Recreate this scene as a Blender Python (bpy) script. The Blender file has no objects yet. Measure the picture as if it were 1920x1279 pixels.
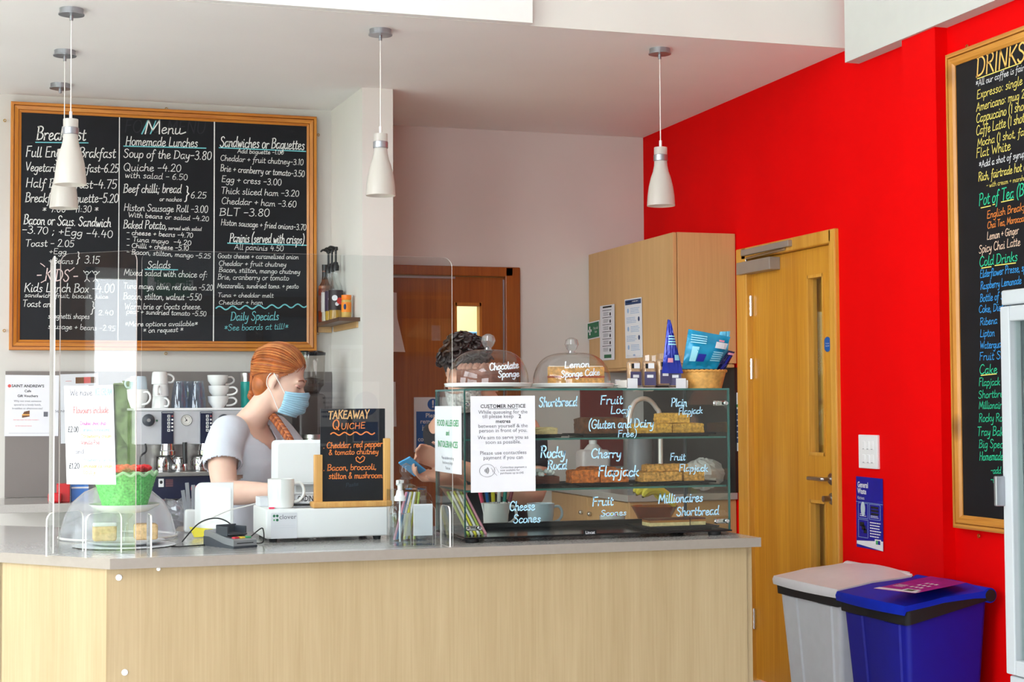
import bpy, bmesh, math, random
from mathutils import Vector, Matrix, Euler
import numpy as np

random.seed(7)
SC = bpy.context.scene
COL = SC.collection

# ---------------------------------------------------------------- camera
FPX, YAW, PITCH, ROLL, CAMH = 2962.9, .305958, .041556, -.0051552, 1.34
_f = Vector((math.sin(YAW) * math.cos(PITCH), math.cos(YAW) * math.cos(PITCH), math.sin(PITCH)))
_r = Vector((math.cos(YAW), -math.sin(YAW), 0))
_u = _r.cross(_f)
CR = math.cos(ROLL) * _r + math.sin(ROLL) * _u
CU = -math.sin(ROLL) * _r + math.cos(ROLL) * _u
CAM = Vector((0, 0, CAMH))
cam_data = bpy.data.cameras.new('camera')
cam = bpy.data.objects.new('camera', cam_data)
COL.objects.link(cam)
cam_data.sensor_width = 36
cam_data.lens = FPX / 1920 * 36
cam_data.clip_start = .05
cam.matrix_world = Matrix(((CR.x, CU.x, -_f.x, 0), (CR.y, CU.y, -_f.y, 0), (CR.z, CU.z, -_f.z, CAMH), (0, 0, 0, 1)))
SC.camera = cam

# ---------------------------------------------------------------- daylight and exposure
SC.view_settings.view_transform = 'Standard'
SC.view_settings.look = 'None'
SC.view_settings.gamma = 1
SC.view_settings.use_curve_mapping = False
SC.view_settings.exposure = EXPOSURE = 0.1
world = bpy.data.worlds.new('daylight')
SC.world = world
world.use_nodes = True
bg = world.node_tree.nodes['Background']
bg.inputs[0].default_value = (.9, .95, 1, 1)
bg.inputs[1].default_value = 10.5


def portal(name, loc, rot, sx, sy):
    d = bpy.data.lights.new(name, 'AREA')
    d.shape = 'RECTANGLE'
    d.size, d.size_y = sx, sy
    d.cycles.is_portal = True
    o = bpy.data.objects.new(name, d)
    o.location = loc
    o.rotation_euler = rot
    COL.objects.link(o)


HP = math.pi / 2
portal('window_daylight_side', (-3.98, 2.06, 1.09), (0, -HP, 0), 2.06, 3.6)
portal('added_opening_high', (-3.98, 2.5, 3.3), (0, -HP, 0), 1.4, 5.6)  # unseen high opening, added for more light from the garden side
portal('window_daylight_rear', (-2.1, -1.98, 1.6), (HP, 0, 0), 3.0, 2.6)
portal('added_opening_kitchen', (-3.98, 5.35, 1.5), (0, -HP, 0), 1.8, 1.9)  # unseen kitchen opening, added to brighten the soffit ceiling
portal('rooflight_daylight', (-1.2, 1.2, 4.18), (0, 0, 0), 1.6, 1.6)
SC.cycles.transparent_max_bounces = 40
SC.cycles.max_bounces = 10
SC.cycles.use_denoising = True
SC.cycles.sample_clamp_indirect = 8

# ---------------------------------------------------------------- measuring helpers: a photo pixel's line of sight met with a real plane


def sight(px, py):
    return CR * ((px - 960) / FPX) + CU * (-(py - 639.5) / FPX) + _f


def on_x(px, py, x):
    d = sight(px, py)
    return CAM + d * (x / d.x)


def on_y(px, py, y):
    d = sight(px, py)
    return CAM + d * (y / d.y)


def on_z(px, py, z):
    d = sight(px, py)
    return CAM + d * ((z - CAMH) / d.z)


# ---------------------------------------------------------------- materials


def lin(c):
    c = c / 255
    return c / 12.92 if c <= .04045 else ((c + .055) / 1.055) ** 2.4


def rgb(c):
    return (lin(c[0]), lin(c[1]), lin(c[2]), 1)


_MC = {}


def mat(name, c, rough=.5, metal=0, vary=.06, scale=18, bump=0, spec=.5, coat=0, sub=0, emit=0):
    if name in _MC:
        return _MC[name]
    m = bpy.data.materials.new(name)
    m.use_nodes = True
    nt = m.node_tree
    b = nt.nodes['Principled BSDF']
    b.inputs['Roughness'].default_value = rough
    b.inputs['Metallic'].default_value = metal
    b.inputs['Specular IOR Level'].default_value = spec
    b.inputs['Coat Weight'].default_value = coat
    if sub:
        b.inputs['Subsurface Weight'].default_value = sub
        b.inputs['Subsurface Radius'].default_value = (.02, .008, .004)
    col = rgb(c)
    b.inputs['Base Color'].default_value = col
    if emit:
        b.inputs['Emission Color'].default_value = col
        b.inputs['Emission Strength'].default_value = emit
    if vary or bump:
        tc = nt.nodes.new('ShaderNodeTexCoord')
        n = nt.nodes.new('ShaderNodeTexNoise')
        n.inputs['Scale'].default_value = scale
        n.inputs['Detail'].default_value = 3
        nt.links.new(tc.outputs['Object'], n.inputs['Vector'])
        if vary:
            rp = nt.nodes.new('ShaderNodeValToRGB')
            rp.color_ramp.elements[0].position = .3
            rp.color_ramp.elements[1].position = .7
            rp.color_ramp.elements[0].color = tuple(v * (1 - vary) for v in col[:3]) + (1,)
            rp.color_ramp.elements[1].color = tuple(min(1, v * (1 + vary)) for v in col[:3]) + (1,)
            nt.links.new(n.outputs['Fac'], rp.inputs[0])
            nt.links.new(rp.outputs[0], b.inputs['Base Color'])
        if bump:
            bp = nt.nodes.new('ShaderNodeBump')
            bp.inputs['Strength'].default_value = bump
            bp.inputs['Distance'].default_value = .004
            nt.links.new(n.outputs['Fac'], bp.inputs['Height'])
            nt.links.new(bp.outputs[0], b.inputs['Normal'])
    _MC[name] = m
    return m


def wood(name, dark, light, axis='z', scale=1.0, rough=.45, knots=0, fine=1.0, figure=.5):
    m = bpy.data.materials.new(name)
    m.use_nodes = True
    nt = m.node_tree
    L = nt.links.new
    b = nt.nodes['Principled BSDF']
    b.inputs['Roughness'].default_value = rough
    tc = nt.nodes.new('ShaderNodeTexCoord')

    def stretched(a, bb, detail):
        mp = nt.nodes.new('ShaderNodeMapping')
        s = [a * scale] * 3
        s['xyz'.index(axis)] = bb * scale
        mp.inputs['Scale'].default_value = s
        L(tc.outputs['Object'], mp.inputs['Vector'])
        n = nt.nodes.new('ShaderNodeTexNoise')
        n.inputs['Scale'].default_value = 1
        n.inputs['Detail'].default_value = detail
        n.inputs['Distortion'].default_value = .4
        L(mp.outputs[0], n.inputs['Vector'])
        return n
    n1 = stretched(14, .9, 4)
    n2 = stretched(150, 3.5, 2)
    mx = nt.nodes.new('ShaderNodeMix')
    mx.data_type = 'FLOAT'
    mx.inputs['Factor'].default_value = .45 * fine
    L(n1.outputs['Fac'], mx.inputs['A'])
    L(n2.outputs['Fac'], mx.inputs['B'])
    rp = nt.nodes.new('ShaderNodeValToRGB')
    rp.color_ramp.elements[0].position = .5 - .5 * figure * .6
    rp.color_ramp.elements[1].position = .5 + .5 * figure * .6
    rp.color_ramp.elements[0].color = rgb(dark)
    rp.color_ramp.elements[1].color = rgb(light)
    L(mx.outputs['Result'], rp.inputs[0])
    out = rp.outputs[0]
    if knots:
        mp = nt.nodes.new('ShaderNodeMapping')
        s = [1.0] * 3
        s['xyz'.index(axis)] = .7
        mp.inputs['Scale'].default_value = s
        L(tc.outputs['Object'], mp.inputs['Vector'])
        v = nt.nodes.new('ShaderNodeTexVoronoi')
        v.inputs['Scale'].default_value = knots
        L(mp.outputs[0], v.inputs['Vector'])
        kr = nt.nodes.new('ShaderNodeValToRGB')
        kr.color_ramp.elements[0].position = .07
        kr.color_ramp.elements[1].position = .16
        kr.color_ramp.elements[0].color = (.12, .06, .03, 1)
        kr.color_ramp.elements[1].color = (1, 1, 1, 1)
        L(v.outputs['Distance'], kr.inputs[0])
        mu = nt.nodes.new('ShaderNodeMix')
        mu.data_type = 'RGBA'
        mu.blend_type = 'MULTIPLY'
        mu.inputs['Factor'].default_value = .85
        L(out, mu.inputs['A'])
        L(kr.outputs[0], mu.inputs['B'])
        out = mu.outputs['Result']
    L(out, b.inputs['Base Color'])
    bp = nt.nodes.new('ShaderNodeBump')
    bp.inputs['Strength'].default_value = .12
    bp.inputs['Distance'].default_value = .002
    L(n2.outputs['Fac'], bp.inputs['Height'])
    L(bp.outputs[0], b.inputs['Normal'])
    return m


def clear(name, tint=(255, 255, 255), f0=.04, rough=0.0, body=0.0, body_col=(255, 255, 255)):
    """thin transparent sheet: tinted see-through plus a mirror reflection that grows at grazing angles; 'body' adds some milky scatter"""
    m = bpy.data.materials.new(name)
    m.use_nodes = True
    nt = m.node_tree
    nt.nodes.remove(nt.nodes['Principled BSDF'])
    L = nt.links.new
    out = nt.nodes['Material Output']
    tr = nt.nodes.new('ShaderNodeBsdfTransparent')
    tr.inputs[0].default_value = rgb(tint)
    gl = nt.nodes.new('ShaderNodeBsdfGlossy')
    gl.inputs['Roughness'].default_value = rough
    lw = nt.nodes.new('ShaderNodeLayerWeight')
    lw.inputs['Blend'].default_value = .5
    pw = nt.nodes.new('ShaderNodeMath')
    pw.operation = 'POWER'
    L(lw.outputs['Facing'], pw.inputs[0])
    pw.inputs[1].default_value = 5
    ma = nt.nodes.new('ShaderNodeMath')
    ma.operation = 'MULTIPLY_ADD'
    L(pw.outputs[0], ma.inputs[0])
    ma.inputs[1].default_value = 1 - f0
    ma.inputs[2].default_value = f0
    mx = nt.nodes.new('ShaderNodeMixShader')
    L(ma.outputs[0], mx.inputs[0])
    src = tr.outputs[0]
    if body:
        df = nt.nodes.new('ShaderNodeBsdfDiffuse')
        df.inputs[0].default_value = rgb(body_col)
        tl = nt.nodes.new('ShaderNodeBsdfTranslucent')
        tl.inputs[0].default_value = rgb(body_col)
        m1 = nt.nodes.new('ShaderNodeMixShader')
        m1.inputs[0].default_value = .5
        L(df.outputs[0], m1.inputs[1])
        L(tl.outputs[0], m1.inputs[2])
        m2 = nt.nodes.new('ShaderNodeMixShader')
        m2.inputs[0].default_value = body
        L(tr.outputs[0], m2.inputs[1])
        L(m1.outputs[0], m2.inputs[2])
        src = m2.outputs[0]
    L(src, mx.inputs[1])
    L(gl.outputs[0], mx.inputs[2])
    L(mx.outputs[0], out.inputs['Surface'])
    return m


M = dict(
    cream=mat('cream_wall_paint', (226, 222, 216), .85, vary=.02, scale=3, bump=.05),
    cream2=mat('toned_down_cream_paint', (206, 202, 196), .85, vary=.02, scale=3, bump=.05),  # cream darkened for the menu wall to offset the strong window light
    beige=mat('beige_wall_paint', (222, 214, 208), .85, vary=.02, scale=3, bump=.05),
    ceiling=mat('white_ceiling_paint', (244, 242, 240), .9, vary=.015, scale=2),
    white_paint=mat('brilliant_white_paint', (240, 240, 238), .7, vary=.01),
    red=mat('red_wall_paint', (228, 0, 3), .7, vary=.03, scale=3, bump=.08, spec=.08),
    grey_paint=mat('grey_wall_paint', (104, 106, 112), .8, vary=.02, scale=3),
    floor=mat('pale_bounce_floor', (222, 221, 218), .4, vary=.04, scale=30),  # floor colour lightened to bounce light up to the soffit ceiling
    oak_light=wood('pale_oak_laminate', (162, 138, 100), (186, 164, 128), 'z', 1.0, .42, figure=.9),
    oak_cab=wood('honey_oak_laminate', (196, 152, 98), (218, 176, 122), 'z', 1.0, .45, figure=.9),
    oak_door=wood('golden_oak_veneer', (186, 116, 22), (222, 160, 52), 'z', .8, .35, figure=.7),
    oak_frame=wood('golden_oak_frame', (200, 136, 40), (228, 170, 74), 'z', 1.2, .35),
    oak_dark=wood('reddish_oak_veneer', (142, 72, 16), (172, 96, 30), 'z', .8, .35),
    pine_h=wood('varnished_pine_lengthwise', (176, 96, 20), (214, 140, 48), 'x', 1.6, .35, knots=3.2),
    pine_v=wood('varnished_pine_upright', (176, 96, 20), (214, 140, 48), 'z', 1.6, .35, knots=3.2),
    pine_y=wood('varnished_pine_sideways', (182, 112, 30), (214, 150, 66), 'y', 1.6, .35, knots=3.2),
    pine_u=wood('varnished_pine_tall', (182, 112, 30), (214, 150, 66), 'z', 1.6, .35, knots=3.2),
    timber=wood('brown_timber_boards', (96, 62, 36), (126, 84, 52), 'z', 1.0, .5, knots=2.4),
    beam=wood('dark_beam', (52, 36, 24), (78, 54, 36), 'x', 1.0, .5),
    easel=wood('honey_pine_easel', (208, 146, 72), (230, 176, 100), 'z', 2, .45),
    shelfwood=wood('walnut_shelf', (84, 58, 42), (112, 80, 60), 'x', 2, .4),
    slate=mat('chalkboard_black', (12, 14, 20), .55, vary=.25, scale=9, spec=.3),
    worktop=mat('grey_laminate_top', (172, 168, 164), .16, vary=.05, scale=160, spec=.5),
    edge=mat('taupe_laminate_edge', (148, 138, 129), .4, vary=.03, scale=60),
    steel=mat('brushed_steel', (196, 194, 190), .28, 1, vary=.04, scale=60),
    chrome=mat('polished_chrome', (222, 222, 224), .08, 1, vary=0),
    brass=mat('brass_fixing', (190, 150, 70), .3, 1, vary=0),
    satin=mat('satin_silver', (170, 172, 178), .35, .8, vary=.03),
    greyplast=mat('grey_closer_metal', (158, 148, 140), .4, .3, vary=.03),
    white=mat('white_plastic', (238, 238, 238), .35, vary=.01),
    china=mat('white_glazed_china', (240, 240, 238), .12, vary=.01, coat=.3),
    bluechina=mat('pale_blue_china', (196, 212, 222), .12, vary=.02),
    paper=mat('white_paper', (226, 226, 231), .8, vary=.01),
    black=mat('black_plastic', (14, 14, 16), .4, vary=.1),
    blackgloss=mat('black_gloss', (10, 10, 14), .12, vary=0),
    darkgrey=mat('dark_grey_plastic', (56, 60, 68), .45, vary=.05),
    rubber=mat('black_rubber', (18, 18, 20), .7, vary=.1),
    navy=mat('navy_screen', (16, 22, 52), .15, vary=.05),
    inkblack=mat('black_ink', (22, 22, 26), .8, vary=0),
    inkgrey=mat('grey_ink', (108, 108, 116), .8, vary=0),
    inkgreen=mat('green_ink', (66, 160, 96), .8, vary=0),
    inkred=mat('red_ink', (214, 92, 88), .8, vary=0),
    inkblue=mat('blue_ink', (150, 178, 214), .8, vary=0),
    inkorange=mat('orange_ink', (238, 170, 96), .8, vary=0),
    inkmagenta=mat('magenta_ink', (190, 70, 150), .8, vary=0),
    signblue=mat('mandatory_sign_blue', (0, 84, 164), .5, vary=.02),
    signnavy=mat('navy_print', (34, 60, 104), .6, vary=.02),
    signgreen=mat('safety_green', (10, 104, 66), .5, vary=.02),
    posterblue=mat('deep_blue_print', (20, 24, 150), .35, vary=.08, scale=12),
    chalk=mat('white_chalk', (236, 236, 232), .9, vary=.12, scale=220),
    chalkdim=mat('rubbed_out_chalk', (38, 40, 46), .9, vary=.2, scale=120),
    chalkteal=mat('teal_chalk', (118, 200, 206), .9, vary=.12, scale=220),
    chalkpink=mat('pink_chalk', (232, 208, 204), .9, vary=.12, scale=220),
    chalkorange=mat('orange_chalk', (255, 140, 66), .9, vary=.08, scale=220),
    chalkpeach=mat('peach_chalk', (255, 196, 130), .9, vary=.08, scale=220),
    penyellow=mat('yellow_chalk_pen', (238, 218, 110), .8, vary=.05),
    penorange=mat('orange_chalk_pen', (244, 140, 58), .8, vary=.05),
    pengold=mat('gold_chalk_pen', (246, 190, 100), .8, vary=.05),
    penpeach=mat('peach_chalk_pen', (240, 206, 182), .8, vary=.05),
    pengreen=mat('green_chalk_pen', (40, 200, 150), .8, vary=.05),
    penblue=mat('blue_chalk_pen', (56, 160, 236), .8, vary=.05),
    penwhite=mat('white_chalk_pen', (236, 236, 240), .8, vary=.05),
    glasspen=mat('pale_blue_glass_pen', (176, 224, 250), .6, vary=.04),
    acrylic=clear('clear_acrylic', (250, 252, 252), .045),
    acrylic_edge=mat('polished_acrylic_edge', (238, 232, 226), .3, vary=.02),
    glass=clear('case_glass', (246, 250, 248), .04),
    glass_edge=mat('green_glass_edge', (58, 104, 98), .15, vary=.1),
    domeglass=clear('dome_glass', (246, 248, 248), .05),
    frost=clear('frosted_cover', (250, 250, 252), .05, .2, .35, (236, 238, 246)),
    shade=clear('frosted_shade_glass', (255, 255, 255), .04, .3, .86, (238, 234, 228)),
    wrap=clear('cellophane', (248, 248, 250), .07, .08, .06),
    windowglass=clear('window_glass', (245, 250, 248), .04),
    skin=mat('fair_skin', (232, 190, 170), .5, vary=.04, scale=30, sub=.12),
    skin2=mat('warm_skin', (222, 170, 144), .5, vary=.05, scale=30, sub=.12),
    hair=mat('copper_hair', (176, 96, 44), .5, vary=.35, scale=30),
    hairl=mat('light_copper_hair', (206, 134, 74), .45, vary=.25, scale=30),
    haird=mat('deep_copper_hair', (136, 66, 30), .5, vary=.3, scale=30),
    hair2=mat('dark_brown_hair', (38, 24, 22), .4, vary=.4, scale=60),
    tee=mat('grey_marl_cotton', (212, 215, 226), .9, vary=.03, scale=16, bump=.9),
    mask=mat('pale_blue_mask', (164, 208, 232), .8, vary=.03, scale=60),
    strap=mat('white_elastic', (240, 236, 232), .8, vary=0),
    denim=mat('grey_blue_denim', (120, 126, 150), .9, vary=.1, scale=200),
    darkcloth=mat('dark_charcoal_cloth', (44, 42, 46), .9, vary=.1, scale=100),
    lip=mat('soft_brown_lash', (96, 60, 46), .7, vary=0),
)
# ---------------------------------------------------------------- mesh helpers


class MB:
    def __init__(s):
        s.v, s.f, s.mi = [], [], []

    def add(s, verts, faces, mi=0, T=None):
        o = len(s.v)
        s.v += [tuple(T @ Vector(p)) if T else tuple(p) for p in verts]
        s.f += [tuple(i + o for i in f) for f in faces]
        s.mi += [mi] * len(faces)
        return s

    def box(s, lo, hi, mi=0, T=None):
        x0, y0, z0 = lo
        x1, y1, z1 = hi
        return s.add([(x0, y0, z0), (x1, y0, z0), (x1, y1, z0), (x0, y1, z0), (x0, y0, z1), (x1, y0, z1), (x1, y1, z1), (x0, y1, z1)],
                     [(0, 3, 2, 1), (4, 5, 6, 7), (0, 1, 5, 4), (1, 2, 6, 5), (2, 3, 7, 6), (3, 0, 4, 7)], mi, T)

    def rbox(s, lo, hi, r=.004, seg=2, mi=0, T=None):
        bm = bmesh.new()
        bmesh.ops.create_cube(bm, size=1)
        for v in bm.verts:
            v.co = Vector([(lo[i] + hi[i]) / 2 + v.co[i] * (hi[i] - lo[i]) for i in range(3)])
        r = min(r, .49 * min(hi[i] - lo[i] for i in range(3)))
        bmesh.ops.bevel(bm, geom=bm.edges[:], offset=r, segments=seg, affect='EDGES', profile=.5)
        return s.bm(bm, mi, T)

    def bm(s, bm, mi=0, T=None):
        bm.verts.index_update()
        s.add([v.co[:] for v in bm.verts], [[v.index for v in f.verts] for f in bm.faces], mi, T)
        bm.free()
        return s

    def lathe(s, prof, c=(0, 0, 0), n=32, mi=0, T=None, fn=None):
        """prof: list of (radius, z); closed at radius 0"""
        V, F, rings = [], [], []
        for k, (r, z) in enumerate(prof):
            if r < 1e-6:
                rings.append([len(V)])
                V.append((c[0], c[1], c[2] + z))
            else:
                ring = []
                for i in range(n):
                    a = 2 * math.pi * i / n
                    rr = r * (fn(a, k) if fn else 1)
                    ring.append(len(V))
                    V.append((c[0] + rr * math.cos(a), c[1] + rr * math.sin(a), c[2] + z))
                rings.append(ring)
        for A, B in zip(rings, rings[1:]):
            if len(A) == 1 and len(B) == 1:
                continue
            for i in range(n):
                j = (i + 1) % n
                if len(A) == 1:
                    F.append((A[0], B[j], B[i]))
                elif len(B) == 1:
                    F.append((A[i], A[j], B[0]))
                else:
                    F.append((A[i], A[j], B[j], B[i]))
        return s.add(V, F, mi, T)

    def tube(s, pts, rad, n=8, mi=0, T=None, caps=True, flat=None, smooth=0):
        pts = [Vector(p) for p in pts]
        rads = list(rad) if isinstance(rad, (list, tuple)) else [rad] * len(pts)
        if smooth:
            pts, rads = curve(pts, rads, smooth)
        V, F = [], []
        up = None
        for i, p in enumerate(pts):
            t = (pts[min(i + 1, len(pts) - 1)] - pts[max(i - 1, 0)])
            t = t.normalized() if t.length > 1e-9 else Vector((0, 0, 1))
            if up is None:
                up = Vector((0, 0, 1)) if abs(t.z) < .9 else Vector((1, 0, 0))
            sx = t.cross(up)
            if sx.length < 1e-6:
                sx = t.cross(Vector((.3, .9, .2)))
            sx.normalize()
            up = sx.cross(t).normalized()
            r = rads[i]
            rx, ry = (r if isinstance(r, (list, tuple)) else (r, r))
            for k in range(n):
                a = 2 * math.pi * k / n
                V.append(tuple(p + sx * (rx * math.cos(a)) + up * (ry * math.sin(a))))
        for i in range(len(pts) - 1):
            for k in range(n):
                j = (k + 1) % n
                F.append((i * n + k, i * n + j, (i + 1) * n + j, (i + 1) * n + k))
        if caps:
            F.append(tuple(range(n))[::-1])
            F.append(tuple((len(pts) - 1) * n + k for k in range(n)))
        return s.add(V, F, mi, T)

    def ball(s, c, r, nu=16, nv=10, mi=0, T=None, R=None):
        r = r if isinstance(r, (list, tuple)) else (r, r, r)
        V, F = [], []
        for j in range(nv + 1):
            b = math.pi * j / nv
            for i in range(nu):
                a = 2 * math.pi * i / nu
                p = Vector((r[0] * math.sin(b) * math.cos(a), r[1] * math.sin(b) * math.sin(a), r[2] * math.cos(b)))
                if R:
                    p = R @ p
                V.append((c[0] + p.x, c[1] + p.y, c[2] + p.z))
        for j in range(nv):
            for i in range(nu):
                k = (i + 1) % nu
                F.append((j * nu + i, (j + 1) * nu + i, (j + 1) * nu + k, j * nu + k))
        return s.add(V, F, mi, T)

    def prism(s, poly, d, mi=0, mside=None, T=None):
        """poly: list of 3-D points of a flat outline, d: extrusion vector"""
        n = len(poly)
        d = Vector(d)
        V = [tuple(p) for p in poly] + [tuple(Vector(p) + d) for p in poly]
        o = len(s.v)
        s.add(V, [tuple(range(n))[::-1], tuple(range(n, 2 * n))], mi, T)
        F = [(i + o, (i + 1) % n + o, (i + 1) % n + n + o, i + n + o) for i in range(n)]
        s.f += F
        s.mi += [mi if mside is None else mside] * n
        return s

    def strip(s, A, B, mi=0):
        o = len(s.v)
        s.v += [tuple(p) for p in A] + [tuple(p) for p in B]
        n = len(A)
        s.f += [(o + i, o + i + 1, o + n + i + 1, o + n + i) for i in range(n - 1)]
        s.mi += [mi] * (n - 1)
        return s


def curve(pts, rads, k):
    P, R = [], []
    n = len(pts)
    for i in range(n - 1):
        p0, p1, p2, p3 = pts[max(i - 1, 0)], pts[i], pts[i + 1], pts[min(i + 2, n - 1)]
        for j in range(k):
            t = j / k
            P.append(.5 * ((2 * p1) + (p2 - p0) * t + (2 * p0 - 5 * p1 + 4 * p2 - p3) * t * t + (3 * p1 - p0 - 3 * p2 + p3) * t ** 3))
            a, b = rads[i], rads[i + 1]
            R.append(tuple(x + (y - x) * t for x, y in zip(a, b)) if isinstance(a, (list, tuple)) else a + (b - a) * t)
    P.append(pts[-1])
    R.append(rads[-1])
    return P, R


def root_of(o):
    while o.parent:
        o = o.parent
    return o


def obj(name, mb, mats, parent=None, smooth=False, local=False, weld=False):
    """links a collected mesh as ONE object; world-coordinate verts are shifted to the origin of the thing that owns it"""
    me = bpy.data.meshes.new(name)
    vs = mb.v
    if parent is not None and not local:
        l = root_of(parent).location
        vs = [(x - l.x, y - l.y, z - l.z) for x, y, z in vs]
    me.from_pydata(vs, [], mb.f)
    for m in (mats if isinstance(mats, (list, tuple)) else [mats]):
        me.materials.append(m)
    me.polygons.foreach_set('material_index', mb.mi)
    me.update()
    bm = bmesh.new()
    bm.from_mesh(me)
    if weld:
        bmesh.ops.remove_doubles(bm, verts=bm.verts, dist=1e-5)
    bmesh.ops.recalc_face_normals(bm, faces=bm.faces)
    if smooth:
        ang = math.radians(38)
        for f in bm.faces:
            f.smooth = True
        for e in bm.edges:
            if len(e.link_faces) == 2 and e.calc_face_angle(0) > ang:
                e.smooth = False
    bm.to_mesh(me)
    bm.free()
    o = bpy.data.objects.new(name, me)
    COL.objects.link(o)
    o.parent = parent
    return o


def tag(o, label=None, cat=None, group=None, kind=None):
    if label:
        o['label'] = label
    if cat:
        o['category'] = cat
    if group:
        o['group'] = group
    if kind:
        o['kind'] = kind
    return o


def thing(name, label, cat, loc=(0, 0, 0), rotz=0, group=None):
    o = bpy.data.objects.new(name, None)
    COL.objects.link(o)
    o.location = loc
    o.rotation_euler = (0, 0, rotz)
    o.empty_display_size = .05
    return tag(o, label, cat, group)


def struct(name, mb, mats, smooth=False, parent=None):
    o = obj(name, mb, mats, parent, smooth)
    if parent is None:
        o['kind'] = 'structure'
    return o


def dup(root, loc, rotz=0, label=None, group=None):
    r = root.copy()
    COL.objects.link(r)
    r.location = loc
    r.rotation_euler = (0, 0, rotz)
    if label:
        r['label'] = label
    if group:
        r['group'] = group
    for ch in list(root.children):
        c = ch.copy()
        COL.objects.link(c)
        c.parent = r
        for g in list(ch.children):
            d = g.copy()
            COL.objects.link(d)
            d.parent = c
    return r


def fuse(mb, voxel, it=6, fac=.5):
    """one continuous skin over overlapping forms"""
    me = bpy.data.meshes.new('tmp')
    me.from_pydata(mb.v, [], mb.f)
    o = bpy.data.objects.new('tmp', me)
    COL.objects.link(o)
    r = o.modifiers.new('r', 'REMESH')
    r.mode = 'VOXEL'
    r.voxel_size = voxel
    sm = o.modifiers.new('s', 'SMOOTH')
    sm.iterations = it
    sm.factor = fac
    dg = bpy.context.evaluated_depsgraph_get()
    dg.update()
    e = o.evaluated_get(dg)
    m2 = bpy.data.meshes.new_from_object(e)
    out = MB()
    out.add([v.co[:] for v in m2.vertices], [tuple(p.vertices) for p in m2.polygons])
    bpy.data.objects.remove(o)
    bpy.data.meshes.remove(me)
    bpy.data.meshes.remove(m2)
    return out


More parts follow.
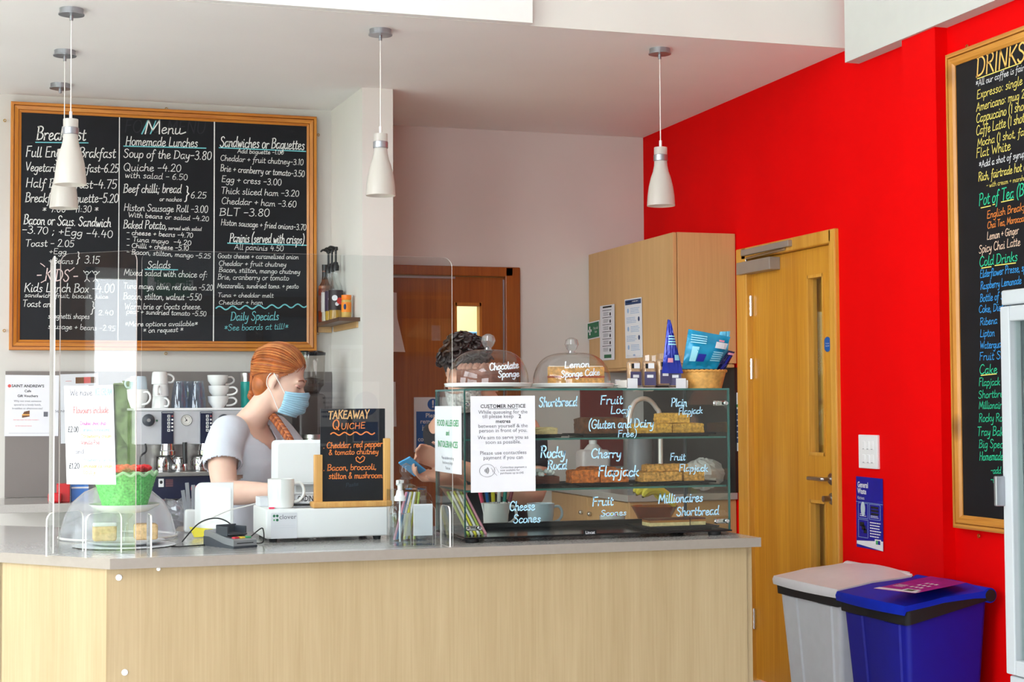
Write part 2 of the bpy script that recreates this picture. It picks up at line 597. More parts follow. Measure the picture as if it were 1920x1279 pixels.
# ---------------------------------------------------------------- writing
HAND = {
    'a': '5.2|4.2,4.6 2.8,5.5 1,4.6 .4,2.3 1.2,.3 2.6,.4 4,2.4 4.4,5.4|4.3,4.5 4.2,1 5.2,.2', 'b': '4.8|.8,10 .6,5 .5,.4|.5,2.5 1.5,4.8 3,5.5 4.3,4.2 4.2,1.6 2.6,0 .6,.8',
    'c': '4.4|4,4.6 2.6,5.5 .9,4.4 .4,2.2 1.4,.2 3,.1 4.4,1.2', 'd': '5.4|4.2,4.6 2.8,5.5 1,4.6 .4,2.3 1.2,.3 2.6,.4 4.2,2.4|4.7,10 4.4,5 4.4,1 5.4,.2',
    'e': '4.6|.6,2.6 2.4,3 3.8,4 3.2,5.4 1.6,5.3 .5,3.2 .9,.8 2.4,0 4.6,1.3', 'f': '3.8|4.2,9 3.4,10 2.2,9 1.8,6 1.6,1 1.2,-3.2 .2,-3.6|.2,5 3.4,5.3',
    'g': '5|4.2,4.6 2.8,5.5 1,4.6 .4,2.3 1.2,.5 2.6,.6 4,2.4|4.4,5.4 4.2,0 3.4,-3.4 1.6,-3.9 .4,-2.8', 'h': '5|.8,10 .6,5 .5,0|.6,3 2,5.2 3.4,5.3 4,3.6 4,.8 5,.2',
    'i': '2.4|.9,5.4 .8,1 1.4,0 2.4,.6|1.1,7.6 1.2,8.1', 'j': '2.6|1.6,5.4 1.5,-1 1,-3.4 -.4,-3.6|1.8,7.6 1.9,8.1', 'k': '4.6|.8,10 .6,5 .5,0|4,5.4 1.8,3.4 .7,2.8|1.8,3.3 3,1 4.6,.1',
    'l': '2.4|1,10 .8,5 .8,1 1.4,0 2.4,.6', 'm': '7.4|.6,5.4 .6,0|.6,3.4 1.8,5.2 3,5.2 3.4,3.4 3.4,0|3.4,3.4 4.6,5.2 5.8,5.2 6.2,3.4 6.3,.8 7.4,.2',
    'n': '5|.6,5.4 .6,0|.6,3.4 2,5.2 3.4,5.3 3.9,3.6 3.9,.8 5,.2', 'o': '4.8|2.6,5.5 1,4.7 .4,2.4 1.2,.3 2.8,.1 4.2,1.6 4.3,4 3.2,5.3 2.2,5.5',
    'p': '4.8|.7,5.4 .6,0 .3,-4|.6,3.4 1.8,5.2 3.2,5.5 4.3,4.2 4.2,1.6 2.8,.2 .7,.9', 'q': '5|4.2,4.6 2.8,5.5 1,4.6 .4,2.3 1.2,.5 2.6,.6 4,2.4|4.4,5.4 4.2,-2 4.4,-4 5.2,-3.2',
    'r': '3.8|.6,5.4 .6,0|.6,3 1.8,5 3,5.5 3.8,5', 's': '4|3.4,4.8 2.4,5.5 1.1,4.9 1.2,3.8 2.6,2.8 3.3,1.4 2.2,.1 .4,.6', 't': '3.4|1.4,8.4 1.2,4 1.3,.8 2.2,0 3.4,.7|.1,5.6 3.2,5.9',
    'u': '5|.6,5.4 .5,2 1.1,.2 2.6,.3 3.8,2.2 4.1,5.4|4,3 4.1,.8 5,.1', 'v': '4.4|.4,5.4 1.9,.1 2.4,.6 4,5.4', 'w': '6.4|.4,5.4 1.4,.3 2,.4 3.2,4.6 4,.3 4.7,.5 6,5.4',
    'x': '4.4|.4,5.4 4,0|4,5.4 .4,0', 'y': '4.8|.6,5.4 .7,2.4 1.6,1 3,1.6 4,5.2|4.2,5.4 3.8,-.6 2.6,-3.6 .6,-3.4', 'z': '4.4|.6,5.3 3.8,5.3|3.8,5.3 .5,.3|.5,.3 4.2,.2',
    'A': '7|.3,0 3.4,10|3.4,10 6.4,0|1.4,3.6 5.6,3.8', 'B': '6|1,10 .8,0|.2,9.6 3,10.2 5,8.8 4.2,6.2 1,5.4|1,5.4 4.2,5.2 5.6,3.2 4.4,.8 .3,0', 'C': '6.4|5.8,8.4 4,10 1.6,8.6 .4,4.8 1.4,1.2 3.6,0 6,1.4',
    'D': '7|1,10 .8,0|.2,9.7 3.6,9.8 6,7.4 6.2,4 4.4,1 .3,0', 'E': '5.8|1,10 .8,0|1,9.8 5.2,10|.9,5.2 4.4,5.4|.8,.1 5.4,.2', 'F': '5.4|1,10 .8,0|.6,9.8 5.2,10|.9,5.4 4.2,5.6',
    'G': '7|6,8.4 4,10 1.6,8.6 .4,4.8 1.4,1.2 3.6,0 5.8,1.2 6.2,4.2|3.8,4.4 6.8,4.4', 'H': '7|1,10 .8,0|6,10 5.8,0|.9,5 5.9,5.2', 'I': '2.4|1.2,10 1,0', 'J': '5|4,10 3.8,2.4 2.4,0 .4,1.2|2,10 5.4,10',
    'K': '6.4|1,10 .8,0|5.8,10 1,4.6|2.2,5.6 6,0', 'L': '5.6|1.2,10 .9,.3|.9,.2 5.4,.3', 'M': '8.4|.6,0 1.4,10|1.4,10 4.2,2.4|4.2,2.4 7,10|7,10 7.8,0', 'N': '7|.8,0 1,10|1,10 5.8,0|5.8,0 6.2,10',
    'O': '7|3.6,10 1.4,8.4 .4,5 1.4,1.4 3.6,0 5.8,1.6 6.6,5 5.6,8.6 3.4,10', 'P': '5.8|1,10 .8,0|.2,9.6 3.4,10.2 5.4,8.4 4.4,5.4 1,4.8', 'Q': '7.4|3.6,10 1.4,8.4 .4,5 1.4,1.4 3.6,0 5.8,1.6 6.6,5 5.6,8.6 3.4,10|4,2.4 6.8,-.8',
    'R': '6.4|1,10 .8,0|.2,9.6 3.4,10.2 5.4,8.4 4.4,5.8 1,5|2.6,5.2 6,0', 'S': '5.8|5,8.6 3.4,10 1.2,9 1.2,6.8 3.6,5 5,2.8 3.8,.3 1.8,0 .4,1.6', 'T': '6|.2,9.8 6,10|3.2,10 2.9,0',
    'U': '7|1,10 .9,3 2.4,0 4.8,.6 6,3.6 6.2,10', 'V': '6.4|.4,10 3.2,0|3.2,0 6.2,10', 'W': '9|.4,10 2.4,0|2.4,0 4.6,7|4.6,7 6.4,0|6.4,0 8.8,10', 'Y': '6|.4,10 3,5|5.8,10 3,5|3,5 2.8,0',
    '0': '5.4|2.8,10 1,8.4 .5,5 1.2,1.4 2.8,0 4.4,1.6 4.9,5 4.2,8.6 2.6,10', '1': '2.6|.6,8.4 1.6,10|1.6,10 1.5,0', '2': '5.2|.6,8 1.8,10 3.8,9.6 4.4,7.4 2.6,3.4 .5,.2|.5,.2 4.9,.3',
    '3': '5.2|.7,9 2.4,10 4.2,8.8 3.8,6.4 2,5.4|2,5.4 4.4,4.4 4.6,1.8 2.8,0 .5,1', '4': '5.6|2.2,10 .6,4|.6,4 5.2,4.2|4,7 3.8,0', '5': '5.2|1.2,10 .9,5.4|.9,5.4 3,6 4.7,4.2 4.2,1.2 2.2,0 .4,1|1.2,10 4.8,10',
    '6': '5.2|4,9.8 2,8 .7,4.6 .9,1.4 2.6,0 4.4,1.4 4.4,4 2.8,5.2 1,4', '7': '5|.4,9.8 4.8,10|4.8,10 2,0', '8': '5.2|3,5.4 1,7.2 1.4,9.4 3,10 4.4,8.8 4,6.8 1.4,4.4 .7,2 2,.1 4,.6 4.7,2.6 3,5.4',
    '9': '5.2|4.4,7.6 3.2,9.8 1.4,9.4 .7,7.2 1.6,5.4 3.4,5.8 4.4,8|4.5,8.6 4.2,4 3.4,0',
    '-': '4.4|.4,4.2 4,4.4', '+': '5|.4,4 4.4,4.2|2.4,6.4 2.3,1.8', '.': '2|.8,.2 1.1,.6', ',': '2|1.2,.8 .6,-1.4', ':': '2.4|1,1 1.2,1.5|1.1,5 1.3,5.5', ';': '2.4|1.2,1 .6,-1.4|1.2,5 1.4,5.6',
    '*': '5|.6,3.4 4.4,7|4.4,3.4 .6,7|2.5,2.6 2.5,7.8', '(': '3|2.8,11.4 1,8 .6,4 1.2,0 2.6,-2.4', ')': '3|.4,11.4 2.2,8 2.6,4 2,0 .6,-2.4', '!': '2.4|1.4,10 1,3|1,.4 1,.8', "'": '1.6|1,10 .6,8',
    '}': '3.6|.4,11 1.6,10 1.6,6 3.2,4.6 1.6,3 1.6,-1 .4,-2', '&': '6|5.4,.2 1.6,7.4 2,9.6 3.4,9.4 3.4,7.4 .8,3.4 1,1 2.8,0 5,3.4', '£': '5.6|4.8,8.6 3.4,10 2,8.6 2,5 1.4,1.4 .4,.4|.4,.4 5.2,.4|.6,5 4,5.2', '~': '3|',
    '/': '4|.4,-1 3.6,10.5',
}
_GL = {}
for _k, _s in HAND.items():
    _w, *_st = _s.split('|')
    _GL[_k] = (float(_w), [[Vector((float(c.split(',')[0]), float(c.split(',')[1]))) for c in st.split()] for st in _st if st])


def ribbon(mb, pts2, w, place, mi=0):
    """flat chalk stroke of width w along 2-D points; place() lifts it on to the surface"""
    n = len(pts2)
    if n < 2:
        return
    A, B = [], []
    for i, p in enumerate(pts2):
        t = pts2[min(i + 1, n - 1)] - pts2[max(i - 1, 0)]
        if t.length < 1e-9:
            t = Vector((1, 0))
        t.normalize()
        nrm = Vector((-t.y, t.x)) * (w / 2)
        q = p - t * w * .4 if i == 0 else (p + t * w * .4 if i == n - 1 else p)
        A.append(place(q + nrm))
        B.append(place(q - nrm))
    mb.strip(A, B, mi)


def hand_width(text):
    return sum(3.2 if c == ' ' else _GL.get(c, (4, []))[0] + .55 for c in text)


def hand(mb, text, p0, p1, cap, up, normal, fit=None, mi=0, pen=.09, slant=.12, lift=.0015, place=None):
    """handwriting from p0 to p1 (baseline ends of the first 'fit' letters, world points), cap height in metres"""
    p0, p1, up = Vector(p0), Vector(p1), Vector(up)
    k = (p1 - p0).length / hand_width(text[:fit] if fit else text)
    u = (p1 - p0).normalized()
    s = cap / 10
    x = 0.0
    off = Vector(normal) * lift
    w = pen * cap
    for c in text:
        if c == ' ':
            x += 3.2
            continue
        if c not in _GL:
            x += 4
            continue
        gw, strokes = _GL[c]
        dy = random.uniform(-.25, .25)
        sc = random.uniform(.95, 1.06)
        for st in strokes:
            pts = [Vector(((x + q.x) * k + slant * q.y * s, (q.y * sc + dy) * s)) for q in st]
            if len(pts) > 2:
                pts = curve(pts, [0] * len(pts), 3)[0]
            f = place or (lambda q: p0 + u * q.x + up * q.y + off)
            ribbon(mb, pts, w, f, mi)
        x += gw + .55


def printed(mb, text, o, u, v, size, mi=0, align='CENTER', bold=0, sx=1.0, lift=.0008, line=1.15):
    """printed lettering in the plane o,u,v"""
    cu = bpy.data.curves.new('t', 'FONT')
    cu.body = text
    cu.size = size
    cu.align_x = align
    cu.space_line = line
    cu.resolution_u = 2
    cu.offset = bold * size
    ob = bpy.data.objects.new('t', cu)
    COL.objects.link(ob)
    dg = bpy.context.evaluated_depsgraph_get()
    dg.update()
    me = bpy.data.meshes.new_from_object(ob.evaluated_get(dg))
    o, u, v = Vector(o), Vector(u), Vector(v)
    n = u.cross(v).normalized() * lift
    mb.add([tuple(o + u * (p.co.x * sx) + v * p.co.y + n) for p in me.vertices], [tuple(p.vertices) for p in me.polygons], mi)
    bpy.data.objects.remove(ob)
    bpy.data.curves.remove(cu)
    bpy.data.meshes.remove(me)


class Sheet:
    """a flat printed sheet: origin at its top-left corner, u to the right, v up"""

    def __init__(s, o, u, v, w, h):
        s.o, s.u, s.v, s.w, s.h = Vector(o), Vector(u).normalized(), Vector(v).normalized(), w, h
        s.n = s.u.cross(s.v).normalized()

    def at(s, a, b, lift=0):
        return s.o + s.u * (a * s.w) - s.v * (b * s.h) + s.n * lift

    def body(s, t=.0006, mb=None):
        mb = mb or MB()
        mb.prism([s.at(0, 0), s.at(1, 0), s.at(1, 1), s.at(0, 1)], -s.n * t)
        return mb

    def patch(s, mb, a0, b0, a1, b1, mi, lift=.0006):
        mb.add([s.at(a0, b0, lift), s.at(a1, b0, lift), s.at(a1, b1, lift), s.at(a0, b1, lift)], [(0, 1, 2, 3)], mi)

    def text(s, mb, t, a, b, size, mi=0, align='CENTER', bold=0, sx=1.0, lift=.0009):
        printed(mb, t, s.at(a, b), s.u, s.v, size, mi, align, bold, sx, lift)

    def disc(s, mb, a, b, r, mi, lift=.0007, n=28, ry=None):
        c = s.at(a, b, lift)
        ry = ry or r
        mb.add([c + s.u * (r * math.cos(2 * math.pi * i / n)) + s.v * (ry * math.sin(2 * math.pi * i / n)) for i in range(n)], [tuple(range(n))], mi)


def rounded(w, h, r, n=6, corners=(1, 1, 1, 1)):
    """outline of a w x h rectangle from (0,0), corner radii on bl, br, tr, tl"""
    P = []
    for (cx, cy, a0, on) in ((r, r, math.pi, corners[0]), (w - r, r, 1.5 * math.pi, corners[1]), (w - r, h - r, 0, corners[2]), (r, h - r, .5 * math.pi, corners[3])):
        if on:
            P += [(cx + r * math.cos(a0 + k * HP / n), cy + r * math.sin(a0 + k * HP / n)) for k in range(n + 1)]
        else:
            P.append((0 if cx == r else w, 0 if cy == r else h))
    return P


def frame_sweep(o, u, v, w, h, prof):
    """mitred moulding round a w x h rectangle; prof: list of (inset, height above the wall). Material 0 lengthwise, 1 upright"""
    o, u, v = Vector(o), Vector(u), Vector(v)
    n = u.cross(v).normalized()
    m = MB()

    def corner(k, i, d):
        a = (i, w - i, w - i, i)[k]
        b = (i, i, h - i, h - i)[k]
        return o + u * a + v * b + n * d
    for k in range(4):
        A = [corner(k, i, d) for i, d in prof]
        B = [corner((k + 1) % 4, i, d) for i, d in prof]
        m.strip(A, B, k % 2)
    return m
# ================================================================ THE SETTING
WALLX, CEIL, MENUY, REARY = 3.456, 2.887, 8.09, 8.41


def boxes(*bs):
    m = MB()
    for lo, hi in bs:
        m.box(lo, hi)
    return m


struct('floor', boxes(((-4, -2, -.06), (3.7, 10.2, 0))), M['floor'])
struct('ceiling_soffit', boxes(((-4, 6.05, CEIL), (WALLX + .1, 8.6, 3.0))), M['ceiling'])
struct('wall_upstand', boxes(((-4, 6.05, 3.0), (WALLX, 6.17, 4.2))), M['cream'])
struct('trim_upstand', boxes(((-4, 6.045, CEIL), (WALLX, 6.05, 4.2))), M['cream'])
struct('beam_left', boxes(((-4, 6.0, CEIL + .001), (1.99, 6.045, 4.2))), M['white_paint'])
struct('beam_right', boxes(((3.388, -2, 2.805), (WALLX, 5.97, 4.2))), mat('toned_down_beam_paint', (204, 203, 200), .8, vary=.01))  # toned greyer than the left beam to offset direct window light
struct('ceiling_hall', boxes(((-4, -2, 4.2), (-2.0, 6.2, 4.3)), ((-.4, -2, 4.2), (3.6, 6.2, 4.3)), ((-2.0, -2, 4.2), (-.4, .4, 4.3)), ((-2.0, 2.0, 4.2), (-.4, 6.2, 4.3))), M['white_paint'])
struct('wall_red', boxes(((WALLX, -2, 0), (3.62, 6.2, 4.3)), ((WALLX, 7.125, 0), (3.62, 8.6, 4.3)), ((WALLX, 6.2, 2.085), (3.62, 7.125, 4.3))), M['red'])
struct('pillar_red', boxes(((3.402, 5.3, 0), (WALLX, 5.54, 2.805))), M['red'])
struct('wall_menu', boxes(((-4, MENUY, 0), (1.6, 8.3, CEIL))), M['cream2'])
struct('pillar_cream', MB().prism([(1.572, 8.09, 0), (1.6, 7.45, 0), (1.752, 7.45, 0), (1.752, 8.6, 0), (1.572, 8.6, 0)], (0, 0, CEIL)), M['cream'])
struct('wall_rear', boxes(((2.665, REARY, 0), (3.5, 8.55, CEIL)), ((1.7, REARY, 2.085), (2.665, 8.55, CEIL))), M['beige'])
struct('baseboard_menu', MB().rbox((-3.9, 8.068, 0), (0.3, MENUY, .125), .006), M['white_paint'])
# glazed garden side and the wall behind the photographer
struct('wall_garden', boxes(((-4.12, -2, 0), (-4, .25, 4.3)), ((-4.12, 3.86, 0), (-4, 4.4, 2.6)), ((-4.12, 6.3, 0), (-4, 8.4, 2.6)), ((-4.12, 4.4, 0), (-4, 6.3, .6)), ((-4.12, 4.4, 2.4), (-4, 6.3, 2.6)), ((-4.12, 5.3, 2.6), (-4, 8.4, 4.3)), ((-4.12, .25, 2.14), (-4, 3.86, 2.6)), ((-4.12, .25, 4.0), (-4, 5.3, 4.3)), ((-4.12, .25, 0), (-4, 3.86, .05))), M['timber'])  # high and kitchen openings are added to let in more light
struct('wall_street', boxes(((-.6, -2.12, 0), (3.6, -2, 4.3)), ((-4, -2.12, 0), (-3.6, -2, 4.3)), ((-3.6, -2.12, 0), (-.6, -2, .3)), ((-3.6, -2.12, 2.9), (-.6, -2, 4.3))), M['grey_paint'])
struct('beam_street', boxes(((.3, -2, 2.0), (3.4, -1.9, 2.14)), ((1.6, -2, .9), (1.72, -1.95, 2.0))), M['beam'])
w = MB()
for y in (.25, 1.4, 2.6, 3.8):
    w.box((-4.1, y, .05), (-4.03, y + .06, 2.14))
w.box((-4.1, .25, 2.08), (-4.03, 3.86, 2.14)).box((-4.1, .25, .05), (-4.03, 3.86, .12))
win = struct('window_1', w, M['white_paint'])
w = MB().box((-3.6, -2.1, .3), (-.6, -2.04, .36)).box((-3.6, -2.1, 2.84), (-.6, -2.04, 2.9))
for x in (-3.6, -2.6, -1.6, -.66):
    w.box((x, -2.1, .3), (x + .06, -2.04, 2.9))
struct('window_2', w, M['white_paint'])
struct('added_bounce_ground', boxes(((-9.0, -14, -.2), (-4.12, 16, -.03))), mat('pale_bounce_ground', (214, 210, 202), .8, vary=.08, scale=2))  # unseen pale ground, added to throw daylight up at the ceiling
struct('lawn', boxes(((-30, -14, -.2), (-9.0, 16, -.04))), mat('lawn_green', (96, 140, 58), .9, vary=.3, scale=4))
hb = MB()
for k in range(20):
    hb.ball((-9.8 + random.uniform(-.5, .5), -.6 + k * .45, .3), (.7, .6, random.uniform(.95, 1.3)), 24, 16)
for i, v in enumerate(hb.v):
    hb.v[i] = (v[0] + random.uniform(-.07, .07), v[1] + random.uniform(-.07, .07), v[2] + random.uniform(-.07, .07))
struct('hedge', hb, mat('hedge_leaves', (178, 210, 140), .8, vary=.35, scale=14))

struct('added_wall_panel', boxes(((3.42, -2, 0), (WALLX, .1, 2.8))), M['grey_paint'])  # unseen grey panel, added to keep red out of the case reflections
tag(obj('added_grey_block', MB().rbox((3.0, .85, .06), (3.45, 2.2, 2.1), .01).rbox((3.0, 2.22, .06), (3.45, 3.62, 2.1), .01).box((3.04, .87, 0), (3.45, 3.6, .06)), M['greyplast']), 'tall grey double cabinet past the drinks fridge, reflected dimly in the glass cake case', 'cabinet')  # unseen, added so the case glass does not mirror the red wall
# passage behind the rear door
struct('wall_passage', boxes(((1.4, 10.0, 0), (3.6, 10.1, CEIL)), ((1.4, 8.56, 2.6), (3.6, 10.1, 2.7)), ((1.3, 8.56, 0), (1.4, 10.1, 2.7)), ((3.6, 8.56, 0), (3.7, 10.1, 2.7))), mat('pale_yellow_paint', (240, 232, 180), .85, vary=.02))
pl = bpy.data.lights.new('passage_lamp', 'AREA')
pl.size = .5
pl.energy = 34
pl.color = (1, .96, .82)
plo = bpy.data.objects.new('passage_lamp', pl)
plo.location = (2.4, 9.3, 2.55)
COL.objects.link(plo)


# ---------------------------------------------------------------- door in the red wall
def panelled(x0, x1, y0, y1, z0, z1, holes):
    """slab with rectangular openings (ya, yb, za, zb), all sharing ya..yb"""
    ya, yb = holes[0][0], holes[0][1]
    m = MB().box((x0, y0, z0), (x1, ya, z1)).box((x0, yb, z0), (x1, y1, z1))
    z = z0
    for (_, _, a, b) in holes:
        m.box((x0, ya, z), (x1, yb, a))
        z = b
    m.box((x0, ya, z), (x1, yb, z1))
    return m


door = tag(thing('door_1', None, None, (3.46, 6.64, 0)), kind='structure')
H = ((6.338, 6.48, .24, .903), (6.338, 6.48, 1.12, 1.925))
leaf = obj('door_leaf', panelled(3.47, 3.514, 6.222, 7.05, .01, 2.055, H), M['oak_door'], door)
m = MB()
for ya, yb, za, zb in H:
    for lo, hi in (((3.466, ya - .008, za - .008), (3.512, ya + .006, zb + .008)), ((3.466, yb - .006, za - .008), (3.512, yb + .008, zb + .008)), ((3.466, ya, za - .008), (3.512, yb, za + .006)), ((3.466, ya, zb - .006), (3.512, yb, zb + .008))):
        m.box(lo, hi)
obj('glazing_bead', m, M['oak_frame'], leaf)
for ya, yb, za, zb in H:
    obj('glass_pane', MB().box((3.49, ya, za), (3.496, yb, zb)), M['windowglass'], leaf)
m = MB()
m.rbox((3.434, 6.168, 0), (3.5, 6.222, 2.117), .006).rbox((3.434, 7.05, 0), (3.5, 7.16, 2.117), .006).rbox((3.434, 6.2, 2.057), (3.5, 7.1, 2.117), .006)
obj('door_frame', m, M['oak_frame'], door)
for z in (1.83, 1.52, .3):
    m = MB().tube([(3.462, 7.052, z - .05), (3.462, 7.052, z + .05)], .009, 10)
    for k in range(4):
        m.tube([(3.462, 7.052, z - .045 + k * .026), (3.462, 7.052, z - .035 + k * .026)], .0105, 10)
    obj('hinge', m, M['chrome'], door, True)
m = MB().lathe([(0, .014), (.024, .014), (.027, .01), (.027, 0)], n=24, T=Matrix.Translation((3.47, 6.272, 1.012)) @ Matrix.Rotation(-HP, 4, 'Y'))
m.tube([(3.462, 6.272, 1.012), (3.425, 6.272, 1.012), (3.416, 6.285, 1.012), (3.416, 6.4, 1.012)], .0095, 12, smooth=3)
obj('handle', m, M['steel'], leaf, True)
m = MB().lathe([(0, .012), (.024, .012), (.027, .008), (.027, 0)], n=24, T=Matrix.Translation((3.47, 6.272, .925)) @ Matrix.Rotation(-HP, 4, 'Y'))
m.tube([(3.46, 6.272, .925), (3.42, 6.272, .925)], .014, 14)
obj('thumb_turn', m, M['steel'], leaf, True)
cl = obj('door_closer', MB().rbox((3.412, 6.75, 1.985), (3.47, 7.11, 2.045), .003), M['greyplast'], leaf)
obj('closer_track', MB().rbox((3.412, 6.56, 2.075), (3.436, 7.06, 2.105), .003), M['greyplast'], cl)
obj('closer_arm', MB().tube([(3.425, 7.02, 2.047), (3.425, 7.02, 2.06), (3.425, 6.62, 2.068)], .006, 8), M['steel'], cl, True)
st = Sheet(on_x(1545, 632, 3.469), (0, -1, 0), (0, 0, 1), .062, .068)
sd = MB()
st.disc(sd, .5, .5, .034, 0, .0005, 36)
st.text(sd, 'Fire door', .5, .48, .0085, 1)
st.text(sd, 'keep shut', .5, .64, .0085, 1)
obj('sign_disc', sd, [M['signblue'], M['paper']], leaf)
struct('panel_passage', boxes(((3.535, 6.21, .02), (3.56, 7.1, 2.08))), M['oak_frame'])

# ---------------------------------------------------------------- rear door
door2 = tag(thing('door_2', None, None, (2.2, 8.43, 0)), kind='structure')
leaf2 = obj('door_leaf', MB().box((1.74, 8.425, .01), (2.335, 8.47, 2.062)).box((2.475, 8.425, .01), (2.618, 8.47, 2.062)).box((2.335, 8.425, .01), (2.475, 8.47, 1.1)).box((2.335, 8.425, 1.905), (2.475, 8.47, 2.062)), M['oak_dark'], door2)
m = MB()
for lo, hi in (((2.325, 8.415, 1.09), (2.34, 8.47, 1.92)), ((2.47, 8.415, 1.09), (2.485, 8.47, 1.92)), ((2.33, 8.415, 1.9), (2.48, 8.47, 1.918)), ((2.33, 8.415, 1.085), (2.48, 8.47, 1.103))):
    m.box(lo, hi)
obj('glazing_bead', m, wood('amber_bead', (176, 100, 24), (196, 120, 40), 'z', 2), leaf2)
obj('glass_pane', MB().box((2.335, 8.445, 1.1), (2.475, 8.45, 1.905)), M['windowglass'], leaf2)
obj('door_frame', MB().rbox((2.612, 8.385, 0), (2.7, 8.47, 2.118), .006).rbox((1.7, 8.385, 2.064), (2.66, 8.47, 2.118), .006).box((2.6, 8.44, 0), (2.63, 8.47, 2.07)), M['oak_dark'], door2)
obj('seal_strip', MB().box((1.74, 8.415, 2.05), (2.33, 8.424, 2.061)).box((2.608, 8.415, .3), (2.613, 8.424, 2.05)), M['satin'], door2)
m = MB()
for k in range(5):
    m.rbox((2.42 + k * .012, 9.0 + k * .05, 1.3), (2.62 + k * .012, 9.04 + k * .05, 1.77 - k * .03), .01)
tag(obj('blue_bag', MB().rbox((2.48, 9.05, 0), (2.78, 9.4, 1.79), .02), mat('blue_bag', (70, 130, 196), .6, vary=.2)), 'tall blue bag seen through the glass of the rear brown door', 'bag')
# ================================================================ KITCHEN AND COUNTER CARCASSES
# wall cabinet on the red wall
cb = thing('wall_cabinet', 'honey oak wall cabinet above the sink, beside the orange oak door', 'cabinet', (3.28, 7.8, 1.53))
obj('carcass', MB().box((3.135, 7.225, 1.545), (3.44, 8.39, 2.2)), M['oak_cab'], cb)
obj('door', MB().rbox((3.112, 7.2, 1.545), (3.133, 8.4, 2.2), .002), M['oak_cab'], cb)
obj('end_panel', MB().rbox((3.137, 7.2, 1.55), (3.452, 7.222, 2.202), .002), M['oak_cab'], cb)
obj('light_rail', MB().rbox((3.12, 7.2, 1.53), (3.44, 8.39, 1.546), .002), M['oak_cab'], cb)
# base run with sink below it
cb = thing('base_cabinet', 'honey oak base cabinet under the sink worktop, left of the orange oak door', 'cabinet', (3.15, 7.8, 0))
obj('carcass', MB().box((2.9, 7.25, .12), (3.452, 8.4, .87)), M['oak_cab'], cb)
obj('end_panel', MB().rbox((2.88, 7.22, .12), (3.452, 7.245, .87), .002), M['oak_cab'], cb)
obj('plinth', MB().box((2.93, 7.23, 0), (3.452, 8.4, .118)), M['oak_cab'], cb)
for k in range(2):
    d = obj('door', MB().rbox((2.88, 7.25 + k * .575, .125), (2.898, 7.82 + k * .575, .865), .002), M['oak_cab'], cb)
    obj('knob', MB().ball((2.868, 7.76 + k * .13, .78), .012), M['steel'], d, True)
tag(obj('sink_worktop', MB().rbox((2.86, 7.2, .872), (3.452, 8.4, .905), .003), M['worktop']), 'grey sink worktop on the honey oak base cabinet', 'worktop')
tag(obj('dark_wall_panel', MB().box((3.44, 7.2, .906), (3.455, 8.4, 1.53)), mat('black_brown_panel', (44, 40, 38), .45, vary=.1)), 'black brown panel on the red wall behind the sink worktop', 'splashback')  # plain dark sheet over the red wall below the wall cabinet
tag(obj('red_reflection_sheet', MB().box((3.056, 8.39, 1.0), (3.31, 8.408, 1.46)), mat('maroon_reflection', (120, 14, 18), .6, vary=.05)), 'dark red sheet on the rear wall, standing in for the red wall reflected in the glass case', 'board')  # maroon sheet imitates the red wall's reflection in the case glass
t = thing('kitchen_tap', 'tall chrome swan neck tap seen through the glass case', 'tap', (3.12, 7.35, .905))
obj('spout', MB().tube([(3.12, 7.4, .905), (3.12, 7.4, 1.26), (3.1, 7.4, 1.33), (3.04, 7.38, 1.375), (2.97, 7.36, 1.36), (2.935, 7.35, 1.29), (2.932, 7.35, 1.2)], .0125, 12, smooth=5), mat('pale_tap_metal', (226, 224, 220), .3, .35, vary=0), t, True)
obj('base_ring', MB().lathe([(.028, 0), (.028, .02), (.02, .03), (.014, .05)], (3.12, 7.4, .905), 20), M['chrome'], t, True)
# back counter along the menu wall
cb = thing('back_cabinet', 'grey back counter cabinet below the coffee machine', 'cabinet', (.95, 7.8, 0))
obj('carcass', MB().box((.3, 7.56, .1), (1.56, 8.06, .87)), M['greyplast'], cb)
for k in range(2):
    d = obj('door', MB().rbox((.31 + k * .63, 7.54, .12), (.93 + k * .63, 7.558, .865), .003), M['greyplast'], cb)
    obj('knob', MB().ball((.87 + k * .13, 7.53, .8), .012), M['steel'], d, True)
obj('plinth', MB().box((.32, 7.6, 0), (1.54, 8.05, .098)), M['darkgrey'], cb)
tag(obj('back_worktop', MB().rbox((-.06, 7.5, .872), (1.565, 8.065, .91), .003), M['worktop']), 'grey back worktop along the menu wall', 'worktop')
tag(obj('splashback', MB().box((-.035, 8.066, .912), (1.57, 8.088, 1.525)), mat('grey_splashback', (120, 112, 108), .5, vary=.04, scale=5)), 'grey splashback panel behind the coffee machine', 'splashback')

# serving counter
cx, cy = .269, 4.685
ch = Vector((-.668, .744, 0))
nin = Vector((.744, .668, 0))
P0 = Vector((cx, cy, 0))
top = [P0, (2.327, cy, 0), (2.327, 5.56, 0), (.66, 5.56, 0), P0 + ch * 1.75 + nin * .72, P0 + ch * 1.75]
wt = MB().prism([Vector(p) + Vector((0, 0, .88)) for p in top], (0, 0, .03), 0, 1)
tag(obj('serving_worktop', wt, [M['worktop'], M['edge']]), 'grey serving worktop with taupe edge carrying till and glass cake case', 'worktop')
sc_ = thing('serving_counter', 'pale oak panelled serving counter at the front', 'counter', (1.3, 5.0, 0))
obj('front_panel', MB().prism([(.262, 4.714, 0), (2.288, 4.714, 0), (2.288, 4.736, 0), (.275, 4.736, 0)], (0, 0, .879)), M['oak_light'], sc_)
a = Vector((.2615, 4.7145, 0))
obj('angled_panel', MB().prism([a, a + ch * .445, a + ch * .445 + nin * .022, a + nin * .022 + Vector((.012, -.0, 0))], (0, 0, .879)), M['oak_light'], sc_)
b_ = a + ch * .45
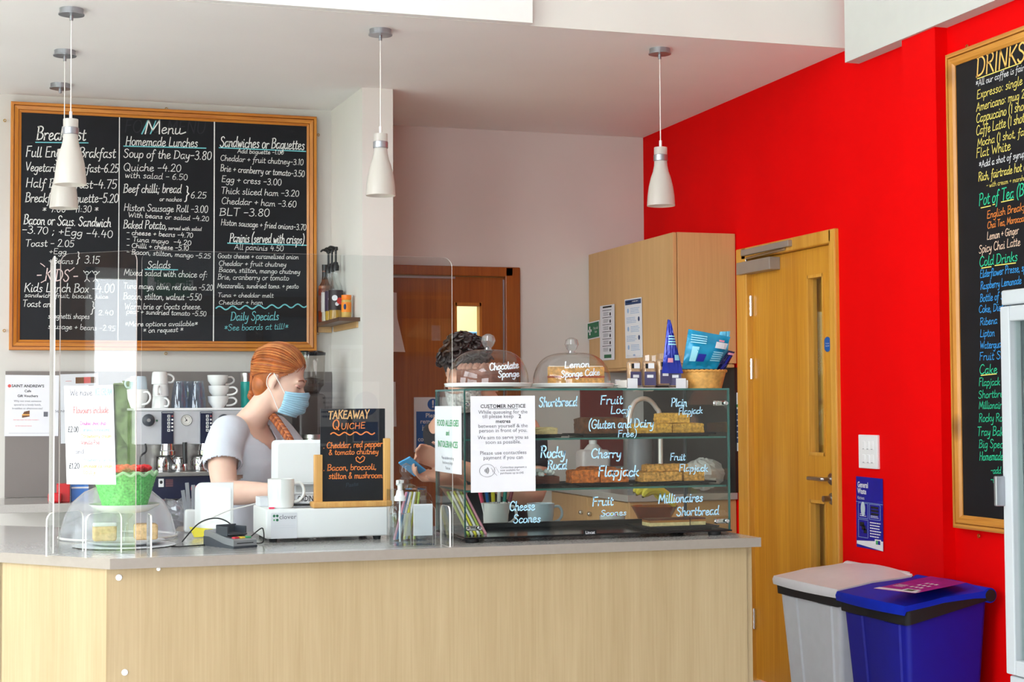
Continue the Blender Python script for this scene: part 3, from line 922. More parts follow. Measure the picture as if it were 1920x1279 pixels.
obj('side_panel', MB().prism([b_, b_ + nin * .65, b_ + nin * .65 - ch * .02, b_ - ch * .02], (0, 0, .878)), M['oak_light'], sc_)
obj('end_panel', MB().rbox((2.29, 4.72, 0), (2.31, 5.5, .878), .001), M['oak_light'], sc_)
for px, py in ((223, 1083), (234, 1261), (297, 1067)):
    p = on_y(px, py, 4.713)
    m = MB().lathe([(0, .003), (.006 if py < 1070 else .0085, .002), (.0095 if py > 1070 else .005, 0)], n=16, T=Matrix.Translation(p) @ Matrix.Rotation(HP, 4, 'X'))
    obj('screw_cap', m, M['white'], sc_, True)

# ---------------------------------------------------------------- pendant lamps
def pendant(loc, label, cord_end=True):
    t = thing('pendant_lamp', label, 'pendant lamp', loc, group='pendant lamps over the counter')
    # local origin at the ceiling
    obj('ceiling_rose', MB().lathe([(.045, 0), (.045, -.018), (.049, -.02), (.049, -.024), (0, -.026)], n=36).tube([(0, 0, -.024), (0, 0, -.045)], .007, 12), M['satin'], t, True, True)
    if not cord_end:
        return t
    obj('cord', MB().tube([(0, 0, -.03), (0, 0, -.43)], .0022, 8), M['strap'], t, True, True)
    obj('cord_grip', MB().tube([(0, 0, -.4), (0, 0, -.432)], .006, 10), M['white'], t, True, True)
    obj('holder_cap', MB().lathe([(0, -.43), (.028, -.43), (.0285, -.434), (.0285, -.462)], n=36), M['shade'], t, True, True)
    obj('silver_collar', MB().lathe([(.0285, -.462), (.0305, -.464), (.0305, -.488), (.0285, -.49)], n=36), M['satin'], t, True, True)
    obj('lamp_shade', MB().lathe([(.0275, -.488), (.029, -.51), (.034, -.535), (.043, -.56), (.0525, -.6), (.058, -.64), (.0608, -.684), (.059, -.684), (.0562, -.64), (.0507, -.6), (.041, -.56), (.032, -.535), (.0265, -.51)], n=48), M['shade'], t, True, True)
    obj('bulb', MB().ball((0, 0, -.54), (.016, .016, .035)).tube([(0, 0, -.49), (0, 0, -.52)], .012, 12), M['white'], t, True, True)
    return t


pd = pendant((.205, 6.287, CEIL), 'frosted glass pendant lamp hanging in front of the menu board, nearer of the two overlapping')
for loc, lab in (((.203, 7.035, CEIL), 'frosted glass pendant lamp hanging behind another before the menu board'),
                 ((1.425, 6.28, CEIL), 'frosted glass pendant lamp hanging in front of the cream pillar'),
                 ((2.663, 6.283, CEIL), 'frosted glass pendant lamp hanging in front of the red wall corner')):
    dup(pd, loc, 0, lab)
pendant((.204, 7.765, CEIL), 'round silver ceiling rose with no lamp, closest to the menu board', False)
# ================================================================ CHALKBOARDS
UPV = Vector((0, 0, 1))


def px_len(p, n):
    """metres covered by n photo pixels at point p"""
    return n * ((Vector(p) - CAM).dot(_f)) / FPX


def wave(mb, a, b, up, normal, amp, n, w, lift=.0015, mi=0):
    a, b = Vector(a), Vector(b)
    u = (b - a).normalized()
    L = (b - a).length
    pts = [Vector((L * i / (n * 8), amp * math.sin(2 * math.pi * i / 8))) for i in range(n * 8 + 1)]
    ribbon(mb, pts, w, lambda q: a + u * q.x + Vector(up) * q.y + Vector(normal) * lift, mi)


by = 8.052                                  # face of the big menu board
bd = thing('menu_board', 'big black chalk menu board in a pine frame on the cream wall', 'chalkboard', (.735, 8.07, 1.62))
bx0, bx1, bz0, bz1 = -.02, 1.487, 1.628, 2.843
obj('board_panel', MB().box((bx0 + .03, by, bz0 + .03), (bx1 - .03, by + .012, bz1 - .03)), M['slate'], bd)
prof = [(0, -.036), (0, .015), (.003, .018), (.0145, .018), (.0155, .004), (.0185, .004), (.0195, .016), (.036, .012), (.037, .003), (.039, .003), (.04, .01), (.05, .004), (.05, -.012)]
obj('frame', frame_sweep((bx0, by, bz0), (1, 0, 0), UPV, bx1 - bx0, bz1 - bz0, prof), [M['pine_h'], M['pine_v']], bd, weld=True)
for px, py in ((9, 226), (312, 204), (597, 253), (8, 620), (311, 663), (596, 625)):
    p = on_y(px, py, 8.075)
    obj('screw_eye', MB().tube([p + Vector((.006 * math.cos(a), 0, .006 * math.sin(a))) for a in np.linspace(0, 6.0, 12)], .002, 6), M['brass'], bd, True)

N3 = Vector((0, -1, 0))
wr = MB()
LINES = [  # text, start px, end px, cap height px, colour
    ('Breakfast', (68, 262), (161, 263), 24, 0), ('Full English Brakfast', (48, 294), (217, 296), 19, 0), ('Vegetarian Breakfast-6.25', (47, 321), (222, 324), 16, 0),
    ('Half Breakfast-4.75', (48, 351), (219, 354), 17, 0), ('Breakfast Baguette-5.20', (47, 379), (222, 380), 17, 0), ('* 9:00 - 11:30 *', (79, 398), (185, 398), 12, 0),
    ('Bacon or Saus. Sandwich', (44, 420), (208, 426), 18, 0), ('-3.70 ; +Egg -4.40', (41, 437), (212, 446), 14, 0), ('Toast - 2.05', (47, 462), (139, 463), 13, 0),
    ('+Egg', (92, 476), (125, 477), 10, 0), ('+Beans', (91, 494), (138, 495), 11, 0), ('}', (143, 492), (150, 492), 17, 0), ('3.15', (158, 494), (187, 494), 14, 0),
    ('- KIDS -', (68, 526), (146, 528), 22, 3), ('Kids Lunch Box -4.00', (45, 547), (215, 549), 16, 0), ('sandwich, fruit, biscuit, juice', (46, 557), (203, 560), 8, 0),
    ('Toast and', (42, 575), (103, 576), 12, 0), ('}', (170, 586), (178, 586), 18, 0), ('2.40', (184, 591), (213, 591), 9, 0), ('spaghetti shapes', (90, 597), (168, 598), 10, 0),
    ('sausage + beans -2.95', (90, 616), (216, 621), 10, 0),
    ('Homemade Lunches', (235, 272), (371, 276), 17, 0), ('Soup of the Day-3.80', (231, 295), (397, 300), 16, 0), ('Quiche -4.20', (231, 320), (340, 322), 14, 0),
    ('with salad - 6.50', (234, 333), (352, 338), 11, 0), ('Beef chilli; bread', (231, 361), (340, 362), 16, 0), ('}', (346, 374), (355, 374), 22, 0), ('6.25', (357, 372), (387, 372), 12, 0),
    ('or nachos', (299, 377), (341, 378), 8, 0), ('Histon Sausage Roll -3.00', (232, 395), (390, 399), 13, 0), ('With beans or salad -4.20', (240, 407), (392, 415), 9, 0),
    ('Baked Potato,', (231, 428), (313, 430), 15, 0), ('served with salad', (315, 431), (378, 433), 7, 0), ('- cheese + beans -4.70', (237, 440), (362, 446), 9, 0),
    ('- Tuna mayo  -4.20', (237, 452), (359, 460), 9, 0), ('- Chilli + cheese -5.10', (237, 464), (354, 470), 9, 0), ('- Bacon, stilton, mango -5.25', (237, 476), (395, 485), 9, 0),
    ('Salads', (276, 503), (320, 503), 14, 0), ('Mixed salad with choice of:', (232, 516), (389, 521), 12, 0), ('Tuna mayo, olive, red onion -5.20', (231, 541), (399, 545), 11, 0),
    ('Bacon, stilton, walnut -5.50', (231, 561), (378, 563), 12, 0), ('Warm brie or Goats cheese.', (233, 580), (378, 580), 11, 0), ('pear + sundried tomato -5.50', (237, 588), (387, 593), 9, 0),
    ('*More options available*', (234, 612), (371, 611), 9, 0), ('* on request *', (268, 624), (344, 622), 9, 0),
    ('Sandwiches or Baguettes', (412, 275), (571, 281), 19, 0), ('Add baguette -1.00', (445, 287), (532, 290), 8, 0), ('Cheddar + fruit chutney-3.10', (413, 301), (569, 310), 11, 0),
    ('Brie + cranberry or tomato-3.50', (413, 321), (571, 332), 12, 0), ('Egg + cress -3.00', (415, 341), (528, 348), 12, 0), ('Thick sliced ham -3.20', (414, 363), (561, 369), 12, 0),
    ('Cheddar + ham -3.60', (415, 382), (556, 389), 12, 0), ('BLT -3.80', (411, 404), (506, 406), 14, 0), ('Histon sausage + fried onions-3.70', (414, 422), (574, 432), 11, 0),
    ('Paninis (served with crisps)', (430, 454), (570, 457), 17, 0), ('All paninis 4.50', (439, 468), (532, 471), 10, 0), ('Goats cheese + caramelised onion', (408, 484), (560, 486), 9, 0),
    ('Cheddar + fruit chutney', (410, 498), (537, 500), 9, 0), ('Bacon, stilton, mango chutney', (410, 510), (563, 514), 9, 0), ('Brie, cranberry or tomato', (408, 524), (542, 526), 10, 0),
    ('Mozzarella, sundried toms. + pesto', (407, 540), (560, 541), 9, 0), ('Tuna + cheddar melt', (408, 557), (513, 558), 8, 0), ('Cheddar + ham', (410, 571), (493, 571), 8, 0),
    ('Daily Specials', (432, 601), (523, 600), 16, 1), ('*See boards at till!*', (420, 620), (541, 617), 11, 1),
    ('M', (270, 251), (303, 251), 25, 0), ('enu', (302, 251), (340, 251), 20, 0), ('FOOD MENU', (233, 248), (386, 250), 24, 2)]
for t, a, b, cap, ci in LINES:
    pa, pb = on_y(*a, by), on_y(*b, by)
    hand(wr, t, pa, pb, px_len(pa, cap), UPV, N3, None, ci, (.088 if cap > 9 else .11), lift=.0008 if ci == 2 else .0016)
for a, b, ci, w_ in (((67, 267), (165, 268), 1, 2), ((232, 274), (386, 278), 1, 2), ((411, 277), (573, 284), 1, 2), ((272, 505), (333, 506), 1, 2), ((427, 456), (575, 460), 1, 2),
                     ((340, 251), (348, 248), 0, 2), ((224, 217), (221, 640), 0, 1.6), ((402, 226), (400, 643), 0, 2), ((76, 494), (84, 500), 3, 1.4), ((131, 508), (139, 502), 3, 1.4), ((77, 530), (84, 526), 3, 1.4),
                     ((266, 251), (277, 227), 1, 2.4), ((282, 251), (292, 227), 1, 2)):
    A, B = on_y(*a, by), on_y(*b, by)
    ribbon(wr, [Vector((A.x, A.z)), Vector(((A.x + B.x) / 2 + .0008, (A.z + B.z) / 2)), Vector((B.x, B.z))], px_len(A, w_), lambda q: Vector((q.x, by - .0013, q.y)), ci)
wave(wr, on_y(405, 578, by), on_y(576, 573, by), UPV, N3, px_len(on_y(405, 578, by), 3.4), 7, px_len(on_y(405, 578, by), 2.4), mi=1)
for fx in (163, 179):                       # two chalk stick figures
    c = on_y(fx, 512, by)
    k = px_len(c, 1)
    for pts in ([(3 * math.cos(a), 3 * math.sin(a)) for a in np.linspace(0, 6.3, 12)], [(0, -3), (0, -11)], [(-6, 4), (0, -5), (7, 3)], [(-4, -16), (0, -11), (5, -16)]):
        ribbon(wr, [Vector((c.x + x * k, c.z + z * k)) for x, z in pts], 1.3 * k, lambda q: Vector((q.x, by - .0016, q.y)), 0)
obj('chalk_lettering', wr, [M['chalk'], M['chalkteal'], M['chalkdim'], M['chalkpink']], bd)

# drinks board on the red wall
dx = 3.43
dbz0, dbz1 = .872, 2.684
dby0 = on_x(1778, 400, dx - .012).y
db = thing('drinks_board', 'tall black chalk drinks board in a pine frame on the red wall', 'chalkboard', (3.44, 4.75, .87))
DW = 1.05
ND = Vector((-1, 0, 0))
obj('board_panel', MB().box((dx, dby0 - DW + .03, dbz0 + .03), (dx + .012, dby0 - .03, dbz1 - .03)), M['slate'], db)
fs_ = frame_sweep((dx, dby0, dbz0), (0, -1, 0), UPV, DW, dbz1 - dbz0, [(0, -.025), (0, .014), (.007, .018), (.0165, .018), (.0175, .004), (.0205, .004), (.0215, .016), (.04, .012), (.05, .004), (.05, -.012)])
obj('frame', fs_, [M['pine_y'], M['pine_u']], db, weld=True)
for px, py in ((1813, 87), (1835, 1005)):
    p = on_x(px, py, 3.446)
    obj('screw_eye', MB().tube([p + Vector((0, .006 * math.cos(a), .006 * math.sin(a))) for a in np.linspace(0, 6.0, 12)], .002, 6), M['brass'], db, True)
wr = MB()
DR = [  # text, letters measured, start px, end px, cap px, colour
    ('DRINKS', 6, (1831, 144), (1924, 113), 34, 0), ('*All our coffee is fairtrade', 18, (1830, 163), (1902, 138), 12, 1), ('Expresso: single 2.00', 16, (1832, 186), (1918, 158), 16, 2),
    ('Americano: mug 2.20', 14, (1831, 209), (1912, 186), 16, 2), ('Cappuccino (1 shot) 2.40', 10, (1831, 231), (1888, 215), 17, 2), ('Caffe Latte (1 shot) 2.40', 11, (1831, 254), (1887, 238), 17, 2),
    ('Mocha (1 shot, fairtrade)', 5, (1833, 275), (1866, 267), 15, 2), ('Flat White', 10, (1831, 296), (1896, 281), 17, 2), ('*Add a shot of syrup 0.50', 14, (1836, 315), (1897, 300), 13, 1),
    ('Rich, fairtrade hot chocolate', 15, (1835, 340), (1899, 325), 16, 2), ('- with cream + marshmallows', 12, (1850, 352), (1891, 344), 9, 2), ('Pot of Tea (Blend) 2.00', 10, (1836, 386), (1902, 371), 22, 3),
    ('English Breakfast', 7, (1851, 410), (1886, 402), 14, 4), ('Chai Tea, Moroccan Mint', 9, (1852, 429), (1886, 422), 13, 4), ('Lemon + Ginger', 14, (1851, 450), (1911, 438), 14, 5),
    ('Spicy Chai Latte', 16, (1836, 475), (1914, 460), 15, 5), ('Cold Drinks', 11, (1837, 500), (1909, 489), 18, 3), ('Elderflower Presse, sparkling', 18, (1838, 521), (1911, 510), 14, 6),
    ('Raspberry Lemonade', 18, (1839, 543), (1916, 532), 14, 6), ('Bottle of Still, Sparkling', 9, (1838, 566), (1874, 562), 14, 6), ('Coke, Diet Coke', 8, (1836, 587), (1873, 583), 14, 6),
    ('Ribena', 6, (1838, 610), (1871, 607), 14, 6), ('Lipton', 6, (1838, 632), (1866, 630), 14, 6), ('Waterguard', 7, (1838, 654), (1873, 652), 14, 6), ('Fruit Shoot', 5, (1837, 676), (1865, 674), 15, 6),
    ('Cake', 4, (1837, 702), (1871, 700), 17, 3), ('Flapjack', 8, (1836, 724), (1876, 722), 14, 3), ('Shortbread', 7, (1835, 747), (1876, 745), 14, 3), ('Millionaires', 9, (1836, 767), (1875, 766), 14, 3),
    ('Rocky Road', 7, (1836, 791), (1875, 790), 15, 3), ('Tray Bake', 7, (1833, 817), (1876, 817), 16, 3), ('Big Special', 7, (1836, 840), (1876, 840), 15, 3), ('Homemade', 7, (1837, 863), (1877, 863), 16, 3),
    ('-add cream', 4, (1858, 888), (1878, 888), 13, 3), ('-add ice', 4, (1858, 905), (1878, 905), 12, 3)]
for t, n, a, b, cap, ci in DR:
    pa, pb = on_x(*a, dx), on_x(*b, dx)
    hand(wr, t, pa, pb, px_len(pa, cap), UPV, ND, n, ci, .095 if ci else .11)
for a, b, ci in (((1833, 148), (1915, 118), 2), ((1840, 390), (1858, 386), 2), ((1862, 384), (1866, 383), 2), ((1878, 379), (1901, 374), 2), ((1841, 503), (1859, 500), 2), ((1866, 498), (1905, 493), 2), ((1840, 704), (1869, 701), 2)):
    A, B = on_x(*a, dx), on_x(*b, dx)
    ribbon(wr, [Vector((A.y, A.z)), Vector((B.y, B.z))], px_len(A, 1.8), lambda q: Vector((dx - .0014, q.x, q.y)), ci)
obj('chalk_lettering', wr, [M['pengold'], M['penwhite'], M['penyellow'], M['pengreen'], M['penorange'], M['penpeach'], M['penblue']], db)

# ================================================================ NOTICES
def notice(name, label, cat, sheet, build, mats, paper='paper', group=None):
    o = tag(obj(name, sheet.body(), M[paper]), label, cat, group)
    mb = MB()
    build(sheet, mb)
    obj('printed_lettering', mb, [M[k] for k in mats], o)
    return o


def sheet_y(tl, tr, bl, y, dz=0):
    a, b, c = on_y(*tl, y), on_y(*tr, y), on_y(*bl, y)
    return Sheet(a, b - a, (a - c), (b - a).length, (a - c).length)


def sheet_x(tl, tr, bl, x):
    a, b, c = on_x(*tl, x), on_x(*tr, x), on_x(*bl, x)
    return Sheet(a, b - a, (a - c), (b - a).length, (a - c).length)


def micro(s, mb, a0, a1, b0, b1, n, mi, fill=.4, jag=.2):
    """lines of print too small to read"""
    for i in range(n):
        y = b0 + (b1 - b0) * i / n
        e = a1 - random.uniform(0, jag) * (a1 - a0)
        x = a0
        while x < e:
            w_ = min(random.uniform(.03, .09) * (a1 - a0) * 2, e - x)
            s.patch(mb, x, y, x + w_ * .86, y + (b1 - b0) / n * fill, mi)
            x += w_


# light switches and bin poster on the red wall
p0, p1 = on_x(1609, 815, 3.444), on_x(1645.5, 880, 3.444)
sw = thing('light_switch_panel', 'white six gang light switch panel on the red wall', 'light switch', (3.45, (p0.y + p1.y) / 2, p1.z))
obj('switch_plate', MB().rbox((3.444, p1.y, p1.z), (3.457, p0.y, p0.z), .003), M['white'], sw)
for r in range(2):
    for c in range(3):
        yc = p0.y + (p1.y - p0.y) * (.3 + .22 * c)
        zc = p0.z + (p1.z - p0.z) * (.31 + .4 * r)
        obj('rocker_switch', MB().rbox((3.4405, yc - .0105, zc - .018), (3.447, yc + .0105, zc + .018), .0015).box((3.4402, yc - .006, zc - .0165), (3.4412, yc + .006, zc - .0145), 1), [M['white'], M['inkgrey']], sw)
s = sheet_x((1605, 893), (1655, 898), (1606, 1025), 3.452)


def waste(s, mb):
    s.text(mb, 'General', .06, .15, .034, 0, 'LEFT', .02, .8)
    s.text(mb, 'Waste', .06, .24, .034, 0, 'LEFT', .02, .8)
    s.text(mb, 'Kitchens', .06, .32, .02, 0, 'LEFT', 0, .8)
    s.patch(mb, 0, .355, 1, .36, 1)
    for a0, b0, a1, b1 in ((.08, .37, .44, .58), (.5, .37, .9, .58), (.08, .6, .44, .85)):
        for q in ((a0, b0, a1, b0 + .005), (a0, b1, a1, b1 + .005), (a0, b0, a0 + .012, b1), (a1, b0, a1 + .012, b1)):
            s.patch(mb, *q, 1)
    s.disc(mb, .26, .45, .018, 2, ry=.03)
    for k in range(3):
        s.patch(mb, .56, .4 + k * .045, .84, .43 + k * .045, 3)
        s.patch(mb, .14 + k * .07, .64 + k * .045, .3 + k * .05, .7 + k * .045, 3)
    micro(s, mb, .14, .4, .52, .57, 2, 0)
    micro(s, mb, .55, .86, .53, .57, 2, 0)
    micro(s, mb, .52, .94, .62, .85, 6, 0)
    mb.add([s.at(.02, .91, .0007), s.at(1, .865, .0007), s.at(1, 1, .0007), s.at(.02, .955, .0007)], [(0, 1, 2, 3)], 0)
    s.patch(mb, .7, .85, .93, .955, 0, .0009)
    s.patch(mb, .74, .865, .82, .92, 4, .0012)
    s.patch(mb, .82, .865, .9, .92, 5, .0012)


notice('waste_poster', 'deep blue general waste poster on the red wall below the light switches', 'poster', s, waste, ('paper', 'inkblue', 'bluechina', 'inkblack', 'inkgreen', 'posterblue'), 'posterblue')

# papers on the honey oak wall cabinet
s = sheet_x((1100, 606), (1124, 600), (1101, 638), 3.108)


def first_aid(s, mb):
    s.patch(mb, .05, .06, .95, .94, 1)
    s.patch(mb, .2, .25, .28, .75, 0, .0009)
    s.patch(mb, .1, .43, .38, .57, 0, .0009)
    s.text(mb, 'First aid', .7, .48, .022, 0)
    s.text(mb, 'box', .7, .68, .022, 0)


notice('first_aid_sign', 'green first aid box sign on the oak wall cabinet', 'sign', s, first_aid, ('paper', 'signgreen'))
s = sheet_x((1125, 574), (1152, 570), (1125, 676), 3.106)


def hygiene(s, mb):
    s.patch(mb, .2, .02, .82, .05, 0)
    for k in range(6):
        s.patch(mb, .18, .09 + k * .13, .8, .1 + k * .13, 0)
        s.disc(mb, .72, .17 + k * .13, .01, 0)
        micro(s, mb, .24, .62, .13 + k * .13, .2 + k * .13, 3, 1)
    s.patch(mb, .3, .9, .8, .965, 2)


notice('hygiene_sheet', 'curling white hand washing sheet beside the green first aid sign', 'notice', s, hygiene, ('inkblack', 'inkgrey', 'signgreen'))
s = sheet_x((1171, 562), (1203, 557), (1173, 672), 3.108)


def covid(s, mb):
    s.patch(mb, .04, .02, .96, .1, 0)
    micro(s, mb, .12, .9, .045, .075, 1, 2)
    for k in range(5):
        s.disc(mb, .2 if k % 2 == 0 else .82, .2 + k * .155, .013, 0 if k % 2 else 1)
        micro(s, mb, .34 if k % 2 == 0 else .1, .9 if k % 2 == 0 else .7, .16 + k * .155, .27 + k * .155, 4, 1)
    s.patch(mb, .46, .94, .58, .97, 1)


notice('safety_sheet', 'white safety sheet with dark blue heading on the oak wall cabinet', 'notice', s, covid, ('signnavy', 'inkblue', 'paper'))
s = sheet_x((1362, 738), (1386, 736), (1364, 846), 3.45)


def washing(s, mb):
    s.patch(mb, .1, .2, .9, .25, 1)
    for k in range(6):
        s.patch(mb, .5, .28 + k * .1, .92, .36 + k * .1, 0)
        s.disc(mb, .25, .32 + k * .1, .012, 0)


notice('washing_chart', 'white chart with blue squares on the red wall under the oak wall cabinet', 'notice', s, washing, ('signnavy', 'signgreen'))

# blue mandatory sign on the rear door
a, b = on_y(776, 745, 8.42), on_y(776, 848, 8.42)
s = Sheet(a, (1, 0, 0), UPV, .215, (a - b).length)


def jewel(s, mb):
    s.patch(mb, .06, .26, .94, .96, 0)
    s.disc(mb, .5, .13, .031, 0)
    s.text(mb, '!', .5, .185, .055, 1, bold=.03)
    for k, t in enumerate(('Please', 'remove all', 'jewellery', 'before', 'commencing', 'work')):
        s.text(mb, t, .5, .37 + k * .108, .034, 1, bold=.012)


notice('jewellery_sign', 'blue and white remove jewellery sign on the rear brown door', 'sign', s, jewel, ('signblue', 'paper'))
# curled papers at the pillar edge
for k, (px, py0, py1) in enumerate(((741, 548, 660), (739, 716, 800))):
    a, b = on_y(px, py0, 8.35), on_y(px, py1, 8.35)
    m = MB()
    pa = [a + (b - a) * t + Vector((-.015, -.02 * t, 0)) for t in np.linspace(0, 1, 8)]
    pb = [p + Vector(((.03 + (.045 if k == 0 else .0) * max(0, t - .4) * 1.6), .03, 0)) for p, t in zip(pa, np.linspace(0, 1, 8))]
    m.strip(pa, pb)
    tag(obj('loose_sheet', m, M['paper']), ('curled white paper on the rear door, upper of two at the pillar edge', 'narrow white paper on the rear door, lower of two at the pillar edge')[k], 'paper', 'papers on the rear door')

# gift voucher poster and cafe poster on the menu wall
s = sheet_y((10, 703), (111, 704), (8, 818), 8.062)


def voucher(s, mb):
    s.text(mb, "SAINT ANDREW'S", .42, .2, .019, 0, bold=.015)
    s.text(mb, 'Cafe', .42, .28, .017, 0, bold=.015)
    s.text(mb, 'Gift Vouchers', .42, .36, .017, 0, bold=.015)
    for k, t in enumerate(('Why not treat someone', 'special to a lovely lunch,', 'breakfast or afternoon tea?')):
        s.text(mb, t, .42, .44 + k * .06, .013, 1)
    mb.add([s.at(.32, .66, .0007), s.at(.36, .6, .0007), s.at(.46, .58, .0007), s.at(.46, .68, .0007), s.at(.32, .7, .0007)], [(0, 1, 2, 3, 4)], 2)
    s.patch(mb, .32, .64, .46, .66, 3, .001)
    s.disc(mb, .08, .18, .008, 4)
    s.patch(mb, .72, .6, .8, .68, 1)
    s.patch(mb, .9, .6, .93, .68, 3)
    micro(s, mb, .16, .66, .73, .745, 1, 4)
    micro(s, mb, .2, .55, .83, .845, 1, 4)
    s.patch(mb, .08, .95, .9, .953, 1)


notice('voucher_poster', "white gift voucher poster on the grey splashback at the edge of the picture", 'poster', s, voucher, ('inkblack', 'inkgrey', 'timber', 'inkorange', 'inkred'))
s = sheet_y((113, 702), (184, 700), (114, 832), 8.06)


def cafe(s, mb):
    s.text(mb, 'THANK YOU', .0 + .09, .55, .017, 1, bold=.0)
    s.patch(mb, .4, .05, .95, .14, 2)
    s.patch(mb, .62, .05, .8, .14, 3, .001)
    micro(s, mb, .14, .3, .1, .115, 1, 3)
    micro(s, mb, .2, .9, .3, .9, 7, 1)


notice('thank_you_poster', 'white thank you poster with photographs behind the ice cream price sheet', 'poster', s, cafe, ('inkblack', 'inkgrey', 'timber', 'inkred'))
a, b = on_y(213, 722, 8.0), on_y(213, 892, 8.0)
tag(obj('plum_panel', MB().rbox((a.x - .12, 7.98, .912), (on_y(239, 800, 8.0).x, 8.0, a.z), .003), mat('dark_plum_board', (66, 54, 66), .6, vary=.1)), 'dark plum board standing on the back worktop behind the ice cream price sheet', 'board')

# things on the wall behind the photographer, seen only as reflections in the screen
def rear(x0, x1, z0, z1, y=-1.985):
    return Sheet((x1, y, z1), (-1, 0, 0), UPV, x1 - x0, z1 - z0)


def exit_sign(s, mb):
    s.text(mb, 'Fire exit', .38, .66, .085, 0, bold=.01)
    s.patch(mb, .78, .2, .92, .8, 0)


notice('exit_sign', 'green fire exit sign, reflected backwards in the acrylic screen over the menu board', 'sign', rear(.87, 1.2, 2.13, 2.3, -1.89), exit_sign, ('paper',), 'signgreen')



def old_house(s, mb):
    s.patch(mb, .05, .06, .95, .94, 0)
    mb.add([s.at(.1, .6, .001), s.at(.35, .3, .001), s.at(.7, .42, .001), s.at(.9, .7, .001), s.at(.1, .8, .001)], [(0, 1, 2, 3, 4)], 1)
    s.patch(mb, .44, .52, .56, .76, 2, .0014)


notice('house_picture', 'brown framed picture of a house, reflected in the acrylic screen over the rear door', 'picture', rear(2.72, 3.3, 1.72, 2.2, -1.97), old_house, ('pine_h', 'easel', 'cream'), 'timber')


def pale_picture(s, mb):
    s.patch(mb, .06, .14, .94, .84, 0)
    s.patch(mb, .35, .2, .7, .8, 1, .0009)


notice('pale_picture', 'white framed pale picture, reflected in the acrylic screen over the cream pillar', 'picture', rear(2.2, 2.46, 1.6, 1.8), pale_picture, ('greyplast', 'beige'))


def plain_poster(s, mb):
    s.patch(mb, .02, .01, .98, .16, 0)
    micro(s, mb, .1, .9, .24, .6, 5, 0)
    s.patch(mb, .04, .7, .96, .96, 1)


notice('welcome_poster', 'white poster with dark heading, reflected in the acrylic screen above the easel', 'poster', rear(2.12, 2.34, 1.06, 1.53), plain_poster, ('signnavy', 'inkgrey'))


def round_poster(s, mb):
    s.disc(mb, .5, .36, .09, 0)
    s.patch(mb, .05, .66, .95, .97, 0)


notice('hand_poster', 'white poster with blue disc, reflected in the acrylic screen beside the easel top', 'poster', rear(2.38, 2.58, 1.08, 1.53), round_poster, ('signblue',))
# ================================================================ ACRYLIC SCREENS ON THE SERVING COUNTER
WT = .91


def screen(name, label, a, b, h, feet=(), r=.03, t=.004, corners=(0, 0, 1, 1)):
    a, b = Vector(a), Vector(b)
    u = (b - a).normalized()
    nn = u.cross(UPV)
    w_ = (b - a).length
    th = thing(name, label, 'screen', (a + b) / 2, group='acrylic screens on the serving counter')
    out = [a + u * x + UPV * y - nn * t / 2 for x, y in rounded(w_, h, r, 6, corners)]
    obj('acrylic_pane', MB().prism(out, nn * t, 0, 1), [M['acrylic'], M['acrylic_edge']], th)
    for f, (l0, l1), fh in feet:
        c = a + u * (f * w_)
        o = c - nn * l0
        L = l0 + l1
        out = [o + nn * x + UPV * y - u * .0025 for x, y in rounded(L, fh, .025, 5, (0, 0, 1, 1))]
        obj('foot', MB().prism(out, u * .005, 0, 1), [M['acrylic'], M['acrylic_edge']], th)
    return th


screen('counter_screen', 'large clear acrylic screen standing along the front of the till', (.357, 4.722, WT), (1.297, 4.722, WT), .894, ((.985, (.09, .02), .125), (.03, (.11, .02), .12)))
screen('counter_screen', 'clear acrylic screen over the angled corner, carrying the ice cream price sheet', (.133, 4.897, WT), (.343, 4.663 + .06, WT), .893, ((.04, (.1, .07), .125), (.55, (.1, .07), .125)))
screen('counter_screen', 'clear acrylic screen seen almost edge-on behind the angled corner screen', (.112, 5.2, WT), (.118, 4.93, WT), .893)
# sheet taped to the angled screen
u2 = (Vector((.343, 4.723, 0)) - Vector((.133, 4.897, 0))).normalized()


def on_pane(px, py):
    o, n = Vector((.133, 4.897, WT)), Vector((u2.y, -u2.x, 0)).normalized()
    d = sight(px, py)
    return CAM + d * ((o + n * .004 - CAM).dot(n) / d.dot(n))


a, b, c = on_pane(120, 724), on_pane(212, 722), on_pane(125, 908)
s = Sheet(a, b - a, a - c, (b - a).length, (a - c).length)


def ice(s, mb):
    hu = s.u
    def hw(t, a0, a1, y, cap, ci, pen=.1):
        hand(mb, t, s.at(a0, y), s.at(a1, y), cap, s.v, s.n, None, ci, pen, 0.02, .0009)
    hw('We have', .12, .58, .1, .019, 0)
    hw('ICE CREAM', .64, .98, .1, .02, 3)
    s.patch(mb, .66, .13, .96, .136, 3)
    hw('Flavours include', .18, .9, .28, .019, 1)
    for k, (t, a1, ci) in enumerate((('Double choc chip', .84, 4), ('Caramel honeycomb', .92, 3), ('Strawberry cream', .95, 5), ('Vanilla Pod', .7, 1))):
        hw('. ' + t, .28, a1, .4 + k * .065, .011, ci, .13)
    hw('£2.00', .06, .28, .47, .016, 2, .12)
    hw('and', .2, .38, .69, .014, 0)
    for k, (t, a1, ci) in enumerate((('Strawberry ice lolly', .98, 3), ('Lemonade Ice cream', .95, 5), ('lolly', .6, 5))):
        hw('. ' + t, .28, a1, .77 + k * .062, .011, ci, .13)
    hw('£1.20', .06, .28, .84, .016, 2, .12)


notice('ice_cream_price_sheet', 'white handwritten ice cream price sheet taped to the angled acrylic screen', 'price sheet', s, ice, ('inkgrey', 'inkred', 'inkblack', 'inkblue', 'inkmagenta', 'inkorange'))

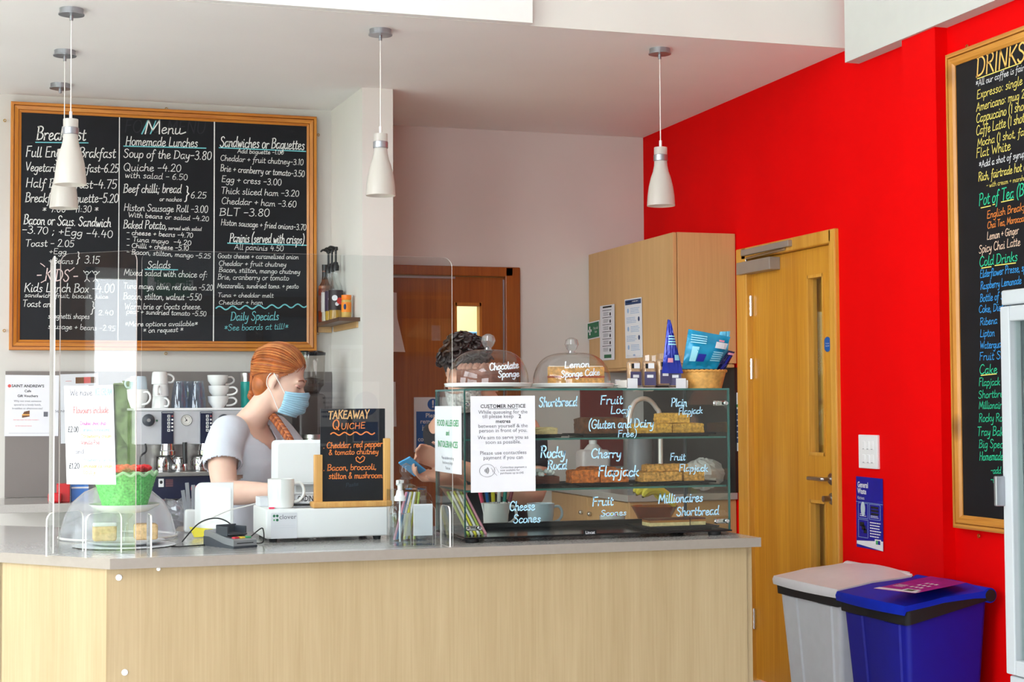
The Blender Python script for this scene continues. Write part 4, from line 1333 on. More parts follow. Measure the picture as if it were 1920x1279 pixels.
# ================================================================ TILL AREA
# cash drawer
dr = thing('cash_drawer', 'white cash drawer box on the serving worktop under the easel', 'cash drawer', (.97, 5.2, WT))
obj('drawer_case', MB().rbox((.772, 5.06, WT + .012), (1.172, 5.34, 1.016), .006, 3), M['white'], dr, True)
m = MB()
for x in (.8, 1.14):
    for y in (5.09, 5.31):
        m.lathe([(0, 0), (.012, 0), (.014, .012), (0, .012)], (x, y, WT), 16)
obj('rubber_foot', m, M['rubber'], dr)
p, q = on_y(508, 962, 5.0595), on_y(557, 1009, 5.0595)
s = Sheet((p.x, 5.0592, p.z), (1, 0, 0), UPV, q.x - p.x, p.z - q.z)
mb = MB()
s.patch(mb, 0, 0, 1, 1, 0, .0004)
for (x, y, r) in ((.12, .12, .0042), (.24, .12, .0042), (.24, .28, .0042), (.12, .28, .0028)):
    s.disc(mb, x, y, r, 1 if r > .004 else 2, .0009)
s.text(mb, 'clover', .64, .25, .021, 3, sx=1.05)
s.patch(mb, .04, .5, .94, .507, 4, .0009)
s.patch(mb, .04, .58, .94, .587, 4, .0009)
obj('maker_label', mb, [M['paper'], M['signgreen'], M['inkgreen'], M['inkgrey'], mat('pale_grey_ink', (206, 206, 214), .8, vary=0)], dr)

# mug on the drawer
def mug_parts(t, c, r, h, m_, ang=0, taper=1.0, handle=.6):
    """cup body and ear handle; local coordinates around c"""
    cx_, cy_, cz_ = c
    pr = [(0, .003), (r * .8 * taper, .003), (r * .86 * taper, 0), (r * .95 * taper, .004), (r * ((taper + 1) / 2 if taper > .8 else .93), h * .5), (r, h), (r - .003, h + .001), (r - .006, h - .001), (r * ((taper + 1) / 2 if taper > .8 else .93) - .006, h * .5), (r * .86 * taper, .01), (0, .008)]
    obj('cup_body', MB().lathe(pr, c, 36), m_, t, True, True)
    ca, sa_ = math.cos(ang), math.sin(ang)
    hp = [(r - .004, h * .84), (r + .018 * handle / .6, h * .86), (r + .03 * handle / .6, h * .66), (r + .028 * handle / .6, h * .42), (r + .012 * handle / .6, h * .24), (r * ((taper + 1) / 2 if taper > .8 else .84) - .004, h * .2)]
    obj('ear_handle', MB().tube([(cx_ + x * ca, cy_ + x * sa_, cz_ + z) for x, z in hp], .005, 10, smooth=4), m_, t, True, True)


t = thing('mug', 'white mug standing on the cash drawer in front of the till screen', 'mug', (.831, 5.125, 1.016))
mug_parts(t, (0, 0, 0), .043, .094, M['china'], -.1)
# till screen
t = thing('till_screen', 'white till touchscreen seen from behind, tilted back towards the cashier', 'till', (.92, 5.26, 1.016))
u_, n_ = Vector((.985, -.17, 0)), Vector((-.17, -.985, 0))
v_ = (UPV * .955 + n_ * -.28).normalized()
o_ = Vector((.822, 5.27, 1.086))
dv = u_.cross(v_).normalized() * .022
obj('screen_shell', MB().prism([o_ + u_ * x + v_ * y for x, y in rounded(.3, .152, .014, 5)], -dv), M['white'], t)
obj('back_panel', MB().prism([o_ + u_ * x + v_ * y + dv * .0 for x, y in [(a_ + .022, b_ + .004) for a_, b_ in rounded(.272, .136, .01, 5)]], dv * .14), mat('light_grey_plastic', (222, 220, 220), .4, vary=.01), t)
obj('glass_face', MB().prism([o_ + u_ * (x + .01) + v_ * (y + .008) - dv * 1.0 for x, y in rounded(.28, .136, .006, 4)], -dv * .05), M['blackgloss'], t)
obj('stand_neck', MB().rbox((.9, 5.29, 1.03), (1.02, 5.315, 1.12), .008), M['white'], t)
obj('stand_foot', MB().rbox((.87, 5.25, 1.0165), (1.05, 5.335, 1.032), .006), M['white'], t)
# customer display
t = thing('customer_display', 'white customer display seen from behind, left of the cash drawer', 'display', (.68, 5.4, WT))
a = on_y(365, 995, 5.42)
b = on_y(437, 995, 5.40)
u_ = (b - a)
u_.z = 0
W_ = u_.length
u_.normalize()
hgt = on_y(400, 905, 5.42).z - WT
n_ = u_.cross(UPV).normalized()
v_ = (UPV * .99 - n_ * .12).normalized()
o_ = Vector((a.x, a.y, WT + .012))
obj('display_shell', MB().prism([o_ + u_ * x + v_ * y for x, y in rounded(W_, hgt - .012, .022, 7, (0, 0, 0, 1))], -n_ * .03), M['white'], t)
obj('back_panel', MB().prism([o_ + u_ * (x + .02) + v_ * (y + .012) for x, y in rounded(W_ - .028, hgt - .045, .008, 4)], n_ * .003), M['china'], t)
obj('display_foot', MB().prism([Vector((o_.x, o_.y, WT)) + u_ * x + Vector((0, y, 0)) for x, y in rounded(W_, .11, .02, 5)], (0, 0, .014)), M['white'], t)
# white and black cables
m = MB().tube([on_y(366, 985, 5.34), on_y(395, 972, 5.3), on_y(430, 957, 5.3), on_y(470, 947, 5.33), on_y(487, 944, 5.35) + Vector((0, 0, .004))], .0022, 8, smooth=6)
tag(obj('white_cable', m, M['strap'], None, True), 'thin white cable running from the customer display to the cash drawer top', 'cable')
m = MB().tube([(.52, 5.16, WT + .004), on_y(372, 982, 5.1), on_y(400, 972, 5.08), on_y(422, 976, 5.06), on_y(440, 996, 5.02) + Vector((0, 0, .01)), on_y(450, 1003, 4.98)], .0022, 8, smooth=6)
tag(obj('black_cable', m, M['rubber'], None, True), 'thin black cable looping from the card reader', 'cable')
m = MB().tube([(.7, 4.985, .925), (.745, 5.0, .96), (.757, 5.01, .953), (.757, 5.015, .918), (.735, 5.03, .9125), (.70, 5.03, .9125), (.64, 5.05, .9125), (.5, 5.0, .9125), (.47, 4.99, .914)], .002, 8, smooth=6)
tag(obj('reader_lead', m, M['rubber'], None, True), 'short black lead coiled between card reader and cash drawer', 'cable')
# card reader
t = thing('card_reader', 'grey payment card reader with coloured keys at the front of the worktop', 'card reader', (.64, 4.93, WT))
Tm = Matrix.Translation((.652, 4.97, WT)) @ Matrix.Rotation(.25, 4, 'Z')
prof = [(-.09, .0), (.07, 0), (.075, .006), (.075, .024), (.07, .028), (.02, .034), (-.04, .045), (-.085, .05), (-.092, .044)]
bm_ = MB().prism([(x, -.042, z) for x, z in prof], (0, .084, 0), T=Tm @ Matrix.Rotation(-HP + .2, 4, 'Z'))
T2 = Tm @ Matrix.Rotation(-HP + .2, 4, 'Z')
obj('reader_body', bm_, M['satin'], t)
obj('under_tray', MB().prism([(x * 1.04, -.0425, z) for x, z in [(-.09, -.0), (.074, 0), (.075, .007), (.02, .012), (-.06, .03), (-.09, .03)]], (0, .085, 0), T=T2), M['darkgrey'], t)
m = MB()
for k, mi in enumerate((0, 1, 2)):
    m.rbox((.045, -.03 + k * .022, .028), (.062, -.012 + k * .022, .034), .002, mi=mi, T=T2)
obj('colour_key', m, [mat('red_key', (210, 40, 60), .5), mat('yellow_key', (236, 200, 60), .5), mat('green_key', (70, 170, 110), .5)], t)
m = MB().rbox((-.02, -.034, .038), (.038, .034, .043), .003, T=T2)
for sx in (-.036, .03):
    m.rbox((-.03, sx, .035), (.03, sx + .006, .064), .002, T=T2)
m.rbox((-.034, -.036, .04), (-.028, .036, .068), .002, T=T2)
obj('keypad_shield', m, M['darkgrey'], t)
obj('card_slot', MB().box((.0745, -.03, .014), (.0756, .03, .017), T=T2), M['black'], t)
# yellow leaflet and clear wrapping beside it
a, b, c = on_z(364, 1008, WT + .002), on_z(397, 1006, WT + .002), on_z(364, 988, WT + .001)
m = MB().prism([a, b, b + Vector((.01, .05, .02)), Vector((a.x - .01, a.y + .06, WT + .032))], (0, 0, .0012))
tag(obj('yellow_leaflet', m, mat('yellow_paper', (250, 232, 60), .7)), 'folded yellow leaflet lying beside the card reader', 'leaflet')
# small box, clip, book and tablet on the drawer
tag(obj('small_carton', MB().rbox((.776, 5.22, 1.016), (.84, 5.31, 1.046), .002), M['paper']), 'small white carton on the drawer behind the mug', 'box')
tag(obj('pink_clip', MB().rbox((.786, 5.082, 1.016), (.804, 5.094, 1.0215), .002), mat('pink_plastic', (240, 60, 100), .4)), 'tiny pink clip on the drawer beside the white mug', 'clip')
bk = thing('paperback_book', 'white lettered book lying on a slim black and silver tablet between mug and easel', 'book', (.9, 5.15, 1.026))
a = on_y(548, 946, 5.12)
Tb = Matrix.Translation((.918, 5.16, 1.028)) @ Matrix.Rotation(-.12, 4, 'Z')
obj('pages', MB().box((-.055, -.036, .003), (.063, .078, .028), T=Tb), M['paper'], bk)
obj('cover', MB().box((-.057, -.0385, 0), (.065, .08, .003), T=Tb).box((-.057, -.0385, .028), (.065, .08, .031), T=Tb).box((-.057, -.0385, 0), (.065, -.036, .031), T=Tb), M['paper'], bk)
mb = MB()
printed(mb, 'ORDINARY', Tb @ Vector((.012, -.0385, .008)), Tb.to_3x3() @ Vector((1, 0, 0)), UPV, .026, 0, 'CENTER', .02, .62)
printed(mb, 'AN', Tb @ Vector((-.047, -.0385, .009)), Tb.to_3x3() @ Vector((1, 0, 0)), UPV, .012, 0, 'CENTER', .01, .7)
obj('spine_lettering', mb, M['inkblack'], bk)
tag(obj('tablet', MB().rbox((.868, 5.105, 1.0165), (.985, 5.24, 1.0225), .003).rbox((.866, 5.11, 1.022), (.98, 5.24, 1.0275), .003, mi=1), [M['satin'], M['blackgloss']]), 'slim black and silver tablet under the white lettered book', 'tablet')

# ---------------------------------------------------------------- easel chalkboard
ez = thing('table_easel', 'small chalkboard easel with orange takeaway quiche writing on the cash drawer', 'chalkboard', (1.05, 5.06, 1.016))
ey = 5.085
a, b = on_y(601, 942, ey), on_y(722, 766, ey)
obj('board_panel', MB().rbox((a.x, ey, 1.03), (b.x, ey + .008, b.z), .001), M['slate'], ez)
bl, br = on_y(586, 955, ey - .02), on_y(735, 955, ey - .02)
obj('easel_base', MB().rbox((bl.x, ey - .026, 1.0165), (br.x, ey + .04, 1.036), .005, 3), M['easel'], ez, True)
for (x0, x1, yt) in ((590, 605, 853), (719, 732, 822)):
    p, q = on_y(x0, yt, ey - .008), on_y(x1, yt, ey - .008)
    obj('easel_post', MB().rbox((p.x, ey - .01, 1.03), (q.x, ey + .018, p.z), .003, 3), M['easel'], ez, True)
wr = MB()
for t, a, b, cap, ci in (('TAKEAWAY', (615, 786), (692, 784), 15, 1), ('Q', (623, 805), (637, 805), 17, 0), ('UICHE', (639, 805), (685, 803), 11, 0), ('. Cheddar, red pepper', (606, 841), (717, 837), 11, 0),
                         ('& tomato chutney', (616, 853), (710, 851), 10, 0), ('. Bacon, broccoli,', (606, 883), (706, 880), 11, 0), ('stilton & mushroom', (616, 898), (717, 896), 11, 0)):
    pa, pb = on_y(*a, ey), on_y(*b, ey)
    hand(wr, t, pa, pb, px_len(pa, cap), UPV, N3, None, ci, .13, .08)
k = px_len(on_y(660, 860, ey), 1)
wave(wr, on_y(620, 814, ey), on_y(702, 812, ey), UPV, N3, 2.6 * k, 4, 2.2 * k)
c = on_y(675, 860, ey)
ribbon(wr, [Vector((c.x + x * k, c.z + z * k)) for x, z in ((0, -1), (-5, 4), (-8, 1), (-7, -4), (0, -8), (7, -4), (9, 2), (5, 5), (0, 0))], 1.6 * k, lambda q: Vector((q.x, ey - .0015, q.y)))
pa, pb = on_y(648, 914, ey), on_y(672, 910, ey)
hand(wr, 'Pasta', pa, pb, 7 * k, UPV, N3, None, 2, .1)
obj('chalk_lettering', wr, [M['chalkorange'], M['chalkpeach'], mat('smudged_blue_chalk', (58, 76, 92), .9)], ez)

# ---------------------------------------------------------------- pump bottle, leaflet holder, jars
c = on_z(755, 1024, WT)
pbx, pby = c.x, c.y + .035
t = thing('hand_gel_bottle', 'clear pump bottle of hand gel at the front edge of the worktop', 'bottle', (pbx, pby, WT))
obj('bottle', MB().lathe([(0, 0), (.031, 0), (.034, .004), (.034, .108), (.03, .122), (.016, .13), (.014, .14)], (0, 0, 0), 32), M['domeglass'], t, True, True)
obj('gel', MB().lathe([(0, .004), (.0325, .004), (.0325, .098), (0, .098)], (0, 0, 0), 32), clear('pale_gel', (238, 242, 244), .03), t, True, True)
la_ = np.linspace(-1.45, .5, 16)
obj('label', MB().strip([(.0347 * math.cos(a), .0347 * math.sin(a), .1) for a in la_], [(.0347 * math.cos(a), .0347 * math.sin(a), .03) for a in la_]), clear('label_film', (244, 244, 240), .05, .2, .45, (244, 244, 238)), t, True, True)
pm = obj('pump_head', MB().lathe([(0, .138), (.018, .138), (.018, .15), (.013, .156), (.0105, .17), (.0075, .172), (.0075, .192), (.012, .194), (.012, .202), (0, .204)], (0, 0, 0), 24).tube([(0, 0, .199), (-.012, -.022, .199), (-.015, -.03, .19)], .005, 8), M['white'], t, True, True)
obj('dip_tube', MB().tube([(0, 0, .14), (0, 0, .01)], .003, 8), M['white'], t, True, True)
p, q = on_y(775, 1026, 4.79), on_y(816, 958, 4.79)
t = thing('leaflet_holder', 'clear acrylic holder with a blank white leaflet, beside the hand gel bottle', 'leaflet holder', ((p.x + q.x) / 2, 4.8, WT))
hw_ = q.x - p.x
obj('holder', MB().prism([(p.x + x, 4.785, WT + y) for x, y in rounded(hw_, .125, .018, 5, (0, 0, 1, 0))], (0, .003, 0), 0, 1).box((p.x, 4.785, WT), (q.x, 4.84, WT + .003)).prism([(p.x + x, 4.82, WT + y) for x, y in rounded(hw_, .14, .018, 5, (0, 0, 1, 0))], (0, .003, 0), 0, 1), [M['acrylic'], M['acrylic_edge']], t)
tag(obj('leaflet', MB().box((p.x + .004, 4.8, WT + .03), (q.x - .006, 4.806, WT + .128)), M['paper']), 'blank white leaflet standing in the clear acrylic holder', 'leaflet')

c = on_y(762, 1000, 5.0)
t = thing('sweet_jar', 'square glass jar with round glass stopper behind the hand gel bottle', 'jar', (c.x, 5.0, WT))
obj('jar', MB().prism([(x - .058, y - .05, 0) for x, y in rounded(.116, .1, .02, 5)], (0, 0, .165)), M['domeglass'], t, False, True)
obj('stopper', MB().lathe([(0, .166), (.03, .166), (.03, .176), (.014, .182), (.012, .196), (.022, .2), (.012, .206), (.022, .222), (.02, .24), (0, .25)], (0, 0, 0), 28), M['domeglass'], t, True, True)
stick_m = [mat('yellow_paper_straw', (232, 220, 70), .6), mat('white_paper_straw', (236, 230, 232), .6), mat('pink_paper_straw', (226, 150, 170), .6), mat('green_paper_straw', (176, 190, 90), .6), mat('blue_paper_straw', (110, 160, 214), .6)]
names = ('yellow', 'white', 'pink', 'green', 'blue')
for k in range(7):
    x = c.x - .034 + k * .011
    mi = (2, 4, 1, 0, 1, 0, 3)[k]
    m = MB().tube([(x - .01, 4.985 + (k % 3) * .012, WT + .004), (x + .035 - .004 * k, 5.0 + (k % 2) * .012, WT + .155)], .0042, 8)
    tag(obj('paper_straw', m, stick_m[mi], None, True), '%s twisted paper straw in the stoppered jar, %s' % (names[mi], ('beside the blue one', 'between pink and white', 'paler of the middle pair', 'yellower of the middle pair', 'paler of the last three', 'brightest near the case', 'closest to the glass case')[k]), 'straw', group='paper straws in the jar')
c = on_y(788, 1000, 5.18)
t = thing('glass_flask', 'clear round shouldered glass bottle beside the stoppered jar', 'bottle', (c.x + .005, 5.18, WT))
obj('flask', MB().lathe([(0, 0), (.034, 0), (.036, .006), (.036, .118), (.03, .136), (.018, .146), (.016, .16), (.019, .163)], (0, 0, 0), 28), M['domeglass'], t, True, True)

# ---------------------------------------------------------------- cake stand corner
c = on_y(228, 962, 5.1)
cs = thing('cake_stand', 'white china cake stand holding the green basket', 'cake stand', (.338, 5.12, WT))
obj('stand_plate', MB().lathe([(0, .102), (.03, .1), (.075, .108), (.108, .128), (.11, .132), (.07, .12), (0, .114)], (0, 0, 0), 44), M['china'], cs, True, True)
obj('lower_plate', MB().lathe([(0, .004), (.08, .004), (.122, .016), (.124, .018), (.08, .01), (0, .01)], (0, 0, 0), 44), M['china'], cs, True, True)
obj('stand_stem', MB().lathe([(.02, .0085), (.014, .014), (.011, .04), (.012, .08), (.03, .102)], (0, 0, 0), 28), M['domeglass'], cs, True, True)
bs = thing('green_basket', 'bright green woven basket of red flowers on the white cake stand', 'basket', (.338, 5.12, WT + .121))


def weave(nv, rows):
    return lambda a, k: 1 + .02 * math.sin(nv * a) * (1 if k % 2 else -1)


pr = [(0, .002), (.066, .002)] + [(.068 + .03 * (k / 16), .004 + .1 * k / 16) for k in range(17)]
obj('woven_body', MB().lathe(pr, (0, 0, 0), 96, fn=weave(20, 16)), mat('green_wicker', (104, 200, 108), .55, vary=.35, scale=130, bump=.9), bs, True, True)
obj('scalloped_rim', MB().tube([(.0985 * math.cos(a), .0985 * math.sin(a), .106 + .005 * math.sin(14 * a)) for a in np.linspace(0, 2 * math.pi, 90)], .0045, 8), mat('pale_green_wicker', (180, 226, 176), .55, vary=.1), bs, True, True)
for k in range(9):
    a = k * .75
    cx_, cy_ = .338 + .058 * math.cos(a), 5.12 + .058 * math.sin(a)
    m = MB()
    for q in range(6):
        b = q * math.pi / 3 + k
        m.ball((cx_ + .014 * math.cos(b), cy_ + .014 * math.sin(b), WT + .121 + .118 + .006 * (q % 2)), (.0135, .0135, .007), 10, 6, R=Euler((.5 * math.sin(b), -.5 * math.cos(b), b)).to_matrix())
    m.ball((cx_, cy_, WT + .121 + .122), .007, 10, 6, mi=1)
    m.tube([(cx_, cy_, WT + .21), (cx_, cy_, WT + .236)], .002, 6, mi=1)
    tag(obj('red_flower', m, [mat('red_petals', (240, 40, 48), .55, vary=.2, scale=40), mat('pale_centre', (252, 222, 216), .6)], None, True), 'red fabric flower among others in the green basket', 'flower', group='red flowers in the green basket')
for k, (dx_, dy_, lab) in enumerate(((-.062, -.012, 'pale icing topped cake slice on the stand under the green basket'), (.064, -.008, 'golden sponge cake slice on the stand under the green basket'))):
    t = thing('cake_slice', lab, 'cake', (.338 + dx_, 5.12 + dy_, WT + .0186))
    obj('sponge', MB().rbox((-.036, -.028, 0), (.036, .028, .05), .008, 3), mat('sponge_crumb', (232, 196, 146), .9, vary=.2, scale=90, bump=.5), t, True, True)
    if k == 0:
        obj('icing', MB().rbox((-.037, -.029, .045), (.037, .029, .058), .005, 3), M['china'], t, True, True)
tag(obj('paper_doily', MB().lathe([(0, .0015), (.15, .0015), (.155, .001), (0, .0002)], (.338, 5.12, WT + .002), 120, fn=lambda a, k: 1 + (.035 * abs(math.sin(22 * a)) if k in (1, 2) else 0)), M['paper']), 'white scalloped paper doily under the white cake stand', 'doily')
t = thing('cake_cover', 'large frosted clear cake cover behind the green basket', 'cake cover', (.338, 5.442, WT))
obj('cover_dome', MB().lathe([(.19, 0), (.188, .02), (.174, .075), (.15, .12), (.11, .155), (.06, .175), (0, .182)], (0, 0, 0), 56), M['frost'], t, True, True)
obj('cover_rim', MB().tube([(.191 * math.cos(a), .191 * math.sin(a), .006) for a in np.linspace(0, 2 * math.pi, 60)], .004, 8), M['acrylic_edge'], t, True, True)
# sachets pot and crumpled bags
c = on_z(348, 985, WT)
t = thing('sachet_pot', 'white pot holding silver sachets left of the customer display', 'pot', (.61, 5.6, WT))
obj('pot', MB().rbox((-.04, -.035, 0), (.04, .035, .08), .008, 3), M['china'], t, True, True)
for k in range(6):
    x, y = .61 - .028 + k * .011, 5.585 + (k % 2) * .02
    m = MB().rbox((x - .0065, y - .0015, WT + .0), (x + .0065, y + .0015, WT + .118 + .008 * ((k * 3) % 4)), .001, T=Matrix.Translation((x, y, WT + .03)) @ Matrix.Rotation((k - 2.5) * .06, 4, 'Y') @ Matrix.Translation((-x, -y, -WT)))
    tag(obj('sachet', m, M['satin']), 'silver sugar sachet standing in the white pot', 'sachet', group='silver sachets in the white pot')
for k, (px, py, z, lab) in enumerate(((352, 935, .06, 'crumpled clear bag behind the white sachet pot'), (310, 962, .04, 'crumpled clear bag beside the frosted cake cover'))):
    c = on_y(px, py, 5.72 - .1 * k)
    m = MB().ball((0, 0, 0), (.055, .04, .05), 14, 10)
    for i, v in enumerate(m.v):
        j = 1 + random.uniform(-.28, .28)
        m.v[i] = (c.x + v[0] * j, c.y + v[1] * j, WT + .058 + v[2] * j)
    tag(obj('clear_bag', m, clear('crumpled_film', (214, 214, 220), .1, .06, .12)), lab, 'bag')
# ================================================================ GLASS CAKE CASE
X0, X1, Y0, Y1, Z0, Z1 = 1.362, 2.282, 4.818, 5.176, .928, 1.398
cc = thing('cake_display_case', 'square glass cake display case with green edges on the serving worktop', 'display case', ((X0 + X1) / 2, (Y0 + Y1) / 2, WT))
G = [M['glass'], M['glass_edge']]
T_ = .006


def sheet3(lo, hi, axis):
    """glass sheet: large faces clear, rims green"""
    m = MB().box(lo, hi)
    big = {'x': (3, 5), 'y': (2, 4), 'z': (0, 1)}[axis]
    m.mi = [0 if i in big else 1 for i in range(6)]
    return m


front = obj('front_glass', sheet3((X0, Y0, Z0), (X1, Y0 + T_, Z1 - T_), 'y'), G, cc)
obj('side_glass', sheet3((X0, Y0 + T_, Z0), (X0 + T_, Y1, Z1 - T_), 'x'), G, cc)
obj('side_glass', sheet3((X1 - T_, Y0 + T_, Z0), (X1, Y1, Z1 - T_), 'x'), G, cc)
obj('top_glass', sheet3((X0, Y0, Z1 - T_), (X1, Y1, Z1), 'z'), G, cc)
for z in (1.238, 1.076):
    obj('glass_shelf', sheet3((X0 + .008, Y0 + .012, z - T_), (X1 - .008, Y1 - .008, z), 'z'), G, cc)
obj('base_plate', MB().rbox((X0 - .004, Y0 - .004, Z0 - .006), (X1 + .004, Y1 + .004, Z0), .002), M['blackgloss'], cc)
obj('base_rail', MB().rbox((X0 + .02, Y1 - .03, Z0), (X1 - .02, Y1 - .01, Z0 + .018), .003), M['black'], cc)
obj('back_post', MB().box((X1 - .012, Y1 - .012, Z0), (X1 - .0065, Y1, Z1 - T_)).box((X0 + .0065, Y1 - .012, Z0), (X0 + .012, Y1, Z1 - T_)), M['darkgrey'], cc)
for x in (X0 + .03, X1 - .05):
    for y in (Y0 + .02, Y1 - .03):
        obj('foot', MB().lathe([(0, 0), (.02, 0), (.022, .004), (.022, .012), (0, .012)], (x, y, WT), 20), M['rubber'], cc)
for x, sx in ((X0, 1), (X1, -1)):
    for z in (Z0 + .028, Z1 - .05):
        m = MB()
        for (fx, fy) in ((sx * .05, -.004), (sx * .012, -.004)):
            m.lathe([(0, .006), (.006, .005), (.0085, 0)], n=16, T=Matrix.Translation((x + fx, Y0, z)) @ Matrix.Rotation(HP, 4, 'X'))
        m.rbox((min(x + sx * .005, x + sx * .055), Y0 + .007, z - .008), (max(x + sx * .005, x + sx * .055), Y0 + .012, z + .008), .002)
        obj('glass_clamp', m, M['chrome'], cc, True)
p = on_y(1105, 998, Y0)
lb = MB().box((p.x - .022, Y0 - .0065, Z0 - .004), (p.x + .022, Y0 - .0045, Z0 + .014))
printed(lb, 'Lincat', (p.x, Y0 - .0066, Z0 + .0005), (1, 0, 0), UPV, .0135, 1, 'CENTER', .02)
obj('maker_plate', lb, [M['black'], M['paper']], cc)
wr = MB()
for t, a, b, cap in (('Shortbread', (1010, 763), (1082, 761), 17), ('Fruit', (1125, 758), (1168, 757), 16), ('Loaf', (1144, 776), (1182, 775), 14), ('(Gluten and Dairy', (1103, 804), (1226, 801), 16), ('Free)', (1158, 820), (1194, 818), 12),
                     ('Plain', (1258, 762), (1288, 762), 15), ('Flapjack', (1272, 778), (1317, 775), 12), ('Cherry', (1108, 859), (1165, 858), 17), ('Flapjack', (1121, 893), (1198, 893), 19), ('Fruit', (1256, 863), (1285, 863), 13),
                     ('Flapjack', (1273, 884), (1327, 884), 13), ('Fruit', (1110, 949), (1150, 947), 17), ('Scones', (1126, 968), (1175, 966), 11), ('Millionaires', (1234, 944), (1318, 940), 17), ('Shortbread', (1268, 967), (1348, 965), 16),
                     ('Rocky', (1013, 858), (1060, 858), 20), ('Road', (1026, 880), (1063, 880), 17), ('Cheese', (955, 958), (1003, 957), 17), ('Scones', (962, 981), (1014, 979), 15)):
    pa, pb = on_y(*a, Y0), on_y(*b, Y0)
    wr = MB()
    hand(wr, t, pa, pb, px_len(pa, cap), UPV, N3, None, 0, .13, .1, lift=.0012)
    obj('pen_lettering', wr, M['glasspen'], front)
# sheets taped to the case
s = sheet_y((882, 743), (1003, 742), (883, 924), Y0 - .0075)


def customer(s, mb):
    k = .0125
    s.text(mb, 'CUSTOMER NOTICE', .5, .125, .0165, 1, bold=.01)
    s.patch(mb, .27, .132, .73, .136, 1)
    for y, t, c_ in ((.185, 'While queueing for the', 0), (.23, 'till please keep       ', 0), (.232, '                       2', 1), (.282, 'metres', 1), (.33, 'between yourself & the', 0), (.378, 'person in front of you.', 0), (.45, 'We aim to serve you as', 0), (.498, 'soon as possible.', 0), (.61, 'Please use contactless', 0), (.66, 'payment if you can', 0)):
        s.text(mb, t, .5, y, .0165, c_, bold=.012 if c_ else 0, sx=1.06)
    n = 40
    c0, rx, ry = s.at(.25, .775, .0009), .026, .0205
    for i in range(n):
        a, b = 2 * math.pi * i / n, 2 * math.pi * (i + 1) / n
        mb.add([c0 + s.u * (rx * f * math.cos(q)) + s.v * (ry * f * math.sin(q)) for q, f in ((a, 1), (b, 1), (b, .95), (a, .95))], [(0, 1, 2, 3)], 0)
    for j, r in enumerate((.005, .009, .013, .017)):
        for i in range(8):
            a, b = -.7 + 1.4 * i / 8, -.7 + 1.4 * (i + 1) / 8
            cc0 = s.at(.19, .775, .0009)
            mb.add([cc0 + s.u * ((r + f) * math.cos(q)) + s.v * ((r + f) * .9 * math.sin(q)) for q, f in ((a, 0), (b, 0), (b, .0018), (a, .0018))], [(0, 1, 2, 3)], 1)
    ribbon(mb, [Vector((.31, .75)), Vector((.36, .8)), Vector((.4, .83))], .004, lambda q: s.at(q.x, q.y, .001), 0)
    ribbon(mb, [Vector((.33, .79)), Vector((.38, .74)), Vector((.43, .8))], .003, lambda q: s.at(q.x, q.y, .001), 0)
    for y, t in ((.755, 'Contactless payment is'), (.785, 'now available for'), (.815, 'purchases up to £45')):
        s.text(mb, t, .45, y, .0095, 0, 'LEFT')


notice('customer_notice', 'white customer notice sheet taped to the front of the glass cake case', 'notice', s, customer, ('inkgrey', 'inkblack'))
s = Sheet((X0 - .003, on_x(817, 762, X0).y, 1.343), (0, -1, 0), UPV, .33, .218)


def allergy(s, mb):
    for y, t, z in ((.3, 'FOOD ALLERGIES', .03), (.44, 'and', .026), (.62, 'INTOLERANCES', .03)):
        s.text(mb, t, .5, y, z, 0, bold=.012, sx=1.15)
    for y, t in ((.8, 'Please ask before ordering'), (.87, 'if you have any allergies'), (.95, 'Thank you')):
        s.text(mb, t, .5, y, .014, 1)


notice('allergy_notice', 'white food allergies notice with green words on the side of the glass case', 'notice', s, allergy, ('inkgreen', 'inkgrey'))

# ---------------------------------------------------------------- what is inside the case
def at_px(px, y):
    """x position of a pixel column at depth y (shelf height is close to eye level, so the row hardly matters)"""
    return on_y(px, 850, y).x


def tray(px0, px1, y, z, lab, ry=.09):
    x0, x1 = at_px(px0, y), at_px(px1, y)
    x1 = min(x1, X1 - .016)
    tag(obj('slate_tray', MB().rbox((x0, y - ry, z + .005), (x1, y + ry, z + .011), .0025).box((x0 + .02, y - ry + .02, z + .0008), (x1 - .02, y + ry - .02, z + .005)), mat('matt_black_tray', (20, 20, 24), .75, vary=.15, spec=.2)), lab, 'tray')
    return x0, x1


def slab(name, lab, cat, x0, x1, y, d, z, h, col, grp=None, r=.008, rough=.03, parts=()):
    m = MB()
    bm = bmesh.new()
    bmesh.ops.create_cube(bm, size=1)
    bmesh.ops.subdivide_edges(bm, edges=bm.edges[:], cuts=7, use_grid_fill=True)
    for v in bm.verts:
        c = v.co.copy()
        k = 1 - .12 * (abs(c.x * 2) ** 8 + abs(c.y * 2) ** 8) * .5
        v.co = Vector((c.x * (x1 - x0), c.y * d, (c.z + .5) * h * k)) + Vector([random.uniform(-1, 1) * rough * .05 for _ in range(3)])
        v.co.z = max(v.co.z, 0)
    m.bm(bm)
    t = tag(obj(name, m, col, None, True, True), lab, cat, grp)
    t.location = ((x0 + x1) / 2, y, z)
    return t


